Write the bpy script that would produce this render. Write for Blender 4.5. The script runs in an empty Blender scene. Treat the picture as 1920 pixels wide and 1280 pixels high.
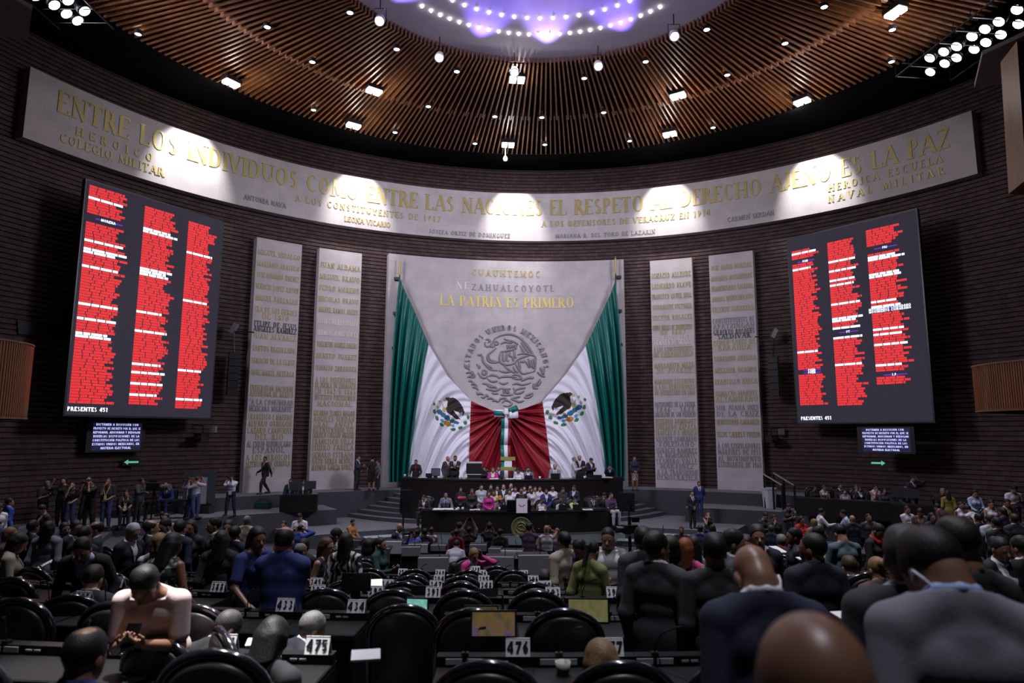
import bpy, bmesh, math, random
import numpy as np
from mathutils import Vector, Matrix
rnd = random.Random(7)
S = bpy.context.scene
COL = S.collection
PI = math.pi
# ------------------------------------------------------------------ camera
CZ = 4.6
FPX, PITCH, ROLL = 1239.0, math.radians(8.0), math.radians(-0.2)
cam_d = bpy.data.cameras.new('camera'); cam = bpy.data.objects.new('camera', cam_d); COL.objects.link(cam)
cam_d.sensor_width = 36.0; cam_d.lens = FPX / 1920 * 36.0; cam_d.clip_end = 200; cam_d.clip_start = 0.05
cam.location = (0, 0, CZ)
cam.rotation_euler = (Matrix.Rotation(PI / 2 + PITCH, 3, 'X') @ Matrix.Rotation(-ROLL, 3, 'Z')).to_euler()
cam_d.dof.use_dof = True; cam_d.dof.focus_distance = 17.0; cam_d.dof.aperture_fstop = 1.9
S.camera = cam
# ------------------------------------------------------------------ world, exposure
S.view_settings.view_transform = 'Standard'; S.view_settings.look = 'None'
S.view_settings.exposure = 0.0; S.view_settings.gamma = 1.0; S.view_settings.use_curve_mapping = False
w = bpy.data.worlds.new('world'); S.world = w; w.use_nodes = True
w.node_tree.nodes['Background'].inputs[0].default_value = (0.5, 0.48, 0.62, 1)
w.node_tree.nodes['Background'].inputs[1].default_value = 0.02
S.cycles.use_denoising = True; S.cycles.max_bounces = 5; S.cycles.diffuse_bounces = 3; S.cycles.glossy_bounces = 3
S.cycles.transmission_bounces = 4; S.cycles.transparent_max_bounces = 6; S.cycles.caustics_reflective = False; S.cycles.caustics_refractive = False
S.cycles.sample_clamp_indirect = 4.0

def ray(px, py):
    u = px - 960; v = py - 640; c, s = math.cos(ROLL), math.sin(ROLL); u, v = u * c + v * s, -u * s + v * c
    x, y, z = u / FPX, 1.0, -v / FPX
    yy = y * math.cos(PITCH) - z * math.sin(PITCH); zz = y * math.sin(PITCH) + z * math.cos(PITCH)
    return Vector((x / yy, 1.0, zz / yy))
def at(px, py, d): r = ray(px, py); return Vector((r.x * d, d, CZ + r.z * d))
def on(px, py, z):  r = ray(px, py); d = (z - CZ) / r.z; return Vector((r.x * d, d, z))
YA = 0.0834; RX, RY = 1.46, 15.33; RW = 21.5
def cyl(r, a, z): return Vector((RX + r * math.sin(a - YA), RY + r * math.cos(a - YA), z))
def cang(p): return math.atan2(p[0] - RX, p[1] - RY) + YA
Z_ST, Z_MID, Z_LED = 1.83, 0.85, 1.25      # stage floor, desk platform, side ledges

def light(name, kind, loc, power, color=(1, .95, .92), target=None, size=0.25, angle=60, blend=.5):
    l = bpy.data.lights.new(name, kind); l.energy = power; l.color = color
    if kind == 'SPOT': l.spot_size = math.radians(angle); l.spot_blend = blend; l.shadow_soft_size = size
    elif kind == 'AREA': l.shape = 'DISK'; l.size = size; l.spread = math.radians(angle)
    else: l.shadow_soft_size = size
    o = bpy.data.objects.new(name, l); COL.objects.link(o); o.location = loc
    if target is not None: o.rotation_euler = (Vector(target) - Vector(loc)).to_track_quat('-Z', 'Y').to_euler()
    return o
ZC = CZ + 13.25                             # underside of the slatted ceiling
CX, CY = 0.9, 15.5
# projectors in the gap above the ceiling ring that wash the frieze in five fans
for px, py in [(352, 300), (668, 395), (962, 410), (1250, 395), (1530, 335)]:
    r = ray(px, py); a_, b_, c_ = r.x**2 + 1, -2 * (r.x * RX + RY), RX**2 + RY**2 - RW**2
    t = (-b_ + math.sqrt(b_ * b_ - 4 * a_ * c_)) / (2 * a_)
    ang = cang(Vector((r.x * t, t, 0)))
    light('frieze_spot', 'SPOT', cyl(19.3, ang, CZ + 15.2), 2300, (1, .97, .96), cyl(RW, ang, CZ + 12.25), .05, 60, .75)
    light('added_cove_fill', 'POINT', cyl(18.6, ang, CZ + 15.3), 55, (1, .93, .9), size=.3)  # added fill lamp lifting the brick above the frieze; no fixture here
# wash from the two lamp trusses
for px, py, e, tg in [(1790, 92, 6300, (-7, 32, 11)), (1870, 40, 6300, (-1, 35, 9)), (120, 25, 6300, (1, 35, 9)), (60, 5, 6300, (8, 32, 11))]:
    light('truss_wash', 'SPOT', on(px, py, CZ + 12.6), e, (.82, .80, 1), tg, 2.2, 82, .8)
light('stage_wash', 'SPOT', (0, 17, ZC - .3), 900, (.84, .82, 1), (-.3, 34.5, 6), .5, 60, .9)
light('stage_wash', 'SPOT', (0, 18, ZC - .3), 4600, (.86, .85, 1), (-.2, 34.5, 3.0), .6, 30, .9)  # added spot to brighten the lower flags, not on a truss
# soft downlight over the seats
for x, y, e, an in [(-9, 19, 3800, 75), (9, 19, 3800, 75), (0, 22, 5200, 75), (-7, 11, 3000, 75), (8, 11, 3300, 75), (1, 9, 4600, 70), (-12, 24, 2200, 75), (13, 24, 2200, 75), (1.5, 2.2, 3000, 60)]:
    light('seat_downlight', 'SPOT', (x, y, ZC - .25), e, (.88, .87, 1), (x, y + .3, 0), .3, an, .9)
light('seat_downlight', 'SPOT', (-3.0, 5.9, ZC - .25), 27000, (1, .96, .95), (-2.15, 4.1, 3.2), .12, 11, .6)
# violet wash on the oculus
for ang, e, c in [(-.9, 420, (.30, .2, 1)), (-.35, 520, (.22, .14, 1)), (.05, 620, (.38, .25, 1)), (.5, 520, (.22, .13, 1)), (1.0, 480, (.55, .08, 1)), (2.4, 260, (.5, .4, 1)), (3.6, 260, (.5, .45, 1))]:
    p = Vector((CX + 6.5 * math.sin(ang), CY + 6.5 * math.cos(ang), ZC - .25))
    q = Vector((CX + 4.7 * math.sin(ang), CY + 4.7 * math.cos(ang), ZC + .42))
    light('oculus_wash', 'SPOT', p, e, c, q, .08, 70, .8)
light('oculus_fill', 'POINT', (CX, CY, ZC - 2.2), 230, (.72, .64, 1), size=.8)
# ------------------------------------------------------------------ materials
MATS = {}
def mat(name, col=(.5, .5, .5), rough=.6, metal=0., emit=None, es=1., noise=0., nscale=8., bump=0., spec=.5, brick=None, wave=None, coat=0.):
    if name in MATS: return MATS[name]
    m = bpy.data.materials.new(name); m.use_nodes = True; MATS[name] = m
    nt = m.node_tree; b = nt.nodes['Principled BSDF']; L = nt.links
    b.inputs['Base Color'].default_value = (*col, 1); b.inputs['Roughness'].default_value = rough
    b.inputs['Metallic'].default_value = metal; b.inputs['Specular IOR Level'].default_value = spec
    if coat: b.inputs['Coat Weight'].default_value = coat; b.inputs['Coat Roughness'].default_value = .08
    if emit:
        b.inputs['Emission Color'].default_value = (*emit, 1); b.inputs['Emission Strength'].default_value = es
    if noise or bump or wave:
        tc = nt.nodes.new('ShaderNodeTexCoord'); mp = nt.nodes.new('ShaderNodeMapping'); L.new(tc.outputs['Object'], mp.inputs[0])
        if wave: mp.inputs['Scale'].default_value = wave
        nz = nt.nodes.new('ShaderNodeTexNoise'); nz.inputs['Scale'].default_value = nscale; nz.inputs['Detail'].default_value = 5
        L.new(mp.outputs[0], nz.inputs['Vector'])
        if noise:
            r = nt.nodes.new('ShaderNodeMapRange'); r.inputs[1].default_value = .3; r.inputs[2].default_value = .7
            r.inputs[3].default_value = 1 - noise; r.inputs[4].default_value = 1 + noise * .6
            L.new(nz.outputs[0], r.inputs[0])
            hs = nt.nodes.new('ShaderNodeVectorMath'); hs.operation = 'SCALE'; hs.inputs[0].default_value = col
            L.new(r.outputs[0], hs.inputs['Scale']); L.new(hs.outputs[0], b.inputs['Base Color'])
        if bump:
            bp = nt.nodes.new('ShaderNodeBump'); bp.inputs['Strength'].default_value = bump; bp.inputs['Distance'].default_value = .02
            L.new(nz.outputs[0], bp.inputs['Height']); L.new(bp.outputs[0], b.inputs['Normal'])
    return m
def uvmat(name, col, col2, mortar, scale, bw, bh, msize, rough, noise=.15, rowoff=.5):
    """blocks laid on the mesh's own UV in metres"""
    m = mat(name, col, rough); nt = m.node_tree; L = nt.links; b = nt.nodes['Principled BSDF']
    uv = nt.nodes.new('ShaderNodeUVMap'); br = nt.nodes.new('ShaderNodeTexBrick')
    br.inputs['Color1'].default_value = (*col, 1); br.inputs['Color2'].default_value = (*col2, 1); br.inputs['Mortar'].default_value = (*mortar, 1)
    br.inputs['Scale'].default_value = 1; br.inputs['Brick Width'].default_value = bw; br.inputs['Row Height'].default_value = bh
    br.inputs['Mortar Size'].default_value = msize; br.offset = rowoff; br.inputs['Mortar Smooth'].default_value = .4
    L.new(uv.outputs[0], br.inputs['Vector'])
    nz = nt.nodes.new('ShaderNodeTexNoise'); nz.inputs['Scale'].default_value = scale; nz.inputs['Detail'].default_value = 6; L.new(uv.outputs[0], nz.inputs['Vector'])
    r = nt.nodes.new('ShaderNodeMapRange'); r.inputs[1].default_value = .3; r.inputs[2].default_value = .7; r.inputs[3].default_value = 1 - noise; r.inputs[4].default_value = 1 + noise
    L.new(nz.outputs[0], r.inputs[0])
    sc = nt.nodes.new('ShaderNodeVectorMath'); sc.operation = 'SCALE'; L.new(br.outputs['Color'], sc.inputs[0]); L.new(r.outputs[0], sc.inputs['Scale'])
    L.new(sc.outputs[0], b.inputs['Base Color'])
    return m

M_BRICK = uvmat('brown_brick', (.058, .031, .030), (.086, .049, .045), (.020, .012, .012), 3., .42, .2, .012, .75, .35)
M_STONE = uvmat('grey_limestone', (.50, .455, .46), (.54, .49, .495), (.60, .56, .56), 1.4, 1.15, .78, .008, .7, .10)
M_WOOD = mat('slat_wood', (.21, .080, .028), .42, noise=.35, nscale=3)
M_BLACK = mat('black_board', (.003, .003, .0035), .95, spec=.1)
M_DARKW = mat('dark_wenge_wood', (.012, .0085, .0085), .35, noise=.3, nscale=4, wave=(1, 1, 8))
M_CARPET = mat('charcoal_carpet', (.055, .057, .066), .95, noise=.2, nscale=60)
M_TREAD = mat('grey_step_carpet', (.17, .168, .19), .95, noise=.15, nscale=50)
M_TILE = mat('pale_step_tile', (.36, .42, .43), .5)
M_GOLD = mat('gilt_letters', (.56, .45, .18), .38, .3)
M_GREYL = mat('grey_letters', (.30, .28, .28), .6)
M_DARKL = mat('dark_letters', (.09, .085, .09), .6)
M_WHITEL = mat('white_letters', (.85, .82, .72), .5)
M_LAMP = mat('lit_lamp', (1, 1, 1), .5, emit=(1, .97, 1), es=14)
M_LAMPS = mat('lit_spot', (1, 1, 1), .5, emit=(.95, .93, 1), es=9)
M_METAL = mat('black_metal', (.02, .02, .022), .4, .6)
M_STEEL = mat('brushed_steel', (.5, .5, .52), .3, .9)
M_WHITE = mat('white_paint', (.75, .75, .75), .5)
M_BWOOD = mat('balcony_wood', (.17, .062, .018), .4, noise=.35, nscale=2, wave=(6, 6, .3))
M_PLAST = mat('black_plastic', (.012, .012, .014), .35)
M_OCULUS = mat('oculus_plaster', (.62, .58, .66), .85, noise=.05, nscale=2)
M_SOFFIT = mat('grey_soffit', (.20, .185, .18), .9)

# ------------------------------------------------------------------ mesh tools
class MB:
    def __init__(s): s.v = []; s.f = []; s.m = []; s.uv = []
    def add(s, vs, fs, mi=0, uvs=None):
        o = len(s.v); s.v += [tuple(v) for v in vs]
        for i, f in enumerate(fs):
            s.f.append(tuple(o + k for k in f)); s.m.append(mi); s.uv.append(uvs[i] if uvs else None)
    def quad(s, a, b, c, d, mi=0, uv=None): s.add([a, b, c, d], [(0, 1, 2, 3)], mi, [uv] if uv else None)
    def box(s, c, size, rz=0., mi=0, mat=None):
        hx, hy, hz = [k / 2 for k in size]
        M = mat or Matrix.Rotation(rz, 3, 'Z'); c = Vector(c)
        vs = [c + M @ Vector((x * hx, y * hy, z * hz)) for x, y, z in ((-1,-1,-1),(1,-1,-1),(1,1,-1),(-1,1,-1),(-1,-1,1),(1,-1,1),(1,1,1),(-1,1,1))]
        s.add(vs, [(0,3,2,1),(4,5,6,7),(0,1,5,4),(1,2,6,5),(2,3,7,6),(3,0,4,7)], mi)
    def tube(s, pts, r, n=8, mi=0, caps=True):
        pts = [Vector(p) for p in pts]; rs = r if isinstance(r, (list, tuple)) else [r] * len(pts)
        rings = []
        up = None
        for i, p in enumerate(pts):
            t = (pts[min(i + 1, len(pts) - 1)] - pts[max(i - 1, 0)]).normalized()
            if up is None: up = t.orthogonal().normalized()
            up = (up - t * up.dot(t));  up = up.normalized() if up.length > 1e-6 else t.orthogonal().normalized()
            q = t.cross(up)
            rings.append([p + (up * math.cos(2 * PI * k / n) + q * math.sin(2 * PI * k / n)) * rs[i] for k in range(n)])
        vs = [v for rg in rings for v in rg]; fs = []
        for i in range(len(pts) - 1):
            for k in range(n):
                fs.append((i * n + k, i * n + (k + 1) % n, (i + 1) * n + (k + 1) % n, (i + 1) * n + k))
        if caps: fs.append(tuple(reversed(range(n)))); fs.append(tuple((len(pts) - 1) * n + k for k in range(n)))
        s.add(vs, fs, mi)
    def lathe(s, prof, c, n=20, mi=0, axis=None):
        c = Vector(c); Q = axis or Matrix.Identity(3); vs = []; fs = []
        for r, z in prof:
            for k in range(n):
                vs.append(c + Q @ Vector((r * math.cos(2*PI*k/n), r * math.sin(2*PI*k/n), z)))
        for i in range(len(prof) - 1):
            for k in range(n): fs.append((i*n+k, i*n+(k+1) % n, (i+1)*n+(k+1) % n, (i+1)*n+k))
        s.add(vs, fs, mi)
    def build(s, name, mats, parent=None, smooth=False, label=None):
        me = bpy.data.meshes.new(name); me.from_pydata(s.v, [], s.f)
        if not isinstance(mats, (list, tuple)): mats = [mats]
        for m in mats: me.materials.append(m)
        me.polygons.foreach_set('material_index', s.m)
        if any(u is not None for u in s.uv):
            l = me.uv_layers.new(name='UVMap'); flat = []
            for u, f in zip(s.uv, s.f):
                for k in range(len(f)): flat += (u[k] if u else (0, 0))
            l.data.foreach_set('uv', flat)
        if smooth: me.polygons.foreach_set('use_smooth', [True] * len(s.f))
        me.update()
        return obj(name, me, parent, label)
def obj(name, me, parent=None, label=None):
    o = bpy.data.objects.new(name, me); COL.objects.link(o)
    if parent is not None:
        o.parent = parent; o.matrix_parent_inverse = parent.matrix_basis.inverted()
    if label: o['label'] = label
    return o
def tag(o, label, cat, group=None, kind=None):
    o['label'] = label; o['category'] = cat
    if group: o['group'] = group
    if kind: o['kind'] = kind
    return o
def struct(o, kind='structure', label=None):
    o['kind'] = kind
    if label: o['label'] = label
    return o
def thing(name, loc, label, cat, group=None, rz=0.):
    o = bpy.data.objects.new(name, None); COL.objects.link(o); o.location = loc; o.rotation_euler.z = rz; o.empty_display_size = .1
    return tag(o, label, cat, group)

# arcs: ring segment with rectangular section between radii r0<r1, heights z0<z1
def arc_block(mb, r0, r1, z0, z1, a0, a1, n, P=cyl, mi=0, top=None, uv=True):
    for i in range(n):
        a, b = a0 + (a1 - a0) * i / n, a0 + (a1 - a0) * (i + 1) / n
        U0, U1 = a * r0, b * r0
        mb.quad(P(r0, a, z0), P(r0, b, z0), P(r0, b, z1), P(r0, a, z1), mi, ((U0, z0), (U1, z0), (U1, z1), (U0, z1)))
        mb.quad(P(r1, b, z0), P(r1, a, z0), P(r1, a, z1), P(r1, b, z1), mi, ((U1, z0), (U0, z0), (U0, z1), (U1, z1)))
        mb.quad(P(r0, a, z1), P(r0, b, z1), P(r1, b, z1), P(r1, a, z1), mi if top is None else top, ((U0, 0), (U1, 0), (U1, r1 - r0), (U0, r1 - r0)))
        mb.quad(P(r0, b, z0), P(r0, a, z0), P(r1, a, z0), P(r1, b, z0), mi, ((U1, 0), (U0, 0), (U0, r1 - r0), (U1, r1 - r0)))
    for a, fl in ((a0, 0), (a1, 1)):
        q = [P(r0, a, z0), P(r0, a, z1), P(r1, a, z1), P(r1, a, z0)]
        uvq = ((0, z0), (0, z1), (r1 - r0, z1), (r1 - r0, z0))
        mb.quad(*(q if not fl else q[::-1]), mi, uvq if not fl else uvq[::-1])

# ------------------------------------------------------------------ lettering
def _st(x0, y0, x1, y1, k): return ('l', x0, y0, x1, y1, k)
G = {}
def _def(ch, w, *st): G[ch] = (w, st)
T, N = 1, 0
_def('A', .78, _st(.06,0,.39,1,N), _st(.39,1,.72,0,T), _st(.2,.34,.58,.34,N), ('s',.06,0), ('s',.72,0))
_def('B', .64, _st(.14,0,.14,1,T), ('a',.3,.75,.24,.25,-90,90), ('a',.3,.26,.28,.26,-90,90), _st(.1,1,.3,1,N), _st(.1,.5,.3,.5,N), _st(.1,0,.3,0,N))
_def('C', .74, ('a',.42,.5,.36,.5,50,310))
_def('D', .78, _st(.14,0,.14,1,T), ('a',.3,.5,.42,.5,-90,90), _st(.08,1,.3,1,N), _st(.08,0,.3,0,N))
_def('E', .6, _st(.14,0,.14,1,T), _st(.06,1,.54,1,N), _st(.14,.52,.44,.52,N), _st(.06,0,.56,0,N), _st(.54,1,.54,.82,N), _st(.56,0,.56,.2,N))
_def('F', .56, _st(.14,0,.14,1,T), _st(.06,1,.52,1,N), _st(.14,.52,.42,.52,N), ('s',.14,0), _st(.52,1,.52,.82,N))
_def('G', .8, ('a',.42,.5,.36,.5,50,330), _st(.7,.0,.7,.42,T), _st(.54,.44,.8,.44,N))
_def('H', .82, _st(.14,0,.14,1,T), _st(.68,0,.68,1,T), _st(.14,.5,.68,.5,N), ('s',.14,0), ('s',.14,1), ('s',.68,0), ('s',.68,1))
_def('I', .32, _st(.16,0,.16,1,T), ('s',.16,0), ('s',.16,1))
_def('J', .46, _st(.3,.22,.3,1,T), ('a',.17,.22,.13,.22,180,360), ('s',.3,1))
_def('K', .74, _st(.14,0,.14,1,T), _st(.16,.42,.62,1,N), _st(.3,.58,.66,0,T), ('s',.14,0), ('s',.14,1), ('s',.66,0))
_def('L', .6, _st(.14,0,.14,1,T), _st(.06,0,.56,0,N), _st(.56,0,.56,.22,N), ('s',.14,1))
_def('M', .94, _st(.12,0,.16,1,N), _st(.16,1,.47,.1,T), _st(.47,.1,.78,1,N), _st(.8,1,.82,0,T), ('s',.12,0), ('s',.82,0))
_def('N', .82, _st(.14,0,.14,1,N), _st(.14,1,.68,0,T), _st(.68,0,.68,1,N), ('s',.14,0), ('s',.68,1))
_def('O', .84, ('a',.42,.5,.36,.5,0,360))
_def('P', .62, _st(.14,0,.14,1,T), ('a',.3,.73,.26,.27,-90,90), _st(.08,1,.3,1,N), _st(.14,.46,.3,.46,N), ('s',.14,0))
_def('Q', .84, ('a',.42,.5,.36,.5,0,360), _st(.46,.1,.8,-.18,T))
_def('R', .7, _st(.14,0,.14,1,T), ('a',.3,.75,.24,.25,-90,90), _st(.08,1,.3,1,N), _st(.14,.5,.3,.5,N), _st(.34,.5,.66,0,T), ('s',.14,0), ('s',.66,0))
_def('S', .58, ('a',.29,.74,.21,.26,40,270), ('a',.29,.25,.23,.25,-140,90))
_def('T', .7, _st(.35,0,.35,1,T), _st(.05,1,.65,1,N), _st(.05,1,.05,.82,N), _st(.65,1,.65,.82,N), ('s',.35,0))
_def('U', .8, _st(.14,.3,.14,1,T), _st(.66,.3,.66,1,N), ('a',.4,.3,.26,.3,180,360), ('s',.14,1), ('s',.66,1))
_def('V', .76, _st(.06,1,.38,0,T), _st(.38,0,.7,1,N), ('s',.06,1), ('s',.7,1))
_def('W', 1.0, _st(.06,1,.28,0,T), _st(.28,0,.5,.9,N), _st(.5,.9,.72,0,T), _st(.72,0,.94,1,N))
_def('X', .74, _st(.08,1,.66,0,T), _st(.08,0,.66,1,N), ('s',.08,1), ('s',.66,0))
_def('Y', .72, _st(.06,1,.36,.46,T), _st(.36,.46,.66,1,N), _st(.36,0,.36,.46,T), ('s',.36,0))
_def('Z', .66, _st(.08,1,.6,1,N), _st(.6,1,.06,0,T), _st(.06,0,.6,0,N), _st(.08,1,.08,.82,N), _st(.6,0,.6,.2,N))
_def('1', .5, _st(.26,0,.26,1,T), _st(.26,1,.1,.82,N)); _def('0', .66, ('a',.33,.5,.27,.5,0,360))
_def('2', .62, ('a',.3,.73,.24,.27,-35,170), _st(.5,.58,.07,.04,T), _st(.06,.03,.56,.03,N))
_def('3', .6, ('a',.28,.75,.22,.25,-90,150), ('a',.28,.26,.25,.26,-150,90))
_def('4', .66, _st(.46,0,.46,1,T), _st(.46,1,.06,.3,N), _st(.06,.28,.62,.28,N))
_def('5', .6, _st(.12,1,.5,1,N), _st(.12,1,.1,.55,N), ('a',.28,.32,.25,.32,-150,120))
_def('6', .62, ('a',.31,.32,.24,.32,0,360), _st(.09,.4,.42,1,N)); _def('7', .58, _st(.06,1,.54,1,N), _st(.54,1,.2,0,T))
_def('8', .62, ('a',.31,.76,.2,.24,0,360), ('a',.31,.27,.25,.27,0,360)); _def('9', .62, ('a',.31,.68,.24,.32,0,360), _st(.53,.6,.2,0,N))
_def('.', .24, _st(.08,.05,.16,.05,T)); _def(',', .24, _st(.12,.08,.08,-.1,T)); _def('-', .44, _st(.08,.42,.36,.42,N)); _def('"', .34, _st(.1,1,.1,.8,N), _st(.22,1,.22,.8,N))
_def(':', .24, _st(.08,.1,.16,.1,T), _st(.08,.6,.16,.6,T))
ACC = {'Á': 'A', 'É': 'E', 'Í': 'I', 'Ó': 'O', 'Ú': 'U', 'Ñ': 'N'}
def glyph_quads(ch, tk, th, serif):
    """list of quads (4 points) in cap-height units"""
    out = []; base = ACC.get(ch, ch)
    w, sts = G.get(base, (.4, ()))
    for s in sts:
        if s[0] == 'l':
            _, x0, y0, x1, y1, k = s; wd = (tk if k else th) / 2
            # keep strokes inside the cap height
            e = th / 2
            cl = lambda y: e if (y == 0 and y0 == y1) else (1 - e if (y == 1 and y0 == y1) else y)
            y0c, y1c = cl(y0), cl(y1)
            dx, dy = x1 - x0, y1c - y0c; l = math.hypot(dx, dy) or 1; nx, ny = -dy / l * wd, dx / l * wd
            out.append([(x0 - nx, y0c - ny), (x1 - nx, y1c - ny), (x1 + nx, y1c + ny), (x0 + nx, y0c + ny)])
        elif s[0] == 'a':
            _, cx, cy, rx, ry, a0, a1 = s; n = max(6, int((a1 - a0) / 24)); pr = None
            for i in range(n + 1):
                a = math.radians(a0 + (a1 - a0) * i / n); c, sn = math.cos(a), math.sin(a)
                wd = (th + (tk - th) * abs(c)**1.5)
                o_ = (cx + rx * c, cy + ry * sn); i_ = (cx + (rx - wd) * c, cy + (ry - wd) * sn)
                if pr: out.append([pr[1], pr[0], o_, i_])
                pr = (o_, i_)
        elif s[0] == 's' and serif:
            _, x, y = s; yy = th * .35 if y == 0 else 1 - th * .35; h = th * .35; sw = tk * .5 + .075
            out.append([(x - sw, yy - h), (x + sw, yy - h), (x + sw, yy + h), (x - sw, yy + h)])
    if ch in 'ÁÉÍÓÚ': out.append([(w*.45, 1.08), (w*.55, 1.08), (w*.75, 1.28), (w*.6, 1.28)])
    if ch == 'Ñ': out.append([(w*.25, 1.1), (w*.75, 1.14), (w*.75, 1.24), (w*.25, 1.2)])
    return w, out
def text_width(txt, ls): return sum((G.get(ACC.get(c, c), (.38,))[0] if c != ' ' else .42) + ls for c in txt) - ls
def lettering(mb, txt, mapf, h, align=0., ls=.1, tk=.17, th=.07, serif=True, depth=.03, width=None, mi=0):
    """mapf(u, v, w): metres along the line, up, and out of the surface"""
    tw = text_width(txt, ls); sx = h if width is None else min(width / tw, h * 1.25)
    x = -tw * (.5 - align * .5) if align <= 0 else 0
    if align == 0: x = -tw / 2
    elif align < 0: x = 0
    for ch in txt:
        if ch == ' ': x += .42 + ls; continue
        w, qs = glyph_quads(ch, tk, th, serif)
        for q in qs:
            P = [((x + p[0]) * sx, p[1] * h) for p in q]
            f = [mapf(u, v, depth) for u, v in P]
            mb.add(f, [(0, 1, 2, 3)], mi)
            if depth > .012:
                b = [mapf(u, v, 0) for u, v in P]
                mb.add(b + f, [(0,1,5,4),(1,2,6,5),(2,3,7,6),(3,0,4,7)], mi)
        x += w + ls
def on_cyl(r, a, z):   # text plane on a concave cylinder face: u to the image right
    return lambda u, v, w: cyl(r - w, a + u / r, z + v)
def rayc(px, py, r):
    q = ray(px, py); a_, b_, c_ = q.x**2 + 1, -2 * (q.x * RX + RY), RX**2 + RY**2 - r * r
    t = (-b_ + math.sqrt(b_ * b_ - 4 * a_ * c_)) / (2 * a_); return Vector((q.x * t, t, CZ + q.z * t))

# ------------------------------------------------------------------ room shell
RWALL = RW + .55
def ridged_wall(a0, a1, z0, z1, n):
    mb = MB(); zs = []; z = z0; P_ = .2
    while z < z1:
        zs += [(z, .0), (z + .02, .06), (z + P_ - .05, .075), (z + P_ - .025, .0)]; z += P_
    for i in range(n):
        a, b = a0 + (a1 - a0) * i / n, a0 + (a1 - a0) * (i + 1) / n
        for (z_, o_), (y_, q_) in zip(zs[:-1], zs[1:]):
            mb.quad(cyl(RWALL - o_, a, z_), cyl(RWALL - o_, b, z_), cyl(RWALL - q_, b, y_), cyl(RWALL - q_, a, y_), 0,
                    ((a * RW, z_), (b * RW, z_), (b * RW, y_), (a * RW, y_)))
    return mb
struct(ridged_wall(-2.35, 2.35, -.2, CZ + 15.5, 110).build('wall_front', M_BRICK), label='dark brown ridged brick wall curving round the chamber')
# plain wall behind the camera and roof plate that close the room
mb = MB()
for i in range(40):
    a, b = 2.3 + (2 * PI - 4.6) * i / 40, 2.3 + (2 * PI - 4.6) * (i + 1) / 40
    mb.quad(cyl(RWALL, a, -.2), cyl(RWALL, b, -.2), cyl(RWALL, b, CZ + 15.5), cyl(RWALL, a, CZ + 15.5))
struct(mb.build('wall_back', mat('rear_wall', (.05, .035, .03), .9)))
mb = MB(); n = 64
mb.add([cyl(RWALL + .3, 2 * PI * k / n, CZ + 15.45) for k in range(n)], [tuple(range(n))])
struct(mb.build('ceiling_roof', M_BLACK))
# slatted ceiling: two rings of radial slats over black board
def cc(r, a, z): return Vector((CX + r * math.sin(a), CY + r * math.cos(a), z))
mb = MB(); wood = MB()
for r0, r1, z, cnt in ((6.95, 11.1, ZC, 285), (11.05, 14.9, ZC + .16, 400)):
    for k in range(cnt):
        a = 2 * PI * k / cnt; p = cc((r0 + r1) / 2, a, z + .14)
        wood.box(p, (.062, r1 - r0, .28), -a)
for k in range(285):     # slats turn up into the oculus
    a = 2 * PI * k / 285; wood.box(cc(6.86, a, ZC + .13), (.062, .2, .30), -a)
struct(wood.build('ceiling_slats', M_WOOD), label='radial brown timber slats of the round ceiling')
arc_block(mb, 7.02, 15.0, ZC + .42, ZC + .5, 0, 2 * PI, 72, cc)
arc_block(mb, 14.92, 15.0, ZC + .2, ZC + .5, 0, 2 * PI, 96, cc)
struct(mb.build('ceiling_board', M_BLACK))
mb = MB(); rings = 10; n = 72
for i in range(rings):
    ra, rb = 7.0 * (1 - i / rings), 7.0 * (1 - (i + 1) / rings)
    za, zb = ZC + .2 + .7 * (1 - (ra / 7)**2), ZC + .2 + .7 * (1 - (rb / 7)**2)
    for k in range(n):
        a, b = 2 * PI * k / n, 2 * PI * (k + 1) / n
        mb.quad(cc(ra, a, za), cc(ra, b, za), cc(rb, b, zb), cc(rb, a, zb))
struct(mb.build('ceiling_oculus', M_OCULUS, smooth=True), label='pale violet-lit shallow dome in the middle of the ceiling')

# floor: hall floor, seat tiers, ledges, stage
PX, PY = -.1, 29.0
ROWD = [4.45, 5.9, 7.2, 8.55, 10., 11.3, 12.4]
_tz = [2.39, 2.27, 2.10, 1.88, 1.65, 1.47, 1.32, 1.13, .94, .75, .56, .37, .18]
_tb = [d - 1.15 for d in ROWD] + [12.7 + 1.4 * k for k in range(7)]
TIERS = [(-30, 1.9, 2.62), (1.9, 3.3, 2.57)] + [(_tb[k], _tb[k + 1], _tz[k]) for k in range(13)]
def floor_z(x, y):
    s = 29 - math.hypot(x - PX, y - PY) if y < 29 else 29 - math.hypot(x - PX, y - PY)
    if y > 26.5: return 0.
    for a, b, z in TIERS:
        if a <= s < b: return z
    return 0.
mb = MB()
def pc(r, a, z): return Vector((PX + r * math.sin(a), PY - r * math.cos(a), z))
for a, b, z in TIERS:
    ro = 29 - a if a > -10 else 38.
    arc_block(mb, 29 - b, ro, -.1, z, -1.25, 1.25, 40, pc, 0)
n = 64
mb.add([cyl(RWALL + .3, 2 * PI * k / n, 0) for k in range(n)], [tuple(reversed(range(n)))])
struct(mb.build('floor', M_CARPET), label='dark carpeted hall floor rising in curved tiers')
def rf(u, v, z): # podium frame: u to the right, v away from the seats
    return Vector((RX + u * math.cos(YA) - v * math.sin(YA), RY + u * math.sin(YA) + v * math.cos(YA), z))
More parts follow.
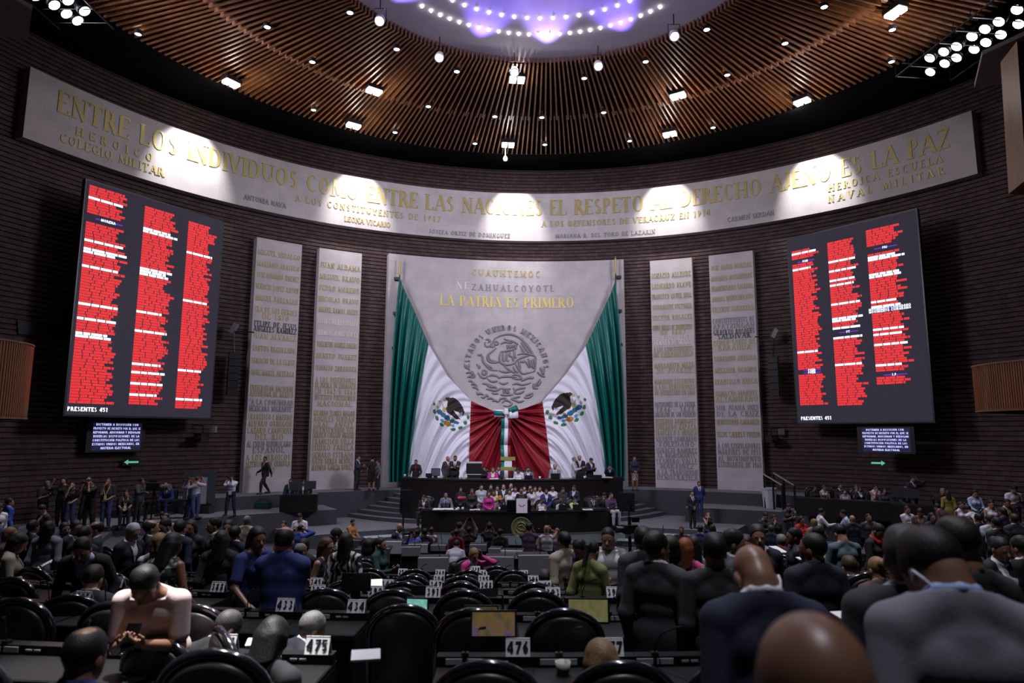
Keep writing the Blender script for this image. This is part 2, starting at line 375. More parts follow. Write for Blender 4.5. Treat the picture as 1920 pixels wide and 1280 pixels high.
# stage behind the upper desk, landing, side ledges
mb = MB()
arc_block(mb, 19.9, RWALL - .05, 0, Z_ST, -.78, .78, 60, cyl, 0, 1)
struct(mb.build('floor_stage', [M_CARPET, M_TREAD]), label='grey stage ledge below the stone tablets')
mb = MB(); c_ = 22.9
def uc(r, a, z): return rf(r * math.sin(a), c_ - r * math.cos(a), z)
arc_block(mb, .5, 7.75, 0, Z_ST, -.62, .62, 30, uc, 0, 1)
mb.build('floor_dais', [M_CARPET, M_TREAD]); struct(bpy.data.objects['floor_dais'])
Z_LAND = .6
mb = MB()
arc_block(mb, 15.0, 20.0, 0, Z_LAND, -.62, .62, 50, lambda r, a, z: cyl(r, a, z), 0, 1)
def lc(r, a, z): return rf(r * math.sin(a), 22 - r * math.cos(a), z)
arc_block(mb, 4., 9.95, 0, Z_MID, -.42, .42, 30, lc, 0, 1)
struct(mb.build('floor_landing', [M_CARPET, M_TREAD]), label='grey landing in front of the desks')
mb = MB()
arc_block(mb, 14.3, 15.02, 0, .4, -.55, .55, 40, cyl, 0, 1); arc_block(mb, 13.6, 14.32, 0, .2, -.55, .55, 40, cyl, 0, 1)
struct(mb.build('floor_steps', [M_CARPET, M_TILE]), label='pale low steps below the landing')
for side, nm in ((-1, 'left'), (1, 'right')):
    mb = MB(); N_ = 34
    for i in range(N_):
        t0, t1 = i / N_, (i + 1) / N_
        a, b = side * (.47 + .95 * t0), side * (.47 + .95 * t1)
        if side > 0: a, b = b, a; t0, t1 = t1, t0
        # the ledge is deepest far from the stage
        ra, rb = 17.6 + 1.6 * t0, 17.6 + 1.6 * t1
        mb.quad(cyl(ra, b, 0) if 0 else cyl(rb, b, 0), cyl(ra, a, 0), cyl(ra, a, Z_LED), cyl(rb, b, Z_LED), 0)
        mb.quad(cyl(ra, a, Z_LED), cyl(22, a, Z_LED), cyl(22, b, Z_LED), cyl(rb, b, Z_LED), 1)
    a = side * .47; mb.quad(cyl(17.6, a, 0), cyl(22, a, 0), cyl(22, a, Z_LED), cyl(17.6, a, Z_LED), 0)
    struct(mb.build('floor_ledge_' + nm, [M_CARPET, M_TREAD]), label='raised grey side ledge along the %s wall' % nm)
    # curved steps up to the stage
    mb = MB()
    for k in range(7):
        z1 = Z_ST - .175 * (k + 1)
        w0 = 4.9 + .36 * k
        P0 = [(side * 4.2, 20.5), (side * (5.9 + .42 * k), 20.2)]
        # tread outline: arc bulging toward the seats
        pts = []
        for j in range(9):
            t = j / 8; u = 3.6 + (2.75 + .40 * k) * t; v = 17.3 - .36 * k + (.9 + .12 * k) * t - .9 * t * (1 - t) + 1.9 * t * t
            pts.append((side * u, v))
        back = [(side * 8.2, 21), (side * 3.6, 21)]
        poly = pts + [(pts[-1][0], 21.), (side * 3.6, 21.)]
        if side < 0: poly = poly[::-1]
        top = [rf(u, v, z1) for u, v in poly]; m_ = len(poly)
        bot = [rf(u, v, 0) for u, v in poly]
        mb.add(top, [tuple(range(m_))], 1)
        mb.add(bot + top, [(j, (j + 1) % m_, m_ + (j + 1) % m_, m_ + j) for j in range(m_)], 0)
    struct(mb.build('floor_stairs_' + nm, [M_CARPET, M_TREAD]), label='curved grey steps up to the stage on the %s' % nm)
# glass guard in front of the landing
# ------------------------------------------------------------------ stone frieze, tablets, panel
def stone_block(name, a0, a1, z0, z1, n, label, cat, r=RW, group=None):
    mb = MB(); arc_block(mb, r, RWALL - .08, z0, z1, a0, a1, n)
    return tag(mb.build(name, M_STONE), label, cat, group)
ZF0, ZF1 = CZ + .512 * RW, CZ + .644 * RW
fr = stone_block('stone_frieze', -1.096, 1.096, ZF0, ZF1, 90, 'long curved grey stone band with gilt motto across the wall', 'frieze')
ZT = CZ + .447 * RW
def fline(txt, x0, x1, yc, h, matr, name='lettering', tk=.19, th=.075, ls=.14):
    """lettering between two picture columns on the frieze, centre line height yc of the band (0 bottom, 1 top)"""
    z = ZF0 + (ZF1 - ZF0) * yc - h / 2
    a0, a1 = cang(rayc(x0[0], x0[1], RW)), cang(rayc(x1[0], x1[1], RW))
    mb = MB(); W_ = (a1 - a0) * RW; ls_ = ls
    # spread letters to fill the width
    tw = text_width(txt, 0); gaps = len(txt) - 1
    ls_ = max(.02, (W_ / h - tw) / gaps); sx = h
    if W_ / h < tw: ls_ = .05; sx = W_ / text_width(txt, .05)
    lettering(mb, txt, on_cyl(RW, (a0 + a1) / 2, z), h, ls=ls_, tk=tk, th=th, depth=.035, width=text_width(txt, ls_) * sx)
    return mb.build(name, matr, fr)
fline('ENTRE LOS INDIVIDUOS COMO ENTRE LAS NACIONES EL RESPETO AL DERECHO AJENO ES LA PAZ', (104, 195), (1778, 255), .70, .92, M_GOLD)
fline('HEROICO', (140, 245), (285, 285), .375, .36, M_GOLD); fline('COLEGIO MILITAR', (110, 258), (306, 315), .195, .38, M_GOLD)
fline('A LOS CONSTITUYENTES DE 1917', (552, 370), (824, 412), .36, .34, M_GOLD); fline('A LOS DEFENSORES DE VERACRUZ EN 1914', (1014, 412), (1330, 390), .36, .34, M_GOLD)
fline('HEROICA ESCUELA', (1550, 342), (1765, 295), .40, .36, M_GOLD); fline('NAVAL MILITAR', (1550, 360), (1768, 312), .205, .36, M_GOLD)
fline('ANTONIA NAVA', (455, 373), (534, 390), .17, .26, M_GREYL); fline('LEONA VICARIO', (644, 415), (730, 428), .14, .28, M_GOLD)
fline('JOSEFA ORTIZ DE DOMINGUEZ', (803, 434), (955, 442), .1, .24, M_GREYL); fline('MARIANA R. DEL TORO DE LAZARIN', (1040, 440), (1227, 428), .1, .24, M_GREYL)
fline('CARMEN SERDAN', (1362, 405), (1450, 390), .16, .26, M_GREYL)

PILL = {
 'L1': (-.629, -.524, [('MIGUEL HIDALGO', .058), ('MARIANO ABASOLO', .105), ('JOSE MARIANO JIMENEZ', .15), ('IGNACIO LOPEZ RAYON', .197), ('MIGUEL BARRAGAN', .244), ('ERA DE LOS HEROES', .29), ('DE 1810', .315, ), ('FELIPE DE JESUS', .347, 'd'), ('ANGELES RAMIREZ', .367, 'd'), ('JUAN ALVAREZ', .395), ('SANTOS DEGOLLADO', .445), ('IGNACIO DE LA LLAVE', .493), ('JOSE MARIA ARTEAGA', .54), ('UNIVERSIDAD NACIONAL', .6), ('AUTONOMA DE MEXICO', .623), ('"A LA COMUNIDAD', .655, 'b'), ('MEXICANA MIGRANTE"', .68, 'b'), ('FRANCISCO I MADERO', .712), ('ALVARO OBREGON', .738), ('LAZARO CARDENAS', .765), ('DEL RIO', .79), ('AL EXILIO REPUBLICANO', .817, 'b'), ('ESPAÑOL', .84, 'b'), ('A LOS HEROICOS', .868), ('DEFENSORES DE CUAUTLA', .893), ('1812', .917)]),
 'L2': (-.482, -.377, [('JUAN ALDAMA', .07), ('MIGUEL BRAVO', .12), ('PEDRO MORENO', .168), ('NICOLAS BRAVO', .216), ('MIGUEL RAMOS ARIZPE', .262), ('ELVIA CARRILLO PUERTO', .312, 'w'), ('HERMILA GALINDO ACOSTA', .36, 'w'), ('VALENTIN GOMEZ FARIAS', .407), ('BENITO JUAREZ', .456), ('IGNACIO ZARAGOZA', .506), ('A LOS DEFENSORES', .555), ('DE PUEBLA DE ZARAGOZA', .578), ('EN 1862 Y 1863', .603), ('INSTITUTO POLITECNICO', .628), ('NACIONAL', .653), ('RICARDO FLORES MAGON', .692), ('AQUILES SERDAN', .716), ('GRAL. ANGEL', .74), ('BICENTENARIO DEL', .761), ('HEROICO COLEGIO MILITAR', .782), ('FRANCISCO VILLA', .808), ('ISIDRO FABELA', .833), ('GENARO ESTRADA', .862), ('JUSTO SIERRA MENDEZ', .887), ('ALFONSO GARCIA ROBLES', .912)]),
 'R2': (.377, .482, [('IGNACIO ALLENDE', .07), ('LEONARDO BRAVO', .118), ('FRANCISCO XAVIER MINA', .166), ('GUADALUPE VICTORIA', .214), ('VICTOR ROSALES', .262), ('NIÑOS HEROES DE CHAPULTEPEC', .307), ('DE 1847', .33), ('2021 BICENTENARIO DE LA', .352, 'w'), ('ARMADA DE MEXICO', .374, 'w'), ('A LOS CONSTITUYENTES', .404), ('DE CHILPANCINGO', .428), ('MARGARITA MAZA', .475), ('DE JUAREZ', .498), ('MARIANO ESCOBEDO', .545), ('A LOS VENCEDORES', .57), ('DE QUERETARO EN 1867', .594), ('DEFENSORES DE LA PATRIA', .645, 'g'), ('1846 - 1848', .667, 'g'), ('BATALLON DE SAN PATRICIO', .688, 'g'), ('BELISARIO DOMINGUEZ', .718), ('EMILIANO ZAPATA', .742), ('FRANCISCO J. MUGICA', .767), ('VICENTE LOMBARDO', .793, 'b'), ('TOLEDANO', .815, 'b'), ('IGNACIO RAMIREZ', .842, 'b'), ('"EL NIGROMANTE"', .862, 'b'), ('LEANDRO VALLE', .888, 'b'), ('MARTINEZ', .908, 'b'), ('A LA TRANSICION', .934, 'b'), ('DEMOCRATICA', .955, 'b')]),
 'R1': (.524, .629, [('JOSE MARIA MORELOS', .058), ('MARIANO MATAMOROS', .106), ('HERMENEGILDO GALEANA', .15), ('ANDRES QUINTANA ROO', .196), ('VICENTE GUERRERO', .243), ('CONSTITUYENTES DE', .292, 'b'), ('APATZINGAN', .317, 'b'), ('GILBERTO BOSQUES', .342, 'd'), ('SALDIVAR', .36, 'd'), ('PEDRO SAINZ DE', .387), ('BARANDA', .41), ('PONCIANO ARRIAGA', .455), ('MELCHOR OCAMPO', .505), ('FRANCISCO ZARCO', .553), ('IGNACIO MANUEL', .603), ('ALTAMIRANO', .627), ('SOR JUANA INES', .663, 'b'), ('DE LA CRUZ', .688, 'b'), ('VENUSTIANO CARRANZA', .722), ('FELIPE CARRILLO PUERTO', .773), ('A LOS LEGISLADORES', .82, 'b'), ('MARTIRES DE 1913', .845, 'b'), ('AL MOVIMIENTO', .872, 'b'), ('ESTUDIANTIL DE 1968', .897, 'b')])}
PLAB = {'L1': 'outer left stone tablet beginning with MIGUEL HIDALGO', 'L2': 'inner left stone tablet beginning with JUAN ALDAMA', 'R2': 'inner right stone tablet beginning with IGNACIO ALLENDE', 'R1': 'outer right stone tablet beginning with JOSE MARIA MORELOS'}
M_PALEG = mat('worn_gilt_letters', (.47, .39, .19), .5, .2)
for k, (a0, a1, lines) in PILL.items():
    p = stone_block('stone_tablet', a0, a1, Z_ST, ZT, 8, PLAB[k], 'stone tablet', group='tall stone tablets of names')
    H_ = ZT - Z_ST; groups = {}
    for ln in lines: groups.setdefault(ln[2] if len(ln) > 2 else 'y', []).append(ln)
    for kk, lns in groups.items():
        mb = MB()
        for ln in lns:
            hh = .27; wmax = (a1 - a0) * RW * .93
            lettering(mb, ln[0], on_cyl(RW, (a0 + a1) / 2, ZT - H_ * ln[1] - hh / 2), hh, ls=.13, tk=.19, th=.085, depth=.03, width=min(wmax, text_width(ln[0], .13) * hh))
        mb.build('lettering', {'y': M_PALEG, 'd': M_DARKL, 'b': M_GREYL, 'w': M_WHITEL, 'g': M_GREYL}[kk], p)
pn = stone_block('wide_stone_tablet', -.309, .309, Z_ST, CZ + .456 * RW, 30, 'wide grey stone panel with relief coat of arms behind the flags', 'stone panel')
for txt, y, x0, x1, h, m_ in (('CUAUHTEMOC', 513, 884, 1012, .36, M_GOLD), ('NE', 538, 855, 878, .40, M_WHITEL), ('ZAHUALCOYOTL', 540, 884, 1038, .36, M_GREYL), ('LA PATRIA ES PRIMERO', 567, 824, 1076, .60, mat('bright_gilt', (.80, .66, .22), .35, .3))):
    a0, a1 = cang(rayc(x0, y, RW)), cang(rayc(x1, y, RW)); z = rayc(950, y, RW).z - h / 2
    mb = MB(); W_ = (a1 - a0) * RW; ls_ = max(.05, (W_ / h - text_width(txt, 0)) / (len(txt) - 1))
    lettering(mb, txt, on_cyl(RW, (a0 + a1) / 2, z), h, ls=ls_, tk=.2, th=.08, depth=.03, width=min(W_, text_width(txt, ls_) * h))
    mb.build('lettering', m_, pn)
# relief coat of arms: strokes traced in a unit disc, swept as rounded ribs in stone darkened to paint in their shading
EC = rayc(950, 688, RW); EA = cang(EC); ER = 2.30
def em(x, y, w): return cyl(RW - w, EA + x * ER / RW, EC.z + y * ER)
M_REL = mat('shaded_relief_stone', (.27, .25, .26), .75, noise=.08, nscale=6)
def E_(x, y): return ((x - 640) / 560., (640 - y) / 560.)
strokes = [
 [(430,330),(470,260),(520,225),(600,195),(700,190),(800,225),(880,290),(950,370),(1000,470),(1035,500),(1030,650),(1015,700)],
 [(620,180),(720,190),(820,235),(870,265)],
 [(350,270),(390,265),(410,290),(380,310)], [(345,300),(345,345),(375,365),(420,355),(440,370),(480,355)], [(440,310),(430,340),(450,380)],
 [(470,300),(500,290),(520,310),(505,335),(480,330),(470,300)],
 [(500,380),(440,430),(385,480),(380,540),(420,575),(500,580),(540,560)], [(400,490),(410,540),(460,560),(520,575)],
 [(240,475),(290,490),(310,510),(320,570),(370,630),(420,680),(520,690)], [(250,490),(300,470)], [(330,580),(390,625),(450,660)],
 [(560,430),(640,420),(720,400),(760,380)], [(560,430),(540,520),(560,580),(640,610),(740,590),(780,540)],
 [(590,440),(590,540),(620,560)], [(640,435),(640,540),(670,560)], [(690,425),(680,480),(720,500),(730,560)], [(740,400),(750,480),(770,520)],
 [(560,330),(600,300),(660,300),(720,310)], [(600,250),(660,270),(740,290),(800,330)], [(650,330),(655,390)], [(690,325),(695,385)], [(730,330),(735,380)], [(770,320),(760,400)],
 [(840,300),(900,380),(960,460)], [(870,290),(940,370),(1000,450)], [(820,340),(870,420),(900,460)], [(790,470),(870,450),(960,465),(1030,490)], [(790,540),(870,500),(950,480)],
 [(800,540),(820,640),(810,690)], [(830,570),(900,560)], [(870,540),(920,580),(950,650)], [(930,520),(970,590),(980,640)], [(980,530),(1000,600),(1005,660)], [(1015,520),(1030,600)],
 [(760,590),(800,660),(850,720),(890,725),(1010,700)], [(730,630),(760,690),(800,710)], [(600,610),(640,650),(700,690),(750,720)],
 [(540,690),(620,710),(700,700)], [(230,610),(270,640),(260,670)], [(250,720),(300,780),(350,790),(380,760)], [(310,690),(350,690),(365,720),(340,745),(310,730),(310,690)], [(380,800),(440,840),(520,830)],
 [(400,770),(440,750),(520,770),(540,800)], [(540,790),(600,770),(700,770),(780,780)], [(540,850),(600,870),(660,850)], [(720,760),(760,740),(830,760),(830,800),(760,800),(720,790)],
 [(840,830),(900,800),(980,770)], [(940,780),(980,790),(1010,770)], [(720,880),(780,860),(860,880),(970,850)], [(310,870),(360,870),(420,890),(510,930)], [(370,880),(420,910),(500,910)],
 [(360,940),(420,950),(500,960),(560,930)], [(440,990),(480,1000),(530,1000)], [(570,930),(640,940),(700,935)], [(600,950),(610,1000)], [(630,945),(650,1000)], [(650,945),(680,1000)], [(730,920),(760,960),(740,990)], [(770,950),(820,930),(900,920)],
 [(560,1015),(640,1020),(730,1012)], [(750,1000),(830,990),(880,960)], [(1060,700),(1100,740),(1165,775)], [(1100,640),(1120,700)], [(1155,650),(1140,710),(1110,740)], [(1120,690),(1150,740)],
 [(1100,800),(1040,870),(1020,920)], [(1110,830),(1060,900)], [(1010,860),(1010,920),(1070,930)], [(1000,990),(940,1010),(900,1030)], [(1000,1010),(940,1050),(880,1050)],
 [(880,1090),(820,1110),(760,1090),(700,1070)], [(830,1040),(760,1050),(700,1070)], [(540,1110),(560,1070),(620,1060),(660,1090)], [(580,1130),(620,1090),(680,1100),(710,1140),(660,1170),(600,1160)],
 [(530,1120),(490,1090),(450,1105)], [(470,1080),(420,1060),(380,1080)], [(400,1050),(370,1020),(330,1060),(300,1040)], [(330,1020),(290,1000),(250,1010),(240,980)], [(260,960),(220,920),(180,920)], [(240,910),(200,870),(160,890)], [(190,860),(150,830),(130,850)], [(170,800),(150,770),(110,790)], [(180,760),(150,720),(90,730)], [(140,690),(110,660),(80,660)], [(170,700),(200,760),(200,800)], [(130,620),(110,650)]]
mb = MB()
for st in strokes:
    pts = [E_(*p) for p in st]
    sm = []
    for i in range(len(pts) - 1):
        for t in (0, .34, .67):
            p0, p1, p2, p3 = pts[max(i-1, 0)], pts[i], pts[i+1], pts[min(i+2, len(pts)-1)]
            sm.append(tuple(.5 * ((2*p1[j]) + (-p0[j]+p2[j])*t + (2*p0[j]-5*p1[j]+4*p2[j]-p3[j])*t*t + (-p0[j]+3*p1[j]-3*p2[j]+p3[j])*t**3) for j in (0, 1)))
    sm.append(pts[-1]); L_ = len(sm)
    rr = [.068 * (.45 + .55 * math.sin(PI * (i + .5) / L_)) for i in range(L_)]
    mb.tube([em(x, y, .02) for x, y in sm], rr, 6)
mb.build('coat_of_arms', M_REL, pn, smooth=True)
mb = MB(); txt = 'ESTADOS UNIDOS MEXICANOS'; hL = .30
tot = text_width(txt, .12); a_tot = math.radians(184)
x = 0.
for ch in txt:
    if ch != ' ':
        w_, qs = glyph_quads(ch, .26, .14, True); th0 = math.radians(182) - a_tot * (x + w_ / 2) / tot
        for q in qs:
            def mp(p, d):
                u, v = (p[0] - w_ / 2) * hL, p[1] * hL; R_ = ER * .90 + v; t_ = th0 - u / (ER * .97)
                return em(R_ / ER * math.cos(t_), R_ / ER * math.sin(t_), d)
            f = [mp(p, .07) for p in q]; b = [mp(p, 0) for p in q]
            mb.add(f, [(0,1,2,3)]); mb.add(b + f, [(0,1,5,4),(1,2,6,5),(2,3,7,6),(3,0,4,7)])
        x += w_ + .12
    else: x += .54
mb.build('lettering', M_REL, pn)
# ------------------------------------------------------------------ lamps in the ceiling
def lamp_light(p, e, col=(1, .93, .85)): light('ceiling_lamp_light', 'POINT', p, e, col, size=.12)
floods = [(430,160,2,'leftmost'),(698,173,2,''),(966,150,2,''),(1268,178,2,''),(1501,187,2,''),(660,238,1,''),(950,272,1,''),(1253,250,1,''),(1675,19,2,'')]
flab = ['twin ceiling floodlight above the left half of the motto', 'twin ceiling floodlight on the ring left of centre', 'twin ceiling floodlight nearest the violet oculus', 'twin ceiling floodlight on the ring right of centre', 'twin ceiling floodlight near the right ceiling edge', 'ceiling floodlight at the rim above the left stone tablets', 'ceiling floodlight at the rim above the middle of the motto', 'ceiling floodlight at the rim above the right stone tablets', 'twin ceiling floodlight at the top right, nearest the lamp truss']
for (px, py, n, _), lb in zip(floods, flab):
    p = on(px, py, ZC - .16); t = thing('ceiling_floodlight', p, lb, 'floodlight', 'floodlights in the slatted ceiling')
    ang = math.atan2(p.x - CX, p.y - CY)
    mb = MB(); mb.box((0, 0, .12), (.62, .42, .16), -ang); o = mb.build('housing', M_METAL); o.parent = t
    for k in range(2):
        off = Matrix.Rotation(-ang, 3, 'Z') @ Vector((-.155 + .31 * k, 0, 0))
        mb = MB(); mb.box(off + Vector((0, 0, .0)), (.23, .34, .1), -ang); o = mb.build('lens', M_LAMP); o.parent = t
    lamp_light(p - Vector((0, 0, .5)), 55)
downs = [(255,68),(497,53),(652,25),(582,118),(853,134),(740,93),(800,200),(585,208),(738,249),(888,269),(925,218),(1013,219),(1019,270),(1129,209),(1092,145),(1207,113),(1321,52),(1541,8),(1468,77),(1360,137),(1334,236),(1178,262),(1668,110),(1669,50)]
dnames = {0: 'farthest left, beside the left truss', 1: 'on the left, above the ENTRE LOS letters', 22: 'farthest right, beside the right truss', 17: 'at the top right edge of the picture'}
M_CAN = mat('can_black', (.01, .01, .01), .5)
for i, (px, py) in enumerate(downs):
    p = on(px, py, ZC - .05); t = thing('recessed_downlight', p, 'small round downlight among the ceiling slats' + (', ' + dnames[i] if i in dnames else ''), 'downlight', 'small downlights between the ceiling slats')
    mb = MB(); mb.lathe([(.10, .1), (.13, .1), (.13, -.03), (.10, -.03)], (0, 0, 0), 14); o = mb.build('trim_ring', M_CAN); o.parent = t
    mb = MB(); mb.lathe([(0, -.02), (.1, -.02), (.1, .06), (0, .06)], (0, 0, 0), 14); o = mb.build('lens', M_LAMPS); o.parent = t
pars = [(708,40),(820,108),(961,135),(1118,122),(1260,65)]
for i, (px, py) in enumerate(pars):
    p = on(px, py, ZC - .5); t = thing('par_can', p, ['white stage spotlight hanging at the oculus rim, far left', 'white stage spotlight hanging at the oculus rim, left of centre', 'white stage spotlight hanging at the oculus rim above the twin floodlight', 'violet glowing stage spotlight at the oculus rim, right of centre', 'white stage spotlight hanging at the oculus rim, far right'][i], 'spotlight', 'stage spotlights round the oculus')
    Q = Matrix.Rotation(math.radians(-40), 3, 'X')
    mb = MB(); mb.lathe([(.0, .32), (.1, .30), (.15, .1), (.16, -.1), (.14, -.1), (.13, -.02)], (0, 0, 0), 16, axis=Q); o = mb.build('can', M_WHITE, smooth=True); o.parent = t
    mb = MB(); mb.lathe([(0, -.05), (.135, -.05)], (0, 0, 0), 16, axis=Q); o = mb.build('lens', M_LAMPS); o.parent = t
    mb = MB(); mb.tube([(-.19, 0, 0), (-.19, 0, .4), (.19, 0, .4), (.19, 0, 0)], .015, 6); mb.tube([(0, 0, .4), (0, 0, .75)], .02, 6); o = mb.build('yoke', M_METAL); o.parent = t
# small bulbs in the oculus, two rings as in the photograph
M_BULB = mat('oculus_bulb', (1, 1, 1), .5, emit=(1, .93, .95), es=10)
for ring, n, r, a0 in (('outer', 25, 5.64, -.75), ('inner', 15, 4.9, -.62)):
    for k in range(n):
        a = a0 + (-2 * a0) * k / (n - 1); r_ = r
        z = ZC + .2 + .7 * (1 - (r_ / 7)**2)
        mb = MB(); mb.lathe([(.0, -.05), (.035, -.045), (.05, 0), (.055, .0), (.055, .03)], (0, 0, 0), 10)
        o = mb.build('oculus_bulb', M_BULB); o.location = cc(r_, a, z - .02)
        tag(o, 'small white bulb in the %s ring of the violet oculus' % ring, 'bulb', '%s ring of oculus bulbs' % ring)
# hanging ceiling camera below the rim
p = on(945, 297, ZC - .45); t = thing('ceiling_camera', p, 'small white device hanging from the ceiling rim above the motto', 'camera')
mb = MB(); mb.tube([(0, 0, .15), (0, 0, .7)], .03, 8); o = mb.build('stem', M_WHITE); o.parent = t
mb = MB(); mb.lathe([(0, -.12), (.09, -.1), (.11, 0), (.07, .1), (.0, .15)], (0, 0, 0), 14); o = mb.build('dome', mat('camera_white', (.9, .9, .9), .4, emit=(1, 1, 1), es=.6), smooth=True); o.parent = t
# lamp trusses
tr = [(1740,103),(1741,129),(1766,91),(1768,113),(1790,81),(1790,102),(1819,62),(1823,86),(1843,48),(1845,73),(1869,34),(1873,58),(1903,11),(1906,38)]
tl = [(97,15),(123,6),(120,31),(154,26),(141,44),(62,-2),(75,-12)]
def truss(pts, lab, cat_side):
    P = [on(x, y, ZC - .15 - .0 * k) for k, (x, y) in enumerate(pts)]
    c = sum(P, Vector()) / len(P)
    # direction along the bank
    far = max(P, key=lambda p: (p - c).length); d = (far - c); d.z = 0; d.normalize(); nrm = Vector((-d.y, d.x, 0))
    if nrm.dot(Vector((0, -1, 0))) < 0: nrm = -nrm
    t = thing('lamp_truss', c, lab, 'lighting truss')
    mb = MB(); ext = max(abs((p - c).dot(d)) for p in P) + .45; wid = max(abs((p - c).dot(nrm)) for p in P) + .35
    for s in (-1, 1):
        for zz in (0, .55):
            mb.tube([d * -ext + nrm * s * wid + Vector((0, 0, zz)), d * ext + nrm * s * wid + Vector((0, 0, zz))], .035, 6)
    k = -ext
    while k <= ext:
        mb.tube([d * k - nrm * wid, d * k + nrm * wid, d * k + nrm * wid + Vector((0, 0, .55)), d * k - nrm * wid + Vector((0, 0, .55)), d * k - nrm * wid], .022, 6); k += .7
    o = mb.build('frame', M_METAL); o.parent = t
    for p in P:
        q = p - c; Q = Matrix.Rotation(math.radians(-40), 3, d)
        mb = MB(); mb.lathe([(.0, .42), (.15, .38), (.19, .12), (.2, -.02), (.165, -.02)], q, 14, axis=Q); h = mb.build('lamp_housing', M_METAL, smooth=True); h.parent = t
        mb = MB(); mb.lathe([(0, .0), (.17, .0)], q + Q @ Vector((0, 0, -.012)), 14, axis=Q); l = mb.build('lens', M_LAMP); l.parent = h
truss(tr, 'black truss with two rows of lit stage lamps at the top right', 'r'); truss(tl, 'black truss with lit stage lamps at the top left corner', 'l')
# gallery soffits and the wooden post at the picture's edges
def slab(name, pts, z, h, m, lab):
    mb = MB(); b = [Vector((p.x, p.y, z)) for p in pts]; t_ = [Vector((p.x, p.y, z + h)) for p in pts]; k = len(b)
    mb.add(b + t_, [tuple(range(k)), tuple(range(2 * k - 1, k - 1, -1))] + [(i, k + i, k + (i + 1) % k, (i + 1) % k) for i in range(k)])
    o = mb.build(name, m); struct(o, label=lab); return o
zz = CZ + 10.6
slab('ceiling_gallery_right', [on(1824, 158, zz), on(1838, 97, zz), on(1925, 56, zz), on(2100, -20, zz), on(2100, 150, zz), on(1905, 148, zz)], zz, .12, M_SOFFIT, 'grey gallery soffit at the top right')
slab('ceiling_gallery_left', [on(-160, -60, zz), on(0, -8, zz), on(56, 25, zz), on(48, 84, zz), on(-10, 70, zz), on(-160, 40, zz)], zz, .12, M_SOFFIT, 'grey gallery soffit at the top left')
mb = MB(); p = at(1903, 70, 16.); q = at(1922, 330, 16.); w_ = Vector((1.6, .3, 0))
t0 = Vector((p.x, 16, p.z)); b0 = Vector((q.x, 16, q.z))
dep = Vector((.3, 1.0, 0))
vs = [b0, b0 + w_, b0 + w_ + dep, b0 + dep, t0, t0 + w_, t0 + w_ + dep, t0 + dep]
mb.add(vs, [(0,3,2,1),(4,5,6,7),(0,1,5,4),(1,2,6,5),(2,3,7,6),(3,0,4,7)])
struct(mb.build('wall_gallery_panel', M_BWOOD), label='upright timber panel of the gallery at the right edge')
# timber balconies on both side walls
def balcony(path, z0, z1, lab):
    t = thing('balcony', path[0], lab, 'balcony')
    o0 = path[0]
    mb = MB(); n = len(path)
    th = .18
    def off(i, k):
        a, b = path[max(i - 1, 0)], path[min(i + 1, n - 1)]; d = (b - a).normalized(); nn = Vector((-d.y, d.x, 0)); return path[i] + nn * k
    for i in range(n - 1):
        A, B = path[i], path[i + 1]; A2, B2 = off(i, th), off(i + 1, th)
        for (P0, P1, zz0, zz1) in ((A, B, z0, z1), (B2, A2, z0, z1)):
            mb.quad(*[Vector((v.x, v.y, z)) - o0 for v, z in ((P0, zz0), (P1, zz0), (P1, zz1), (P0, zz1))])
        mb.quad(*[Vector((v.x, v.y, z1)) - o0 for v in (A, B, B2, A2)])
    o = mb.build('parapet', M_BWOOD); o.parent = t
    mb = MB()
    for i in range(n - 1):   # narrow upright battens
        A, B = path[i], path[i + 1]; L_ = (B - A).length; m_ = max(1, int(L_ / .075))
        for k in range(m_):
            c = A + (B - A) * ((k + .5) / m_) - o0; ang = math.atan2((B - A).y, (B - A).x)
            nn = Vector((math.sin(ang), -math.cos(ang), 0))
            mb.box(Vector((c.x, c.y, (z0 + z1) / 2)) + nn * .008, (.055, .03, z1 - z0 - .02), ang)
    for v in range(len(mb.v)): pass
    o = mb.build('battens', M_BWOOD); o.parent = t
    mb = MB()
    for i in range(n - 1):
        A, B = off(i, -.04), off(i + 1, -.04); A2, B2 = off(i, th + .04), off(i + 1, th + .04)
        mb.quad(*[Vector((v.x, v.y, z1 + .05)) - o0 for v in (A, B, B2, A2)]); mb.quad(*[Vector((v.x, v.y, z)) - o0 for v, z in ((A, z1), (B, z1), (B, z1 + .05), (A, z1 + .05))])
        mb.quad(*[Vector((v.x, v.y, z)) - o0 for v, z in ((A, z0 - .06), (B, z0 - .06), (B, z0), (A, z0))])
    o = mb.build('rail', mat('rail_wood', (.16, .07, .03), .4)); o.parent = t
    mb = MB(); pts = [Vector((p.x, p.y, z0 + .02)) - o0 for p in path]; mb.add(pts, [tuple(range(len(pts)))]); o = mb.build('underside', M_BLACK); o.parent = t
    t.location.z = 0
    return t
zL0, zL1 = CZ + .47, CZ + 2.72
def bez(a, b, c, n): return [a * (1 - t)**2 + b * 2 * t * (1 - t) + c * t * t for t in [i / n for i in range(n + 1)]]
Lp = [Vector((-17.2, 13.6, 0)), Vector((-15.55, 18.3, 0))] + bez(Vector((-15.2, 19.3, 0)), Vector((-14.75, 20.75, 0)), Vector((-15.9, 21.6, 0)), 8) + [Vector((-18.5, 23.4, 0))]
balcony(Lp, zL0, zL1, 'curved timber balcony on the left wall')
Rp = [Vector((19.9, 24.2, 0))] + bez(Vector((15.9, 22.4, 0)), Vector((14.7, 21.6, 0)), Vector((15.0, 20.3, 0)), 8) + [Vector((15.9, 17.2, 0)), Vector((17.4, 12.5, 0))]
balcony(Rp, CZ + .82, CZ + 2.22, 'curved timber balcony on the right wall')
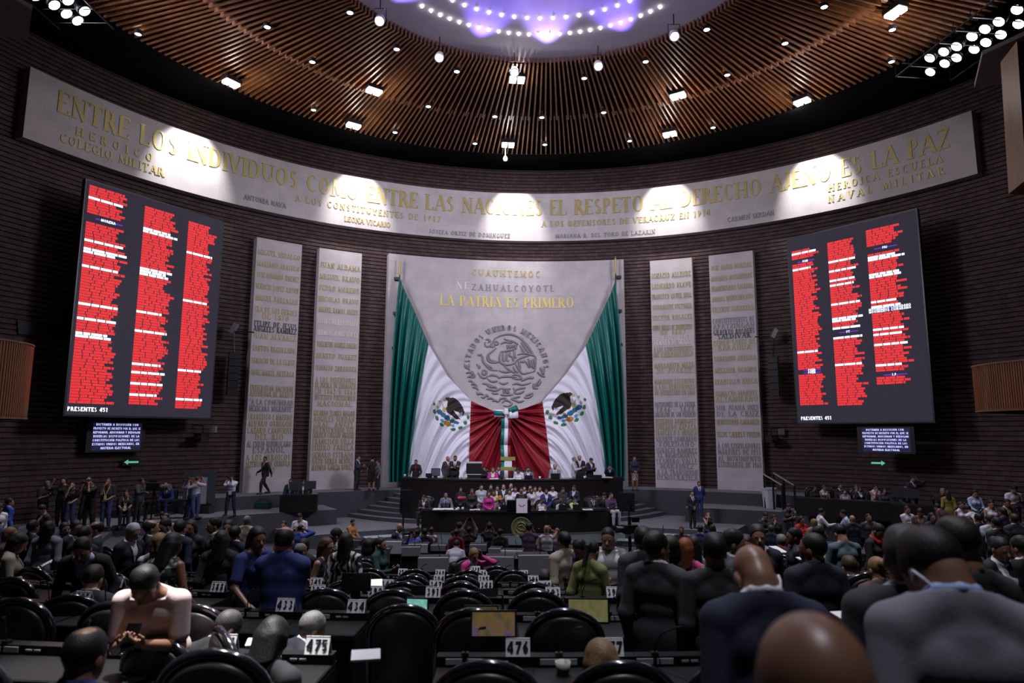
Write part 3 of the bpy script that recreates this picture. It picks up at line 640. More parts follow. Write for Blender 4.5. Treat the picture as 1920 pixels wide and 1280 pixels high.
# ------------------------------------------------------------------ voting boards
M_SCR = mat('board_screen', (.010, .010, .014), .8, emit=(.022, .019, .032), es=1.)
M_SRED = mat('board_red', (.3, .01, .01), .6, emit=(.80, .030, .035), es=1.)
M_SDRED = mat('board_dark_red', (.1, .01, .01), .6, emit=(.30, .012, .016), es=1.)
M_SWHT = mat('board_white', (.8, .8, .8), .6, emit=(.85, .95, 1), es=1.25)
M_SPUR = mat('board_violet', (.1, .02, .3), .6, emit=(.10, .025, .42), es=1.)
def vboard(quad, lab, cols, d_cor, notes):
    """quad: picture corners tl,tr,br,bl with depths"""
    C = [at(x, y, d) for (x, y), d in zip(quad, d_cor)]
    # square the board up: vertical edges
    tl, tr, br, bl = C
    for a, b in ((tl, bl), (tr, br)): m = (a + b) / 2; a.x = b.x = m.x; a.y = b.y = m.y
    zt = (tl.z + tr.z) / 2; zb = (bl.z + br.z) / 2; tl.z = tr.z = zt; bl.z = br.z = zb
    U = (br - bl); W_ = U.length; U = U / W_; V = Vector((0, 0, 1)); Nn = U.cross(V); H_ = zt - zb
    if Nn.y > 0: Nn = -Nn
    t = thing('voting_board', bl, lab, 'voting screen')
    P = lambda u, v, w: U * u + V * v + Nn * w
    ang = math.atan2(U.y, U.x)
    mb = MB(); mb.box(P(W_ / 2, H_ / 2, -.14), (W_ + .12, .26, H_ + .12), ang); o = mb.build('cabinet', M_PLAST); o.parent = t
    mb = MB(); mb.quad(P(0, 0, 0), P(W_, 0, 0), P(W_, H_, 0), P(0, H_, 0)); o = mb.build('screen', M_SCR); o.parent = t
    row = H_ / 80.; R = random.Random(len(lab)); sc = o
    for ci, (u0, u1, v1, v0, whites, heads) in enumerate(cols):
        red, wht, pur, drk = MB(), MB(), MB(), MB()
        n = int((v1 - v0) * H_ / row)
        for k in range(n):
            fr_ = k / n; v = v1 * H_ - (k + .5) * row
            isw = any(abs(fr_ - x) < .5 / n for x in whites); hd = [h for h in heads if abs(fr_ - h[0]) < .6 / n]
            if hd:
                wd = (u1 - u0) * W_ * .8; c = (u0 + (u1 - u0) * .5) * W_
                pur.quad(P(c - wd * .35, v - row * .2, .006), P(c + wd * .5, v - row * .2, .006), P(c + wd * .5, v + row * .25, .006), P(c - wd * .35, v + row * .25, .006))
                lettering(wht, hd[0][1], lambda u, w_, q, c=c, v=v: P(c + u + .05, v + w_ - row * .4, .01 + q), row * .95, tk=.2, th=.2, serif=False, depth=.002)
                continue
            if any(0 < fr_ - h[0] < 1.2 / n or 0 < h[0] - fr_ < 1.2 / n for h in heads): continue
            tgt = wht if isw else red
            L_ = (u1 - u0) * W_ * (R.uniform(.74, 1.0) if R.random() > .2 else R.uniform(.95, 1.12)); u = u0 * W_
            while u < u0 * W_ + L_ - .05:
                wl = min(R.uniform(.22, .5), u0 * W_ + L_ - u)
                tgt.quad(P(u, v - row * .5, .006), P(u + wl, v - row * .5, .006), P(u + wl, v + row * .36, .006), P(u, v + row * .36, .006))
                # letter-like dark nicks inside each word
                x = u + .04
                if not isw:
                    while x < u + wl - .03:
                        h_ = R.choice((.12, .2, .3)); y_ = R.uniform(-.38, .05); drk.quad(P(x, v + row * y_, .009), P(x + .028, v + row * y_, .009), P(x + .028, v + row * (y_ + h_), .009), P(x, v + row * (y_ + h_), .009)); x += .065
                u += wl + .035
        for m_, mt, nm in ((red, M_SRED, 'red_name_column'), (wht, M_SWHT, 'white_names'), (pur, M_SPUR, 'party_headings'), (drk, M_SDRED, 'name_lettering')):
            if m_.v: o = m_.build(nm, mt); o.parent = t
    for u, v, s in notes:
        mb = MB(); lettering(mb, s, lambda a, b, q: P(u * W_ + a, v * H_ + b, .01 + q), row * 1.4, align=-1, tk=.24, th=.2, serif=False, depth=.002); o = mb.build('lettering', M_SWHT); o.parent = t
    return t
# left board: columns as (u0,u1,v_top,v_bottom,white rows,party headings)
LW1 = [.04, .135, .15, .31 * .8, .27, .28, .36, .55, .65, .75, .77]
vboard([(160, 353), (416, 412), (397, 788), (124, 782)], 'left voting board of red names beside the left stone tablets',
    [(.015, .27, .985, .04, [.05, .06, .165, .255, .29, .3, .37, .545, .61, .68, .69], [(.145, 'MORENA')]),
     (.385, .62, .965, .04, [.105, .115, .125, .31, .33, .34, .53, .54, .63, .80, .83, .89, .94], []),
     (.715, .93, .955, .04, [.16, .42, .80, .95], [])], [24.5, 29.6, 29.6, 24.5], [(.01, .015, 'PRESENTES 451')])
vboard([(1475, 438), (1716, 397), (1751, 783), (1497, 790)], 'right voting board of red names beside the right stone tablets',
    [(.03, .24, .93, .09, [.01, .115, .655], [(.07, 'PAN'), (.785, 'PVEM')]),
     (.335, .555, .935, .08, [.115, .18, .235, .27, .38, .47, .48, .53, .59, .745], [(.56, 'PT')]),
     (.64, .88, .955, .175, [.18, .20, .29, .30, .31, .46, .50, .64, .68, .735, .87], [(.13, 'PRI'), (.525, 'MOVIMIENTO CIUDADANO'), (.93, 'S.P.')])], [31.8, 27.3, 27.3, 31.8], [(.03, .015, 'PRESENTES 451')])
# text monitors below the boards, exit arrows
M_BLUEW = mat('screen_blue_white', (.5, .5, .9), .5, emit=(.55, .55, 1), es=1.1)
M_SCR2 = mat('text_screen', (.01, .01, .03), .4, emit=(.008, .008, .03), es=1.)
TXT = ['DICTÁMEN A DISCUSIÓN CON', 'PROYECTO DE DECRETO POR EL QUE SE', 'REFORMAN, ADICIONAN Y DEROGAN', 'DIVERSAS DISPOSICIONES DE LA', 'CONSTITUCIÓN POLÍTICA DE LOS', 'ESTADOS UNIDOS MEXICANOS, EN', 'MATERIA ELECTORAL']
def textmon(q, d, lab):
    (x0, y0), (x1, y1) = q; a, b = at(x0, y1, d[0]), at(x1, y1, d[1]); top = at((x0 + x1) / 2, y0, (d[0] + d[1]) / 2)
    a.z = b.z = (a.z + b.z) / 2; U = b - a; W_ = U.length; U /= W_; H_ = top.z - a.z; Nn = Vector((U.y, -U.x, 0)); ang = math.atan2(U.y, U.x)
    t = thing('text_monitor', a, lab, 'monitor'); P = lambda u, v, w: U * u + Vector((0, 0, v)) + Nn * w
    mb = MB(); mb.box(P(W_ / 2, H_ / 2, -.08), (W_ + .1, .14, H_ + .1), ang); o = mb.build('bezel', M_PLAST); o.parent = t
    mb = MB(); mb.quad(P(W_ * .07, .02, 0), P(W_ * .95, .02, 0), P(W_ * .95, H_ - .02, 0), P(W_ * .07, H_ - .02, 0)); o = mb.build('screen', M_SCR2); o.parent = t
    mb = MB(); rh = H_ / 7.3
    for i, s in enumerate(TXT): lettering(mb, s, lambda u, v, w, i=i: P(W_ * .5 + u, H_ - rh * (i + .85) + v, .004 + w), rh * .58, ls=.12, tk=.24, th=.2, serif=False, depth=.002, width=min(W_ * .84, text_width(s, .12) * rh * .56))
    o = mb.build('lettering', M_BLUEW); o.parent = t
textmon(((164, 797), (269, 850)), (26.6, 28.4), 'text monitor on the left wall under the left voting board')
textmon(((1613, 797), (1716, 843)), (29.6, 28.0), 'text monitor on the right wall under the right voting board')
def arrow(px, py, d, s, lab, tilt):
    p = at(px, py, d); t = thing('exit_arrow_sign', p, lab, 'exit sign', rz=tilt)
    mb = MB(); mb.box((0, .03, 0), (.62, .04, .3)); o = mb.build('plate', mat('dark_green_plate', (.01, .03, .02), .5)); o.parent = t
    mb = MB(); vs = [(-.26*s, -.0, .04), (.12*s, -.0, .04), (.12*s, 0, .11), (.27*s, 0, 0), (.12*s, 0, -.11), (.12*s, 0, -.04), (-.26*s, 0, -.04)]
    vs = [(x, -.002, z) for x, _, z in vs]
    mb.add(vs, [tuple(range(7))]); o = mb.build('arrow', mat('green_glow', (.1, .4, .2), .5, emit=(.12, .36, .22), es=1.)); o.parent = t
arrow(248, 871, 28.2, -1, 'small green exit arrow pointing left on the left wall', .55)
arrow(1648, 863, 29., 1, 'small green exit arrow pointing right on the right wall', -.5)
# ------------------------------------------------------------------ draped flags
M_GRN = mat('flag_green', (.003, .155, .128), .40, noise=.08, nscale=3); M_FWH = mat('flag_white', (.78, .77, .84), .55); M_FRD = mat('flag_red', (.25, .006, .016), .5)
M_EBR = mat('emblem_brown', (.022, .012, .008), .7); M_EGR = mat('emblem_green', (.03, .17, .04), .7); M_EBL = mat('emblem_blue', (.02, .12, .22), .7); M_EOR = mat('emblem_orange', (.50, .22, .02), .7); M_ECY = mat('emblem_sky', (.08, .28, .55), .7); M_EYE = mat('emblem_yellow', (.45, .40, .18), .7)
def poly_interp(pts, n):
    d = [0.]
    for a, b in zip(pts[:-1], pts[1:]): d.append(d[-1] + math.hypot(b[0] - a[0], b[1] - a[1]))
    out = []
    for i in range(n + 1):
        t = d[-1] * i / n; k = max(j for j in range(len(d)) if d[j] <= t + 1e-9); k = min(k, len(pts) - 2)
        f = (t - d[k]) / (d[k + 1] - d[k]); f = min(max(f, 0), 1)
        out.append((pts[k][0] + (pts[k+1][0] - pts[k][0]) * f, pts[k][1] + (pts[k+1][1] - pts[k][1]) * f))
    return out
def inpoly(x, y, P):
    c = False; j = len(P) - 1
    for i in range(len(P)):
        if (P[i][1] > y) != (P[j][1] > y) and x < (P[j][0] - P[i][0]) * (y - P[i][1]) / (P[j][1] - P[i][1]) + P[i][0]: c = not c
        j = i
    return c
def em_color(x, y):
    """printed eagle, picture offsets from the emblem's top left on the left flag (12.8 units a pixel)"""
    X, Y = x, y
    if inpoly(X, Y, [(585,215),(640,190),(720,205),(800,210),(880,260),(960,350),(1010,450),(1045,540),(1035,600),(1000,650),(985,560),(965,640),(950,570),(930,600),(910,560),(850,535),(800,515),(780,510),(870,620),(955,725),(860,730),(780,670),(700,610),(630,560),(610,480),(630,380),(650,290),(600,260)]): return 'brown'
    for cx, cy, rx, ry, an, c in ((320,360,28,40,20,'green'),(330,545,38,60,-10,'green'),(385,700,40,62,-25,'green'),(500,855,60,38,40,'green'),(780,970,66,38,5,'green'),(950,925,60,40,-25,'green'),(1070,805,48,46,-40,'green'),(1135,665,36,52,-10,'green'),
        (450,550,75,62,40,'blue'),(540,620,70,55,35,'blue'),(630,690,85,60,35,'blue'),(770,775,85,45,20,'blue'),(865,805,55,38,10,'blue'),(510,760,60,35,50,'sky'),(775,875,40,38,0,'sky'),(645,835,95,62,20,'orange'),(570,500,55,60,0,'yellow'),(585,265,45,35,0,'yellow'),(760,715,45,32,20,'yellow'),(405,440,30,45,0,'yellow'),(455,300,30,34,0,'yellow'),(530,400,14,60,-15,'yellow')):
        a = math.radians(an); dx, dy = X - cx, Y - cy; u, v = dx * math.cos(a) + dy * math.sin(a), -dx * math.sin(a) + dy * math.cos(a)
        if (u / rx)**2 + (v / ry)**2 < 1: return c
    return None
def flag(side):
    if side < 0:
        top = [(748, 520), (758, 545), (775, 580), (804, 647), (840, 706), (884, 752), (925, 770), (944, 773)]; cut = (3, 5)
        bot = [(731, 905), (766, 905), (880, 905), (946, 905)]
        bend = -5.
        emap = lambda x, y: ((x - 790) * 12.8, (y - 730) * 12.8)
    else:
        top = [(1153, 525), (1144, 550), (1128, 585), (1098, 648), (1062, 700), (1018, 752), (985, 765), (960, 771)]; cut = (3, 5)
        bot = [(1174, 900), (1140, 905), (1038, 905), (946, 905)]
        bend = 5.
        emap = lambda x, y: (290 + (1100 - x) * 11.6, (y - 719.5) * 12.8)
    NS, NT = 210, 150
    # top and bottom curves with s split in three equal bands
    Ta = poly_interp(top[:cut[0] + 1], NS // 3) + poly_interp(top[cut[0]:cut[1] + 1], NS // 3)[1:] + poly_interp(top[cut[1]:], NS // 3)[1:]
    Ba = []
    for i in range(3): Ba += poly_interp([bot[i], bot[i + 1]], NS // 3)[(1 if i else 0):]
    V = []; PXY = []
    kx, ky = 947, 774
    for i in range(NS + 1):
        s = i / NS
        for j in range(NT + 1):
            t = j / NT; x0, y0 = Ta[i]; x1, y1 = Ba[i]
            b = 3 * t * (1 - t)
            x = x0 + (x1 - x0) * t; y = y0 + (y1 - y0) * t
            # side bows: pole edge hangs outward, white band sways in
            x += bend * b * (1.6 if s < .34 else .3) * (1 - s)
            if s < 1/3:
                l = s * 3; ph = 2 * PI * (l * 4.6 + .25 * math.sin(5 * l)); A = .55 * min(1, t * 2.2 + .12) * (1 - .25 * t)
                ph2 = 2 * PI * (l * 11 + t * .3); A2 = .06
            elif s < 2/3:
                l = (s - 1/3) * 3
                q = t * (.35 + 1.25 * l) * 3.9 + 1.5 * l * (1 - .2 * t); ph = 2 * PI * q; A = .30 * min(1, .3 + t * 2) * (.75 + .25 * math.sin(7 * l))
                ph2 = 2 * PI * (q * 2.3 + l * 2); A2 = .05
            else:
                l = (s - 2/3) * 3; an = math.atan2(y - ky + 3, abs(x - kx) + 3)
                rr = math.hypot(x - kx, y - ky); ph = 2 * PI * (an / (PI / 2) * 6.5 + .0015 * rr); A = .28 * min(1, rr / 45)
                ph2 = 2 * PI * (an / (PI / 2) * 14 + .003 * rr); A2 = .05 * min(1, rr / 40)
            # blend folds at the band seams
            sk = min(abs(s - 1/3), abs(s - 2/3)) * 18; fade = min(1, .45 + .55 * sk)
            wv = math.sin(ph); wv = math.copysign(abs(wv)**.75, wv)
            d = .42 + A * fade * (.5 + .5 * wv) + A2 * math.sin(ph2) + .25 * math.sin(PI * min(t, 1)) * (.4 + .6 * (1 - abs(s - .5) * 2))
            V.append(rayc(x, y, RW - d)); PXY.append((x, y))
    W_ = NT + 1; bands = {}
    def eo(x, y):
        X, Y = emap(x, y)
        return em_color(X, Y) if (0 < X < 1300 and 100 < Y < 1100) else None
    for i in range(NS):
        s = (i + .5) / NS; base = 'green_band' if s < 1/3 else ('white_band' if s < 2/3 else 'red_band')
        for j in range(NT):
            k = i * W_ + j; f = (k, k + W_, k + W_ + 1, k + 1)
            c = None
            if base == 'white_band':
                x = sum(PXY[q][0] for q in f) / 4; y = sum(PXY[q][1] for q in f) / 4
                c = eo(x, y)
            bands.setdefault('printed_eagle' if c else base, []).append((f if side < 0 else f[::-1], c))
    nm = 'left' if side < 0 else 'right'
    t = thing('draped_flag', V[0], 'green white and red flag with eagle draped on the %s of the stone panel' % nm, 'flag', 'two draped flags tied in the middle')
    order = ['brown', 'green', 'blue', 'orange', 'sky', 'yellow']
    for b, fs in bands.items():
        used = sorted({v for f, _ in fs for v in f}); mp = {v: n for n, v in enumerate(used)}
        me = bpy.data.meshes.new(b); me.from_pydata([V[v] - V[0] for v in used], [], [tuple(mp[v] for v in f) for f, _ in fs])
        if b == 'printed_eagle':
            for m_ in (M_EBR, M_EGR, M_EBL, M_EOR, M_ECY, M_EYE): me.materials.append(m_)
            me.polygons.foreach_set('material_index', [order.index(c) for _, c in fs])
        else: me.materials.append({'green_band': M_GRN, 'white_band': M_FWH, 'red_band': M_FRD}[b])
        me.polygons.foreach_set('use_smooth', [True] * len(fs)); me.update()
        o = obj(b, me); o.parent = t
    # pole with gilt spear tip and wall brackets
    px, py = (749, 497) if side < 0 else (1153, 492)
    p0 = rayc(px, py, RW - .3); p1 = rayc(px - 2 * (1 if side < 0 else -1), 640, RW - .3)
    t2 = thing('flag_pole', p0, 'flag pole with gilt spear tip at the %s edge of the stone panel' % nm, 'flag pole', 'two flag poles')
    mb = MB(); mb.tube([(0, 0, -.45), p1 - p0], .035, 8); o = mb.build('shaft', M_METAL); o.parent = t2
    mb = MB(); mb.lathe([(0, .42), (.07, .12), (.03, 0), (.06, -.08), (.075, -.3), (.05, -.5), (.09, -.55), (.04, -.62)], (0, 0, 0), 12); o = mb.build('spear_tip', M_GOLD, smooth=True); o.parent = t2
    for dz in (-.78, -2.7, -4.6):
        mb = MB(); mb.box((-.16 if side < 0 else .16, .12, dz), (.3, .28, .14)); o = mb.build('bracket', M_METAL); o.parent = t2
flag(-1); flag(1)
# tricolour ribbon and bow at the knot
kn = rayc(950, 772, RW - .95); t = thing('ribbon_bow', kn, 'green white and red ribbon bow tying the two flags together', 'ribbon')
kk = (RY + 20.5 - 0) and (kn.y) * 1.0 / FPX * 1.02
def kp(dx, dy, out): return Vector((dx * kk, -out, -dy * kk))
def ribbon(path, w0, mat_, nm):
    mb = MB(); n = len(path)
    for i in range(n - 1):
        (x0, y0, o0), (x1, y1, o1) = path[i], path[i + 1]
        dx, dy = x1 - x0, y1 - y0; l = math.hypot(dx, dy); nx, ny = -dy / l, dx / l
        if i == 0: pn = (nx, ny)
        a = [kp(x0 + pn[0] * w0[0], y0 + pn[1] * w0[0], o0), kp(x0 + pn[0] * w0[1], y0 + pn[1] * w0[1], o0), kp(x1 + nx * w0[1], y1 + ny * w0[1], o1), kp(x1 + nx * w0[0], y1 + ny * w0[0], o1)]
        mb.quad(*a); pn = (nx, ny)
    o = mb.build(nm, mat_, smooth=True); o.parent = t; o.modifiers.new('t', 'SOLIDIFY').thickness = .02
for w0, m_, nm in (((2, 8), M_GRN, 'green_tail'), ((-5, 2), M_FWH, 'white_tail'), ((-10, -5), M_FRD, 'red_tail')):
    ribbon([(-1, 2, .1), (-1, 30, .16), (-2, 60, .12), (-1, 90, .15), (-1, 126, .12)], w0, m_, nm)
ribbon([(-3, 0, .2), (-10, 0, .32), (-22, -1, .25)], (-7, 1), M_GRN, 'green_loop'); ribbon([(-3, 6, .2), (-10, 5, .3), (-22, 5, .22)], (-4, 9), M_FWH, 'white_loop')
ribbon([(3, 0, .2), (10, -3, .32), (21, -8, .25)], (-5, 5), M_GRN, 'green_loop'); ribbon([(3, 4, .2), (10, 4, .3), (22, 3, .22)], (-4, 8), M_FWH, 'white_loop')
mb = MB(); mb.box(kp(0, 0, .34), (.24, .14, .34)); o = mb.build('knot', M_FWH); o.parent = t; o.modifiers.new('b', 'BEVEL').width = .05
# ------------------------------------------------------------------ dais desks
M_DESK = M_DARKW; M_DTOP = mat('desk_top_black', (.02, .018, .018), .28)
def dais_desk(name, P, r, a0, a1, z0, z1, depth, lab):
    t = thing(name, P(r, 0, z0), lab, 'desk'); o0 = t.location.copy()
    Pm = lambda rr, a, z: P(rr, a, z) - o0
    mb = MB(); arc_block(mb, r - .06, r, z0, z1 - .05, a0, a1, 40, Pm); o = mb.build('front_panel', M_DESK); o.parent = t
    mb = MB(); arc_block(mb, r - depth, r + .05, z1 - .05, z1, a0, a1, 40, Pm); o = mb.build('desk_top', M_DTOP); o.parent = t
    mb = MB(); arc_block(mb, r, r + .012, z1 - .07, z1 - .045, a0, a1, 40, Pm); o = mb.build('edge_strip', M_STEEL); o.parent = t
    for a in (a0, a1):
        mb = MB(); arc_block(mb, r - depth, r - .06, z0, z1 - .05, a - .004, a + .004, 1, Pm); o = mb.build('side_panel', M_DESK); o.parent = t
    return t
UR, UA = 8.3, .685
LR, LA = 10.3, .405
dais_desk('presidium_desk', uc, UR, -UA, UA, Z_LAND, Z_ST + .79, .8, 'upper curved black desk of the presidium under the flags')
dk = dais_desk('secretaries_desk', lc, LR, -LA, LA, Z_LAND - .1, Z_MID + .75, .7, 'lower curved dark wood desk with a round seal on its front')
# seal on the lower desk
p = lc(LR + .03, .0, 1.0); mb = MB(); M_SEAL = mat('gilt_seal', (.20, .20, .085), .5, .4)
p = at(980, 988, 26.65); ax = Matrix.Rotation(PI / 2 , 3, 'X')
mb.lathe([(.35, 0), (.40, 0), (.41, .03), (.35, .03), (.33, .012)], (0, 0, 0), 28, axis=ax)
for k in range(10):
    a = math.radians(200 + 14 * k); mb.tube([(.26 * math.cos(a), -.01, .26 * math.sin(a)), (.20 * math.cos(a + .3), -.01, .20 * math.sin(a + .3))], .025, 5)
for pl in ([(-.16, .12), (-.05, .2), (.1, .16), (.2, 0), (.16, -.12)], [(-.16, .12), (-.18, 0), (-.05, -.1), (.16, -.12)], [(-.1, .05), (.05, .08), (.14, -.04)]):
    mb.tube([(x, -.01, z) for x, z in pl], .022, 5)
mb.lathe([(0, -.0), (.34, -.0)], (0, 0, 0), 28, axis=ax)
o = mb.build('seal', M_SEAL); o.location = p - dk.location; o.parent = dk; o['label'] = 'round gilt seal with an eagle'
# lectern with the white placard
pl_ = at(977, 915, 26.95); zt = Z_MID + .75
t = thing('lectern', (at(975, 920, 26.95).x, 26.95, zt), 'black lectern box with a white winged-emblem placard on the lower desk', 'lectern')
mb = MB(); mb.box((0, .1, .19), (.96, .35, .40)); o = mb.build('box', M_BLACK); o.parent = t; o.modifiers.new('b', 'BEVEL').width = .02
mb = MB(); px_ = at(980.5, 914, 26.75)
cx = px_.x - t.location.x
mb.box((cx, -.095, .2), (.44, .012, .56)); o = mb.build('placard', mat('placard_white', (.8, .8, .82), .6)); o.parent = t
mb = MB(); A = [(-.15,.03),(-.05,.01),(-.035,-.04),(0,-.02),(.035,-.04),(.05,.01),(.15,.03),(.10,-.02),(.06,-.06),(.03,-.075),(0,-.055),(-.03,-.075),(-.06,-.06),(-.10,-.02)]
mb.add([(cx + x, -.103, .22 + z) for x, z in A], [tuple(range(len(A)))]); o = mb.build('emblem', mat('emblem_red_orange', (.6, .13, .05), .6)); o.parent = t
# small green-white plate hanging behind the presidium chair
p = at(954, 869, 32.6); t = thing('hanging_plaque', p, 'pale olive framed plaque in front of the ribbon tails', 'plaque')
mb = MB(); mb.box((0, 0, .24), (.72, .05, .17)); mb.box((0, 0, -.24), (.72, .05, .17)); o = mb.build('bars', mat('olive_bar', (.25, .25, .06), .5)); o.parent = t
mb = MB(); mb.box((.02, .02, 0), (.34, .04, .42)); o = mb.build('board', M_FWH); o.parent = t
mb = MB(); mb.tube([(-.3, .05, -.3), (-.3, .05, -2.0)], .025, 6); mb.tube([(.3, .05, -.3), (.3, .05, -2.0)], .025, 6); o = mb.build('posts', M_METAL); o.parent = t
t.location.z += .0
# loudspeaker-like monitors on poles at both ends of the lower desk
for px, lab, sgn in ((759, 'black tilted screen on a tall pole left of the lower desk', -1), (1181, 'black tilted screen on a tall pole right of the lower desk', 1)):
    d = 26.2; q = at(px, 940, d); t = thing('pole_screen', (q.x, d, .4), lab, 'screen stand', 'screens on poles beside the desk')
    zc = q.z - .4
    mb = MB(); mb.tube([(0, 0, 0), (0, 0, zc + .1)], .035, 10); o = mb.build('pole', M_METAL); o.parent = t
    mb = MB(); mb.lathe([(.0, .03), (.3, .02), (.3, 0)], (0, 0, 0), 20); o = mb.build('base', M_METAL); o.parent = t
    mb = MB(); M_ = Matrix.Rotation(-.5 * sgn * .6, 3, 'Z') @ Matrix.Rotation(.12, 3, 'X'); mb.box((.05 * -sgn, .1, zc), (.42 if sgn < 0 else .6, .07, .82 if sgn < 0 else .72), mat=M_); o = mb.build('screen', M_PLAST); o.parent = t
    mb = MB(); mb.box((0, .03, zc), (.2, .08, .16)); o = mb.build('bracket', M_METAL); o.parent = t
# glass guard at the foot of the lower desk
M_GLASS = bpy.data.materials.new('guard_glass'); M_GLASS.use_nodes = True; _n = M_GLASS.node_tree.nodes; _b = _n['Principled BSDF']; _b.inputs['Base Color'].default_value = (.55, .7, .7, 1); _b.inputs['Roughness'].default_value = .05; _b.inputs['Alpha'].default_value = .22
t = thing('glass_guard', lc(LR + .75, 0, .4), 'low glass guard along the foot of the lower desk', 'guard rail'); o0 = t.location.copy()
mb = MB(); arc_block(mb, LR + .74, LR + .76, .4, .78, -.38, .38, 24, lambda r, a, z: lc(r, a, z) - o0); o = mb.build('glass', M_GLASS); o.parent = t
mb = MB(); arc_block(mb, LR + .73, LR + .77, .78, .81, -.38, .38, 24, lambda r, a, z: lc(r, a, z) - o0); o = mb.build('rail', M_STEEL); o.parent = t
# ------------------------------------------------------------------ figures: smooth-union distance fields meshed by surface nets
F32 = np.float32
def smin(a, b, k):
    h = np.clip(.5 + .5 * (b - a) / k, 0, 1); return b + (a - b) * h - k * h * (1 - h)
def surfnet(F, lo, h):
    inside = F < 0; nx, ny, nz = F.shape
    cnt = np.zeros((nx - 1, ny - 1, nz - 1), np.int8)
    for dx in (0, 1):
        for dy in (0, 1):
            for dz in (0, 1): cnt += inside[dx:nx-1+dx, dy:ny-1+dy, dz:nz-1+dz]
    act = (cnt > 0) & (cnt < 8); idx = np.full(act.shape, -1, np.int64); ijk = np.argwhere(act); n = len(ijk); idx[act] = np.arange(n)
    acc = np.zeros((n, 3), F32); wt = np.zeros((n, 1), F32); I, J, K = ijk.T
    for ax in range(3):
        o = [a for a in range(3) if a != ax]
        for b in (0, 1):
            for c in (0, 1):
                off = np.zeros(3, int); off[o[0]] = b; off[o[1]] = c; e = off.copy(); e[ax] = 1
                f0 = F[I + off[0], J + off[1], K + off[2]]; f1 = F[I + e[0], J + e[1], K + e[2]]
                m = (f0 < 0) != (f1 < 0); t = np.where(m, f0 / np.where(m, f0 - f1, 1), 0)
                p = np.tile(off.astype(F32), (n, 1)); p[:, ax] += t
                acc += np.where(m[:, None], p, 0); wt += m[:, None]
    V = lo + (ijk + acc / np.maximum(wt, 1)) * h
    quads = []
    for ax in range(3):
        o = [a for a in range(3) if a != ax]; sl0 = [slice(None)] * 3; sl1 = [slice(None)] * 3; sl0[ax] = slice(0, -1); sl1[ax] = slice(1, None)
        A, B = inside[tuple(sl0)], inside[tuple(sl1)]; ed = np.argwhere(A != B)
        ok = (ed[:, o[0]] > 0) & (ed[:, o[1]] > 0) & (ed[:, o[0]] < F.shape[o[0]] - 1) & (ed[:, o[1]] < F.shape[o[1]] - 1); ed = ed[ok]
        fl = A[tuple(ed.T)]; c = []
        for b, g in ((-1, -1), (0, -1), (0, 0), (-1, 0)):
            q = ed.copy(); q[:, o[0]] += b; q[:, o[1]] += g; c.append(idx[tuple(q.T)])
        q = np.stack(c, 1)
        if ax == 1: fl = ~fl
        q[~fl] = q[~fl][:, ::-1]
        quads.append(q)
    Q = np.concatenate(quads); return V, Q[(Q >= 0).all(1)]
def sdf_mesh(fn, lo, hi, h):
    lo = np.array(lo, F32) - 2 * h; hi = np.array(hi, F32) + 2 * h
    n = np.maximum(np.ceil((hi - lo) / (4 * h)).astype(int), 1)
    g = np.stack(np.meshgrid(*[lo[i] + (np.arange(n[i]) * 4 + 1.5) * h for i in range(3)], indexing='ij'), -1).reshape(-1, 3).astype(F32)
    C = fn(g).reshape(n); F = C.repeat(4, 0).repeat(4, 1).repeat(4, 2); m = np.abs(F) < 6.5 * h
    ii = np.argwhere(m); F[m] = fn((lo + ii * h).astype(F32))
    return surfnet(F, lo, h)
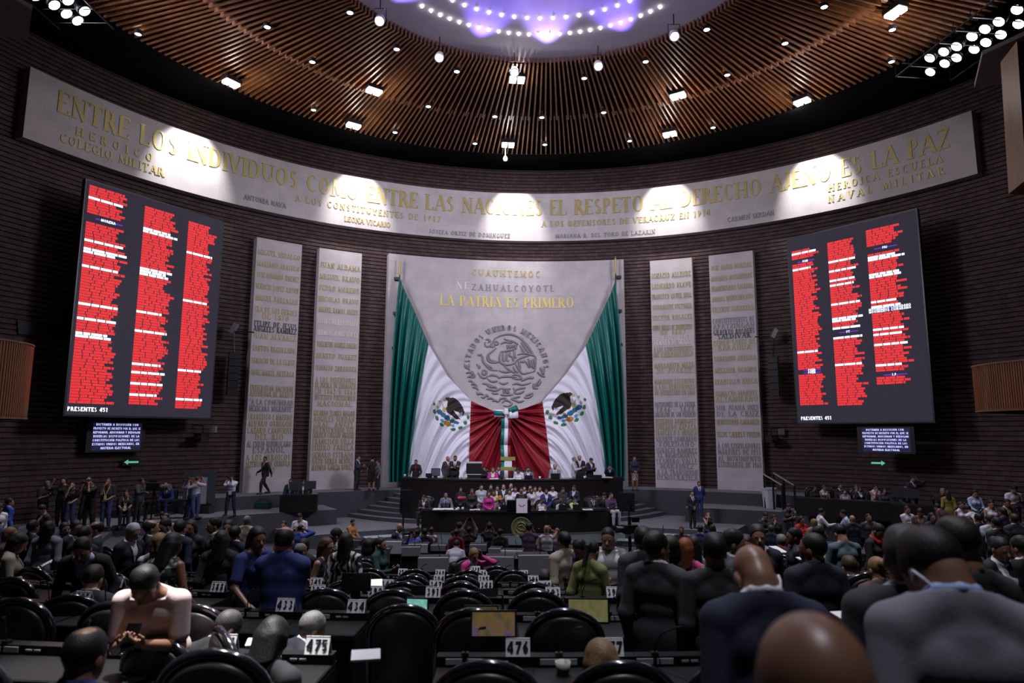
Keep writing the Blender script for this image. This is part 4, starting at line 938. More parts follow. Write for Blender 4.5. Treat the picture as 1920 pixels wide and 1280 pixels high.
class Fig:
    """one posed figure; frames: B body, T torso, H head"""
    def __init__(s, lean=0., twist=0., hy=0., hp=0., sit=None, legs='stand', arms=None, fem=False, belly=0., side=0., nk=0.):
        s.fem = fem; s.belly = belly; s.sit = sit; R = lambda a, ax: np.array(Matrix.Rotation(a, 3, ax), F32)
        hz = .95 if sit is None else sit + .10
        s.hz = hz; s.fr = {'B': (np.zeros(3, F32), np.eye(3, dtype=F32))}
        rt = R(math.radians(twist), 'Z') @ R(math.radians(side), 'Y') @ R(math.radians(lean), 'X'); s.fr['T'] = (np.array((0, 0, hz), F32), rt)
        neck = s.fr['T'][0] + rt @ np.array((0, -.012, .525 - nk), F32)
        s.fr['H'] = (neck, R(math.radians(twist + hy), 'Z') @ R(math.radians(lean * .5 + hp), 'X'))
        # legs
        s.legs = []
        for sx in (-1, 1):
            hip = np.array((.09 * sx, 0, hz - .02), F32)
            if sit is not None: kn = np.array((.13 * sx, -.43, hz + .0), F32); an = np.array((.13 * sx, -.40 , .09), F32)
            elif legs == 'walk': st = sx * .22; kn = np.array((.08 * sx, -.1 - st * .5, .51), F32); an = np.array((.07 * sx, -st + (.06 if sx < 0 else 0), .09 + (.03 if sx < 0 else 0)), F32)
            elif legs == 'wide': kn = np.array((.15 * sx, -.02, .5), F32); an = np.array((.19 * sx, .03, .09), F32)
            else: kn = np.array((.095 * sx, -.015, .5), F32); an = np.array((.10 * sx, .03, .09), F32)
            s.legs.append((hip, kn, an))
        s.arms = []; sw = .168 if fem else .185
        for sx, tg in zip((-1, 1), arms):
            S = s.world('T', (sw * sx, .01, .405)); tg, fd, pn = tg
            W = s.world('T', tg); fd = s.fr['T'][1] @ np.array(fd, F32); pn = s.fr['T'][1] @ np.array(pn, F32)
            L1, L2 = .295, .265; D = W - S; d = float(np.linalg.norm(D))
            if d > (L1 + L2) * .995: W = S + D / d * (L1 + L2) * .995; D = W - S; d = float(np.linalg.norm(D))
            u = D / d; a = (L1 * L1 - L2 * L2 + d * d) / (2 * d); hh = math.sqrt(max(L1 * L1 - a * a, 0))
            hint = s.fr['T'][1] @ np.array((.22 * sx, .75, -.35) if tg[2] < -.09 and abs(tg[1]) < .1 else (.40 * sx, .2, -.9), F32); hint = hint - u * (hint @ u); hint /= np.linalg.norm(hint)
            E = S + u * a + hint * hh; fd = fd / np.linalg.norm(fd); pn = pn - fd * (pn @ fd); pn /= np.linalg.norm(pn) + 1e-6
            s.arms.append((S, E, W, fd, pn, sx))
    def world(s, fr, p): o, R = s.fr[fr]; return o + R @ np.array(p, F32)
    # primitive lists: ('c', frame, a, b, ra, rb, yscale) / ('e', frame, c, r)
    def torso(s, o=0.):
        f = s.fem; w = .88 if f else 1.; P = []
        P += [('c', 'T', (-.065, .005, -.03), (.065, .005, -.03), .112 + o, .112 + o, .92), ('c', 'T', (-.045, .005, .05), (.035, .005, .05), .108 + s.belly * .4 + o, .108 + s.belly * .4 + o, .85)]
        P += [('c', 'T', (-.05 * w, 0 - s.belly * .5, .17), (.05 * w, -s.belly * .5, .17), (.098 if f else .112) + s.belly + o, (.098 if f else .112) + s.belly + o, .88)]
        P += [('c', 'T', (-.07 * w, 0, .31), (.07 * w, 0, .31), .108 * w + .006 + o, .108 * w + .006 + o, .92), ('c', 'T', (-.155 * w, .01, .402), (-.03, .015, .478), .056 + o, .052 + o * .8, 1.), ('c', 'T', (.155 * w, .01, .402), (.03, .015, .478), .056 + o, .052 + o * .8, 1.), ('c', 'T', (0, .012, .40), (0, .008, .525), .08 + o * .6, .055 + o * .4, 1.)]
        if f: P += [('e', 'T', (-.06, -.085, .29), (.062 + o, .06 + o, .062 + o)), ('e', 'T', (.06, -.085, .29), (.062 + o, .06 + o, .062 + o))]
        return P
    def arm_prims(s, o=0., end=1., up_only=False, k=1.):
        P = []; f = .88 if s.fem else 1.
        for S, E, W, fd, pn, sx in s.arms:
            P.append(('c', 'B', S, E if not up_only else S + (E - S) * end, .056 * f + o, (.042 if not up_only else .054) * f + o, 1.))
            if not up_only: P.append(('c', 'B', E, E + (W - E) * end, .043 * f + o, .029 * f + o * .8, 1.))
        return P
    def hand_prims(s, h):
        P = []; r = max(.0085, .62 * h)
        for S, E, W, fd, pn, sx in s.arms:
            sd = np.cross(fd, pn) * (-1 if sx > 0 else 1)   # toward the thumb
            P.append(('c', 'B', W, W + fd * .03, .026, .024, 1.))
            P.append(('c', 'B', W + fd * .035 + sd * .018, W + fd * .075 + sd * .022, .023, .018, 1.)); P.append(('c', 'B', W + fd * .035 - sd * .015, W + fd * .075 - sd * .022, .022, .017, 1.))
            for i, (q, L) in enumerate(((.030, .072), (.010, .080), (-.010, .075), (-.029, .058))):
                b = W + fd * .088 + sd * q; m = b + (fd * .92 + pn * .38) * L * .5; e = m + (fd * .55 + pn * .83) * L * .5
                P += [('c', 'B', b, m, r, r * .95, 1.), ('c', 'B', m, e, r * .95, r * .8, 1.)]
            tb = W + fd * .03 + sd * .032; tm = tb + (fd * .6 + sd * .6 + pn * .35) * .04; P += [('c', 'B', tb, tm, r * 1.3, r * 1.15, 1.), ('c', 'B', tm, tm + (fd * .85 + pn * .45) * .032, r * 1.15, r * .9, 1.)]
        return P
    def leg_prims(s, o=0., end=1.):
        P = []
        for hip, kn, an in s.legs: P += [('c', 'B', hip, kn, .088 + o, .058 + o, 1.), ('c', 'B', kn, kn + (an - kn) * .35, .056 + o, .056 + o, 1.), ('c', 'B', kn + (an - kn) * .35, kn + (an - kn) * end, .056 + o, .04 + o * .9, 1.)]
        return P
    def feet(s, o=0.):
        P = []
        for hip, kn, an in s.legs: a = an.copy(); a[2] -= .045; b = a + np.array((.02 * np.sign(a[0]), -.16, -.012), F32); P += [('c', 'B', a + np.array((0, .03, 0), F32), b, .040 + o, .034 + o, 1.), ('c', 'B', an, a, .042 + o, .042 + o, 1.)]
        return P
    def head(s):
        P = [('c', 'T', (0, .012, .44), (0, .0, .56), .057, .054, 1.), ('c', 'H', (0, .02, -.03), (0, .005, .05), .054, .055, 1.)]
        P += [('e', 'H', (0, .014, .115), (.076, .098, .097)), ('e', 'H', (0, -.034, .066), (.064, .064, .088)), ('e', 'H', (0, -.044, .018), (.046, .048, .036))]
        return P
    def face(s): return [('c', 'H', (0, -.096, .078), (0, -.112, .050), .010, .016, 1.), ('c', 'H', (-.032, -.085, .094), (.032, -.085, .094), .011, .011, 1.), ('c', 'H', (-.019, -.089, .021), (.019, -.089, .021), .010, .010, 1.),
              ('e', 'H', (-.077, .012, .066), (.011, .021, .033)), ('e', 'H', (.077, .012, .066), (.011, .021, .033))]
    def evaluator(s, prims, k, cuts=(), fine=(), kf=.006, subs=()):
        def one(p, loc):
            if p[0] == 'c':
                _, f, a, b, ra, rb, ys = p; q = loc[f]; a = np.array(a, F32); b = np.array(b, F32)
                if ys != 1.: sc = np.array((1, 1 / ys, 1), F32); q = q * sc; a = a * sc; b = b * sc
                ba = b - a; pa = q - a; L = float(ba @ ba) + 1e-9; t = np.clip(pa @ ba / L, 0, 1); d = np.linalg.norm(pa - t[:, None] * ba, axis=1) - (ra + t * (rb - ra))
                return d * (ys if ys < 1 else 1)
            if p[0] == 'e':
                _, f, c, r = p; q = loc[f] - np.array(c, F32); r = np.array(r, F32); k0 = np.linalg.norm(q / r, axis=1); k1 = np.linalg.norm(q / (r * r), axis=1) + 1e-6; return k0 * (k0 - 1) / k1
        def fn(P):
            loc = {f: (P - o) @ R for f, (o, R) in s.fr.items()}; d = None
            for p in prims:
                e = one(p, loc); d = e if d is None else smin(d, e, k)
            for p in fine: d = smin(d, one(p, loc), kf)
            for p in subs: d = -smin(-d, one(p, loc), .008)
            for c in cuts: d = np.maximum(d, c(loc))
            return d
        return fn
    def bounds(s, prims, pad=.03):
        lo = np.full(3, 9.); hi = np.full(3, -9.)
        for p in prims:
            pts = [(p[2], max(p[4], p[5])), (p[3], max(p[4], p[5]))] if p[0] == 'c' else [(p[2], max(p[3]))]
            for c, r in pts: q = s.world(p[1], c); lo = np.minimum(lo, q - r); hi = np.maximum(hi, q + r)
        return lo - pad, hi + pad
    def mesh(s, name, prims, h, k=.03, cuts=(), fine=(), kf=.006, subs=()):
        lo, hi = s.bounds(list(prims) + list(fine), .02); V, Q = sdf_mesh(s.evaluator(prims, k, cuts, fine, kf, subs), lo, hi, h)
        me = bpy.data.meshes.new(name); me.from_pydata(V.tolist(), [], Q.tolist()); me.polygons.foreach_set('use_smooth', [True] * len(Q)); me.update(); return me, V, Q
MESHES = {}
def dn(v): return (0, 0, -1.)
ARM = { # wrist target in torso frame, finger direction, palm normal, for the (image-)right-hand side mirrored by caller
 'down': ((.235, -.02, -.125), (0, -.15, -1), (-1, 0, 0)), 'back': ((.07, .16, -.02), (-.6, .1, -.6), (0, 1, 0)), 'clasp': ((.07, -.21, .0), (-.9, -.2, -.35), (0, 1, 0)), 'cross': ((-.09, -.19, .22), (-1, .1, .1), (0, 1, 0)),
 'phone': ((.085, -.27, .21), (-.25, -.75, .5), (-.3, .3, .9)), 'ear': ((.12, -.07, .60), (-.2, .1, 1), (-1, 0, 0)), 'eye': ((.075, -.20, .59), (-.5, .0, .85), (-.6, .5, 0)), 'over': ((.10, -.22, .86), (-.5, -.3, .8), (-.5, .6, 0)),
 'desk': ((.15, -.36, .10), (-.4, -.9, -.1), (0, 0, -1)), 'lean': ((.27, -.30, .02), (0, -.9, -.3), (0, .2, -1)), 'pocket': ((.20, -.06, -.02), (-.1, -.2, -1), (-1, 0, 0)), 'gest': ((.20, -.36, .22), (.1, -.8, .5), (-.6, 0, .7)),
 'chin': ((.05, -.17, .45), (-.4, .2, .9), (-.3, .9, 0)), 'up': ((.22, -.22, .60), (0, -.2, 1), (-.3, -.9, 0)), 'swing': ((.23, -.18, -.04), (0, -.4, -.9), (-1, 0, 0)), 'swingb': ((.24, .18, -.05), (0, .1, -1), (-1, 0, 0)), 'reach': ((.20, -.45, .30), (0, -1, .1), (0, 0, -1)), 'lap': ((.10, -.33, .04), (-.5, -.8, 0), (0, 0, -1)), 'out': ((.46, -.12, .02), (.5, -.3, -.8), (-.3, 0, -1))}
# pose: right arm (image left when facing us), left arm, lean, head pitch, legs
POSE = {'stand': ('down', 'down', 0, 0, 'stand'), 'clasp': ('clasp', 'clasp', 0, 0, 'stand'), 'cross': ('cross', 'cross', 0, 0, 'stand'), 'phone': ('phone', 'phone', 6, 28, 'stand'), 'phone1': ('phone', 'down', 4, 25, 'stand'), 'ear': ('ear', 'down', 0, 5, 'stand'),
 'cam': ('eye', 'eye', 2, 0, 'wide'), 'over': ('over', 'over', 0, -8, 'stand'), 'desk': ('desk', 'desk', 8, 8, 'sit'), 'write': ('desk', 'desk', 22, 25, 'sit'), 'lap': ('lap', 'lap', 2, 15, 'sit'), 'lean': ('lean', 'lean', 24, 5, 'wide'), 'bend': ('lean', 'lean', 48, 8, 'wide'), 'pocket': ('pocket', 'down', 0, 0, 'stand'),
 'gest': ('gest', 'clasp', 2, 0, 'stand'), 'chin': ('chin', 'clasp', 2, 0, 'stand'), 'dchin': ('chin', 'desk', 10, 8, 'sit'), 'dear': ('ear', 'desk', 12, 12, 'sit'), 'up': ('up', 'down', 0, 0, 'stand'), 'walk': ('out', 'swingb', 3, 0, 'walk'), 'reach': ('reach', 'down', 8, 5, 'stand'), 'back': ('back', 'back', 0, 0, 'stand'), 'gestl': ('clasp', 'gest', 2, 0, 'stand'), 'sphone': ('phone', 'phone', 12, 30, 'sit'), 'deskhold': ('desk', 'down', 0, 0, 'stand')}
COLS = dict(black=(.012, .012, .013), navy=(.014, .018, .045), dnavy=(.009, .011, .022), blue=(.02, .03, .14), royal=(.03, .06, .30), sky=(.35, .45, .72), lblue=(.42, .48, .62), white=(.62, .61, .64), cream=(.55, .50, .40), grey=(.19, .19, .225), dgrey=(.035, .036, .042), lgrey=(.40, .40, .44), steel=(.10, .11, .14), char=(.022, .023, .027), beige=(.33, .29, .22), khaki=(.155, .17, .055), olive=(.22, .17, .03), ochre=(.35, .17, .04), red=(.42, .012, .012), dred=(.16, .01, .015), maroon=(.06, .010, .022), magenta=(.42, .02, .22), pink=(.60, .20, .32), hot=(.55, .05, .22), green=(.010, .05, .035), teal=(.085, .13, .16), purple=(.075, .04, .085), lav=(.30, .28, .36), lime=(.50, .58, .22), yellow=(.60, .52, .25), jeans=(.035, .05, .13), pinkw=(.62, .48, .46), brown=(.07, .045, .03), tan=(.25, .17, .10), offw=(.50, .48, .46))
HAIRC = dict(k=(.008, .007, .007), d=(.018, .012, .009), b=(.055, .030, .014), r=(.20, .055, .012), y=(.20, .125, .052), g=(.16, .155, .15), w=(.42, .42, .42), s=(.05, .048, .048))
SKINS = [(.34, .19, .125), (.26, .135, .085), (.20, .10, .06), (.42, .25, .18)]
def fab(c, kind='wool'):
    if c == 'zebra':
        m = mat('zebra_print', (.6, .6, .6), .8)
        if 'done' not in m:
            m['done'] = 1; nt = m.node_tree; tc = nt.nodes.new('ShaderNodeTexCoord'); wv = nt.nodes.new('ShaderNodeTexWave'); wv.inputs['Scale'].default_value = 4.2; wv.inputs['Distortion'].default_value = 9; wv.inputs['Detail'].default_value = 1.5; wv.inputs['Detail Scale'].default_value = 1.6
            rp = nt.nodes.new('ShaderNodeValToRGB'); rp.color_ramp.elements[0].position = .45; rp.color_ramp.elements[1].position = .52; rp.color_ramp.elements[0].color = (.012, .012, .014, 1); rp.color_ramp.elements[1].color = (.55, .54, .56, 1)
            nt.links.new(tc.outputs['Object'], wv.inputs[0]); nt.links.new(wv.outputs['Fac'], rp.inputs[0]); nt.links.new(rp.outputs[0], nt.nodes['Principled BSDF'].inputs['Base Color'])
        return m
    if c == 'leaf':
        m = mat('leaf_print', (.3, .3, .3), .8)
        if 'done' not in m:
            m['done'] = 1; nt = m.node_tree; tc = nt.nodes.new('ShaderNodeTexCoord'); wv = nt.nodes.new('ShaderNodeTexNoise'); wv.inputs['Scale'].default_value = 11; wv.inputs['Detail'].default_value = 1
            rp = nt.nodes.new('ShaderNodeValToRGB'); rp.color_ramp.interpolation = 'CONSTANT'; rp.color_ramp.elements[0].color = (.02, .025, .02, 1); rp.color_ramp.elements[1].position = .53; rp.color_ramp.elements[1].color = (.38, .37, .33, 1)
            nt.links.new(tc.outputs['Object'], wv.inputs['Vector']); nt.links.new(wv.outputs[0], rp.inputs[0]); nt.links.new(rp.outputs[0], nt.nodes['Principled BSDF'].inputs['Base Color'])
        return m
    m = mat(c + '_cloth', COLS[c], .85, noise=.05, nscale=60, bump=.08)
    return m
def setmats(o, mats_):
    while len(o.data.materials) < len(mats_): o.data.materials.append(None)
    for i, m in enumerate(mats_): o.material_slots[i].link = 'OBJECT'; o.material_slots[i].material = m
WARN = []; NP = [0]
def person(x, y, d, pose='stand', face=0, top='suit navy white', bot='same', hair='short k', label='', skin=None, fl=None, sit=None, fem=None, hy=0, hp=None, lean=None, belly=0., item=None, glasses=False, group=None, twist=0, mirror=False, side=0, shoes='black', H=None, mask=None, arms=None, hat=None, nk=0., acc=None, ear=0, dfix=False, hi=None, look=None):
    NP[0] += 1
    if fem is None: fem = 'woman' in label
    tp = top.split(); hs = hair.split(); a_r, a_l, ln, hpp, lg = POSE[pose]
    if arms: a_r, a_l = arms
    ln = ln if lean is None else lean; hpp = hpp if hp is None else hp
    if fl is None and 3.4 < d < 17: d *= .78
    if lg == 'sit' and sit is None: sit = .46
    if lg != 'sit': sit = None
    def mir(t): (p, f, n) = t; return ((-p[0], p[1], p[2]), (-f[0], f[1], f[2]), (-n[0], n[1], n[2]))
    g = lambda q: ARM[q] if isinstance(q, str) else q
    L = g(a_l); Rr = mir(g(a_r))
    if mirror: L, Rr = mir(Rr), mir(L)
    if a_r == 'cross': L = ((-.07, -.20, .19), L[1], L[2]); Rr = ((.08, -.17, .235), Rr[1], Rr[2])
    fig = Fig(ln, twist, hy, hpp, sit, lg, (Rr, L), fem, belly, side, nk)
    top_z = float(fig.world('H', (0, .014, .115))[2]) + .10
    lim = (.91, 1.07); best = None
    for q in range(0, 29):        # settle the distance so that a figure of normal height stands on its floor
        for sg in ((1,) if q == 0 else (1, -1)):
            dd = d * (1 + sg * q * .0125); X = at(x, y, dd); zt = X.z
            floor = fl if fl is not None else floor_z(X.x, dd)
            if (fl is not None and q > 2) or (dfix and q): continue
            s = (zt - floor) / top_z; err = max(0, lim[0] - s, s - lim[1]) * 10 + q * .02
            if best is None or err < best[0] - 1e-6: best = (err, dd, X, floor, s)
    _, d, X, floor, s = best; zt = X.z
    h = float(np.clip(.00078 * d, .0062, .021)) if hi is None else hi
    h = round(h, 4) if d < 12 else (.0115 if d < 15 else (.014 if d < 18.5 else (.017 if d < 24 else .021)))
    trs = not (tp[0] == 'dress' or bot.startswith('skirt'))
    key = (trs, a_r, a_l, ln, hpp, lg, sit, fem, hy, belly, twist, side, h, nk)
    if not lim[0] <= s <= lim[1]:
        WARN.append('%s x%d y%d d%.1f s=%.2f' % (label[:40], x, y, d, s))
        s = min(max(s, lim[0]), lim[1]); floor = zt - s * top_z if fl is not None or s < .95 or True else floor
    hd = fig.world('H', (0, .014, .115)); ang = math.radians(face)
    off = Vector((hd[0] * math.cos(ang) - hd[1] * math.sin(ang), hd[0] * math.sin(ang) + hd[1] * math.cos(ang), 0)) * s
    loc = Vector((X.x - off.x, X.y - off.y, floor))
    kk = key + (mirror,)
    def M(part, make):
        q = kk + (part,)
        if q not in MESHES: MESHES[q] = make()
        return MESHES[q]
    def mk_body():
        if h < .0125:
            me, V, Q = fig.mesh('person', fig.torso(-.004) + fig.arm_prims() + fig.leg_prims(-.008 if trs else 0.) + fig.feet() + fig.head(), h, .03, (), fig.face() + fig.hand_prims(h), .007, [('e', 'H', (-.031, -.112, .079), (.016, .019, .010)), ('e', 'H', (.031, -.112, .079), (.016, .019, .010))])
        else: me, V, Q = fig.mesh('person', fig.torso(-.004) + fig.arm_prims() + fig.leg_prims(-.008 if trs else 0.) + fig.feet() + fig.head(), h, .03, (), fig.face() + fig.hand_prims(h), .012)
        [me.materials.append(None) for _ in range(4)]
        C = V[Q].mean(1); o_, R_ = fig.fr['H']; c = (C - o_) @ R_; mi = np.zeros(len(Q), np.int32); ax = np.abs(c[:, 0])
        fr = c[:, 1] < -.05
        e = fr & (np.abs(c[:, 2] - .077) < max(.005, h * .45)) & (np.abs(ax - .031) < .011); mi[e] = 1
        e = fr & (np.abs(c[:, 2] - .0985) < max(.004, h * .35)) & (ax > .014) & (ax < .046); mi[e] = 3 if h < .0125 else 0
        e = fr & (np.abs(c[:, 2] - .021) < .008) & (ax < .024); mi[e] = 2
        me.polygons.foreach_set('material_index', mi); return me
    body = bpy.data.objects.new('person', M('body', mk_body)); COL.objects.link(body)
    if skin is None: skin = rnd.choice((0, 1, 1, 2, 0))
    sc = SKINS[skin]; sk = mat('skin_%d' % skin, sc, .40, noise=.08, nscale=9); 
    setmats(body, [sk, mat('eyes_dark', (.045, .03, .025), .35), mat('lips_%d' % skin, (sc[0] * .85, sc[1] * .55, sc[2] * .55), .5), mat('brows_%d' % skin, (sc[0] * .3, sc[1] * .25, sc[2] * .25), .6)])
    body.location = loc; body.rotation_euler.z = ang; body.scale = (s, s, s); tag(body, label, 'person', group)
    def child(name, me, m, lab=None):
        o = bpy.data.objects.new(name, me); COL.objects.link(o); o.parent = body; setmats(o, [m] if not isinstance(m, list) else m)
        if lab: o['label'] = lab
        return o
    simple = lambda nm, *a, **k: (lambda: (lambda r: r[0])(fig.mesh(nm, *a, **k)))
    # ---- clothes
    kind = tp[0]; col = tp[1]
    hem = lambda z: (lambda loc: z - loc['T'][:, 2])
    neckcut = lambda z: (lambda loc: np.where(np.abs(loc['T'][:, 0]) < .115, loc['T'][:, 2] - z - .35 * loc['T'][:, 1], -1.))
    thick = max(h * .9, .012)
    if kind in ('suit', 'open', 'coat'):
        zv = {'suit': .14, 'open': -.02, 'coat': -.25}[kind]; hz_ = -.16 if kind != 'coat' else -.55
        wide = .072 if kind == 'suit' else .085
        V_ = lambda loc: -np.maximum(np.maximum(np.abs(loc['T'][:, 0]) - wide * np.clip((loc['T'][:, 2] - zv) / (.46 - zv), 0, 1.1), loc['T'][:, 1] + .01), zv - loc['T'][:, 2])
        if kind == 'coat': extra = [('c', 'T', (-.05, .01, -.05), (-.05, .01, -.5), .15 + thick, .17 + thick, .8), ('c', 'T', (.05, .01, -.05), (.05, .01, -.5), .15 + thick, .17 + thick, .8)]
        else: extra = [('c', 'T', (-.05, .008, -.02), (-.055, .008, -.15), .135 + thick * .6, .138 + thick * .6, .85), ('c', 'T', (.05, .008, -.02), (.055, .008, -.15), .135 + thick * .6, .138 + thick * .6, .85)] if sit is None else []
        sw_ = .165 if not fem else .145; pads = [('c', 'T', (sx * sw_, .01, .408), (sx * .05, .018, .474), .05 + thick, .040 + thick, 1.) for sx in (-1, 1)]
        lapels = [q for sx in (-1, 1) for q in (('c', 'T', (0, .062, .492), (sx * .058, .03, .482), .013, .014, 1.), ('c', 'T', (sx * .058, .03, .482), (sx * .066, -.05, .44), .014, .014, 1.), ('c', 'T', (sx * .066, -.05, .44), (sx * .07, -.105, .36), .014, .016, 1.), ('c', 'T', (sx * .07, -.105, .36), (sx * .02, -.128, .17), .016, .008, 1.))] if h < .0125 else []
        child('jacket', M(kind, simple('jacket', fig.torso(thick) + fig.arm_prims(thick, .97) + extra + pads, h, .036, (hem(hz_), neckcut(.497), V_), fine=lapels, kf=.006)), fab(col))
        sh = tp[2] if len(tp) > 2 else 'white'
        child('shirt', M('shirt', simple('shirt', fig.torso(thick * .35), h, .03, (hem(-.02), neckcut(.54), lambda loc: np.minimum(loc['T'][:, 1] - .012, .455 - loc['T'][:, 2])), fine=[*[q for sx in (-1, 1) for q in (('c', 'T', (0, .066, .522), (sx * .052, .04, .518), .016, .016, 1.), ('c', 'T', (sx * .052, .04, .518), (sx * .062, -.01, .492), .016, .014, 1.), ('c', 'T', (sx * .062, -.01, .492), (sx * .025, -.062, .462), .014, .014, 1.))]])), fab(sh))
        if len(tp) > 3:
            def mk():
                ev = fig.evaluator(fig.torso(thick * .35 + .008), .03); 
                cut = lambda loc: np.maximum(np.abs(loc['T'][:, 0]) - .022 - .03 * (.42 - loc['T'][:, 2]) * .5, loc['T'][:, 1] + .02)
                return fig.mesh('tie', fig.torso(thick * .35 + .010), max(h * .7, .006), .03, (hem(.0), neckcut(.455), cut))[0]
            child('tie', M('tie', mk), fab(tp[3]))
    elif kind in ('shirt', 'sweater'):
        child('shirt' if kind == 'shirt' else 'sweater', M(kind, simple('shirt', fig.torso(thick * .8) + fig.arm_prims(thick * .7, .95), h, .028, (hem(-.10), neckcut(.488)), fine=[('c', 'T', (-.05, .0, .465), (-.02, -.05, .45), .018, .014, 1.), ('c', 'T', (.05, .0, .465), (.02, -.05, .45), .018, .014, 1.)])), fab(col))
    elif kind in ('tee', 'polo'):
        child('t_shirt', M('tee', simple('tee', fig.torso(thick * .8) + fig.arm_prims(thick * 1.1, .72, True), h, .025, (hem(-.15), neckcut(.478)))), fab(col))
    elif kind in ('vest', 'sleeveless'):
        child('top', M('vest', simple('top', fig.torso(thick * .7), h, .025, (hem(-.12), neckcut(.46)))), fab(col))
    elif kind == 'dress':
        sk_ = [('c', 'T', (q * .05, .0, -.03), (q * .07, .0, -.5), .135 + thick, .14 + thick, .85) for q in (-1, 1)] if sit is None else []
        child('dress', M('dress', simple('dress', fig.torso(thick * .7) + fig.arm_prims(thick, .7 if len(tp) < 3 else .93, len(tp) < 3) + sk_, h, .03, (neckcut(.462), hem(-.5)))), fab(col))
    # legs
    bc = col if bot == 'same' else bot
    if bc.startswith('skirt'):
        if sit is None: child('skirt', M('skirt', simple('skirt', [('c', 'T', (-.04, .005, .03), (-.03, .005, -.42), .125, .12, .85), ('c', 'T', (.04, .005, .03), (.03, .005, -.42), .125, .12, .85)], h, .03, (hem(-.45), neckcut(.10)))), fab(bc[5:] or 'black'))
    elif kind != 'dress':
        child('trousers', M('trousers', simple('trousers', fig.leg_prims(.014, .97) + [('c', 'T', (-.06, .005, -.03), (.06, .005, -.03), .122, .122, .92), ('c', 'T', (-.045, .005, .04), (.045, .005, .04), .116, .116, .88)], h, .03)), fab(bc))
    child('shoes', M('shoes', simple('shoes', fig.feet(.012), h, .02, (lambda loc: .002 - loc['B'][:, 2], lambda loc: loc['B'][:, 2] - .105))), mat(shoes + '_leather', COLS[shoes], .4))
    # ---- hair
    st = hs[0]; hc = HAIRC[hs[1]] if len(hs) > 1 else HAIRC['k']
    front = lambda sh_: (lambda loc: -((loc['H'][:, 1] + .018 + sh_) * .8 + (loc['H'][:, 2] - .078) * .6))
    low = lambda z: (lambda loc: z - .33 * np.clip(loc['H'][:, 1], 0, .1) - loc['H'][:, 2])
    capE = ('e', 'H', (0, .018, .121), (.0855, .107, .100))
    hm = mat('hair_' + (hs[1] if len(hs) > 1 else 'k'), hc, .55, noise=.35, nscale=40, wave=(3, 3, .4), bump=.22, spec=.35)
    if st == 'short': child('hair', M('hs', simple('hair', [capE, ('c', 'H', (-.026, .02, .172), (.026, .02, .172), .044, .044, 1.)], h, .02, (front(0), low(-.022)))), hm)
    elif st == 'ring': child('hair', M('hr', simple('hair', [capE], h, .02, (front(-.012), low(-.015)), subs=[('e', 'H', (0, -.02, .215), (.078, .095, .075))])), hm)
    elif st == 'spot': child('hair', M('hspot', simple('hair', [capE], h, .02, (front(0), low(-.022)), subs=[('e', 'H', (0, .045, .225), (.05, .06, .05))])), hm)
    elif st == 'crew': child('hair', M('hw', simple('hair', [('e', 'H', (0, .018, .118), (.080, .102, .098))], h, .02, (front(.004), low(.025)))), hm)
    elif st == 'curly': child('hair', M('hc', simple('hair', [('e', 'H', (0, .03, .115), (.115, .115, .115)), ('e', 'H', (-.06, .05, .02), (.065, .06, .09)), ('e', 'H', (.06, .05, .02), (.065, .06, .09)), ('e', 'H', (0, .07, .02), (.09, .06, .1))], h, .03, (front(.0), ))), hm)
    elif st == 'bob': child('hair', M('hb', simple('hair', [('e', 'H', (0, .02, .118), (.092, .110, .102)), ('c', 'H', (-.066, .025, .08), (-.062, .02, -.01), .036, .030, 1.), ('c', 'H', (.066, .025, .08), (.062, .02, -.01), .036, .030, 1.), ('c', 'H', (-.03, .07, .06), (-.03, .075, -.01), .05, .04, 1.), ('c', 'H', (.03, .07, .06), (.03, .075, -.01), .05, .04, 1.)], h, .02, (front(.006), low(-.04)))), hm)
    elif st in ('long', 'vlong'):
        e_ = .28 if st == 'long' else .12
        hb = lambda hpos, tpos, r0, r1: ('c', 'B', tuple(fig.world('H', hpos)), tuple(fig.world('T', tpos)), r0, r1, 1.)
        child('hair', M('h' + st, simple('hair', [('e', 'H', (0, .02, .118), (.088, .109, .101))] + [q for sx in (-1, 1) for q in (hb((sx * .066, .022, .09), (sx * .088, -.02 if st == 'long' else .03, e_ + .06), .034, .026), hb((sx * .035, .07, .08), (sx * .05, .115, e_), .055, .032))] + [hb((0, .08, .06), (0, .118, e_), .05, .032)], h, .025, (front(.004), lambda loc: e_ - .01 - loc['T'][:, 2]))), hm)
    elif st in ('pony', 'bun'):
        ex = [('c', 'H', (0, .10, .15), (0, .15, .10), .03, .034, 1.), ('c', 'H', (0, .15, .10), (0, .135, -.16), .036, .018, 1.)] if st == 'pony' else [('e', 'H', (0, .115, .14), (.05, .045, .05))]
        child('hair', M('h' + st, simple('hair', [('e', 'H', (0, .017, .118), (.082, .104, .099))] + ex, h, .012, (front(0), low(.0 if st == 'bun' else -.3), (lambda loc: np.where(loc['H'][:, 1] < .085, .015 - loc['H'][:, 2], -1))))), hm)
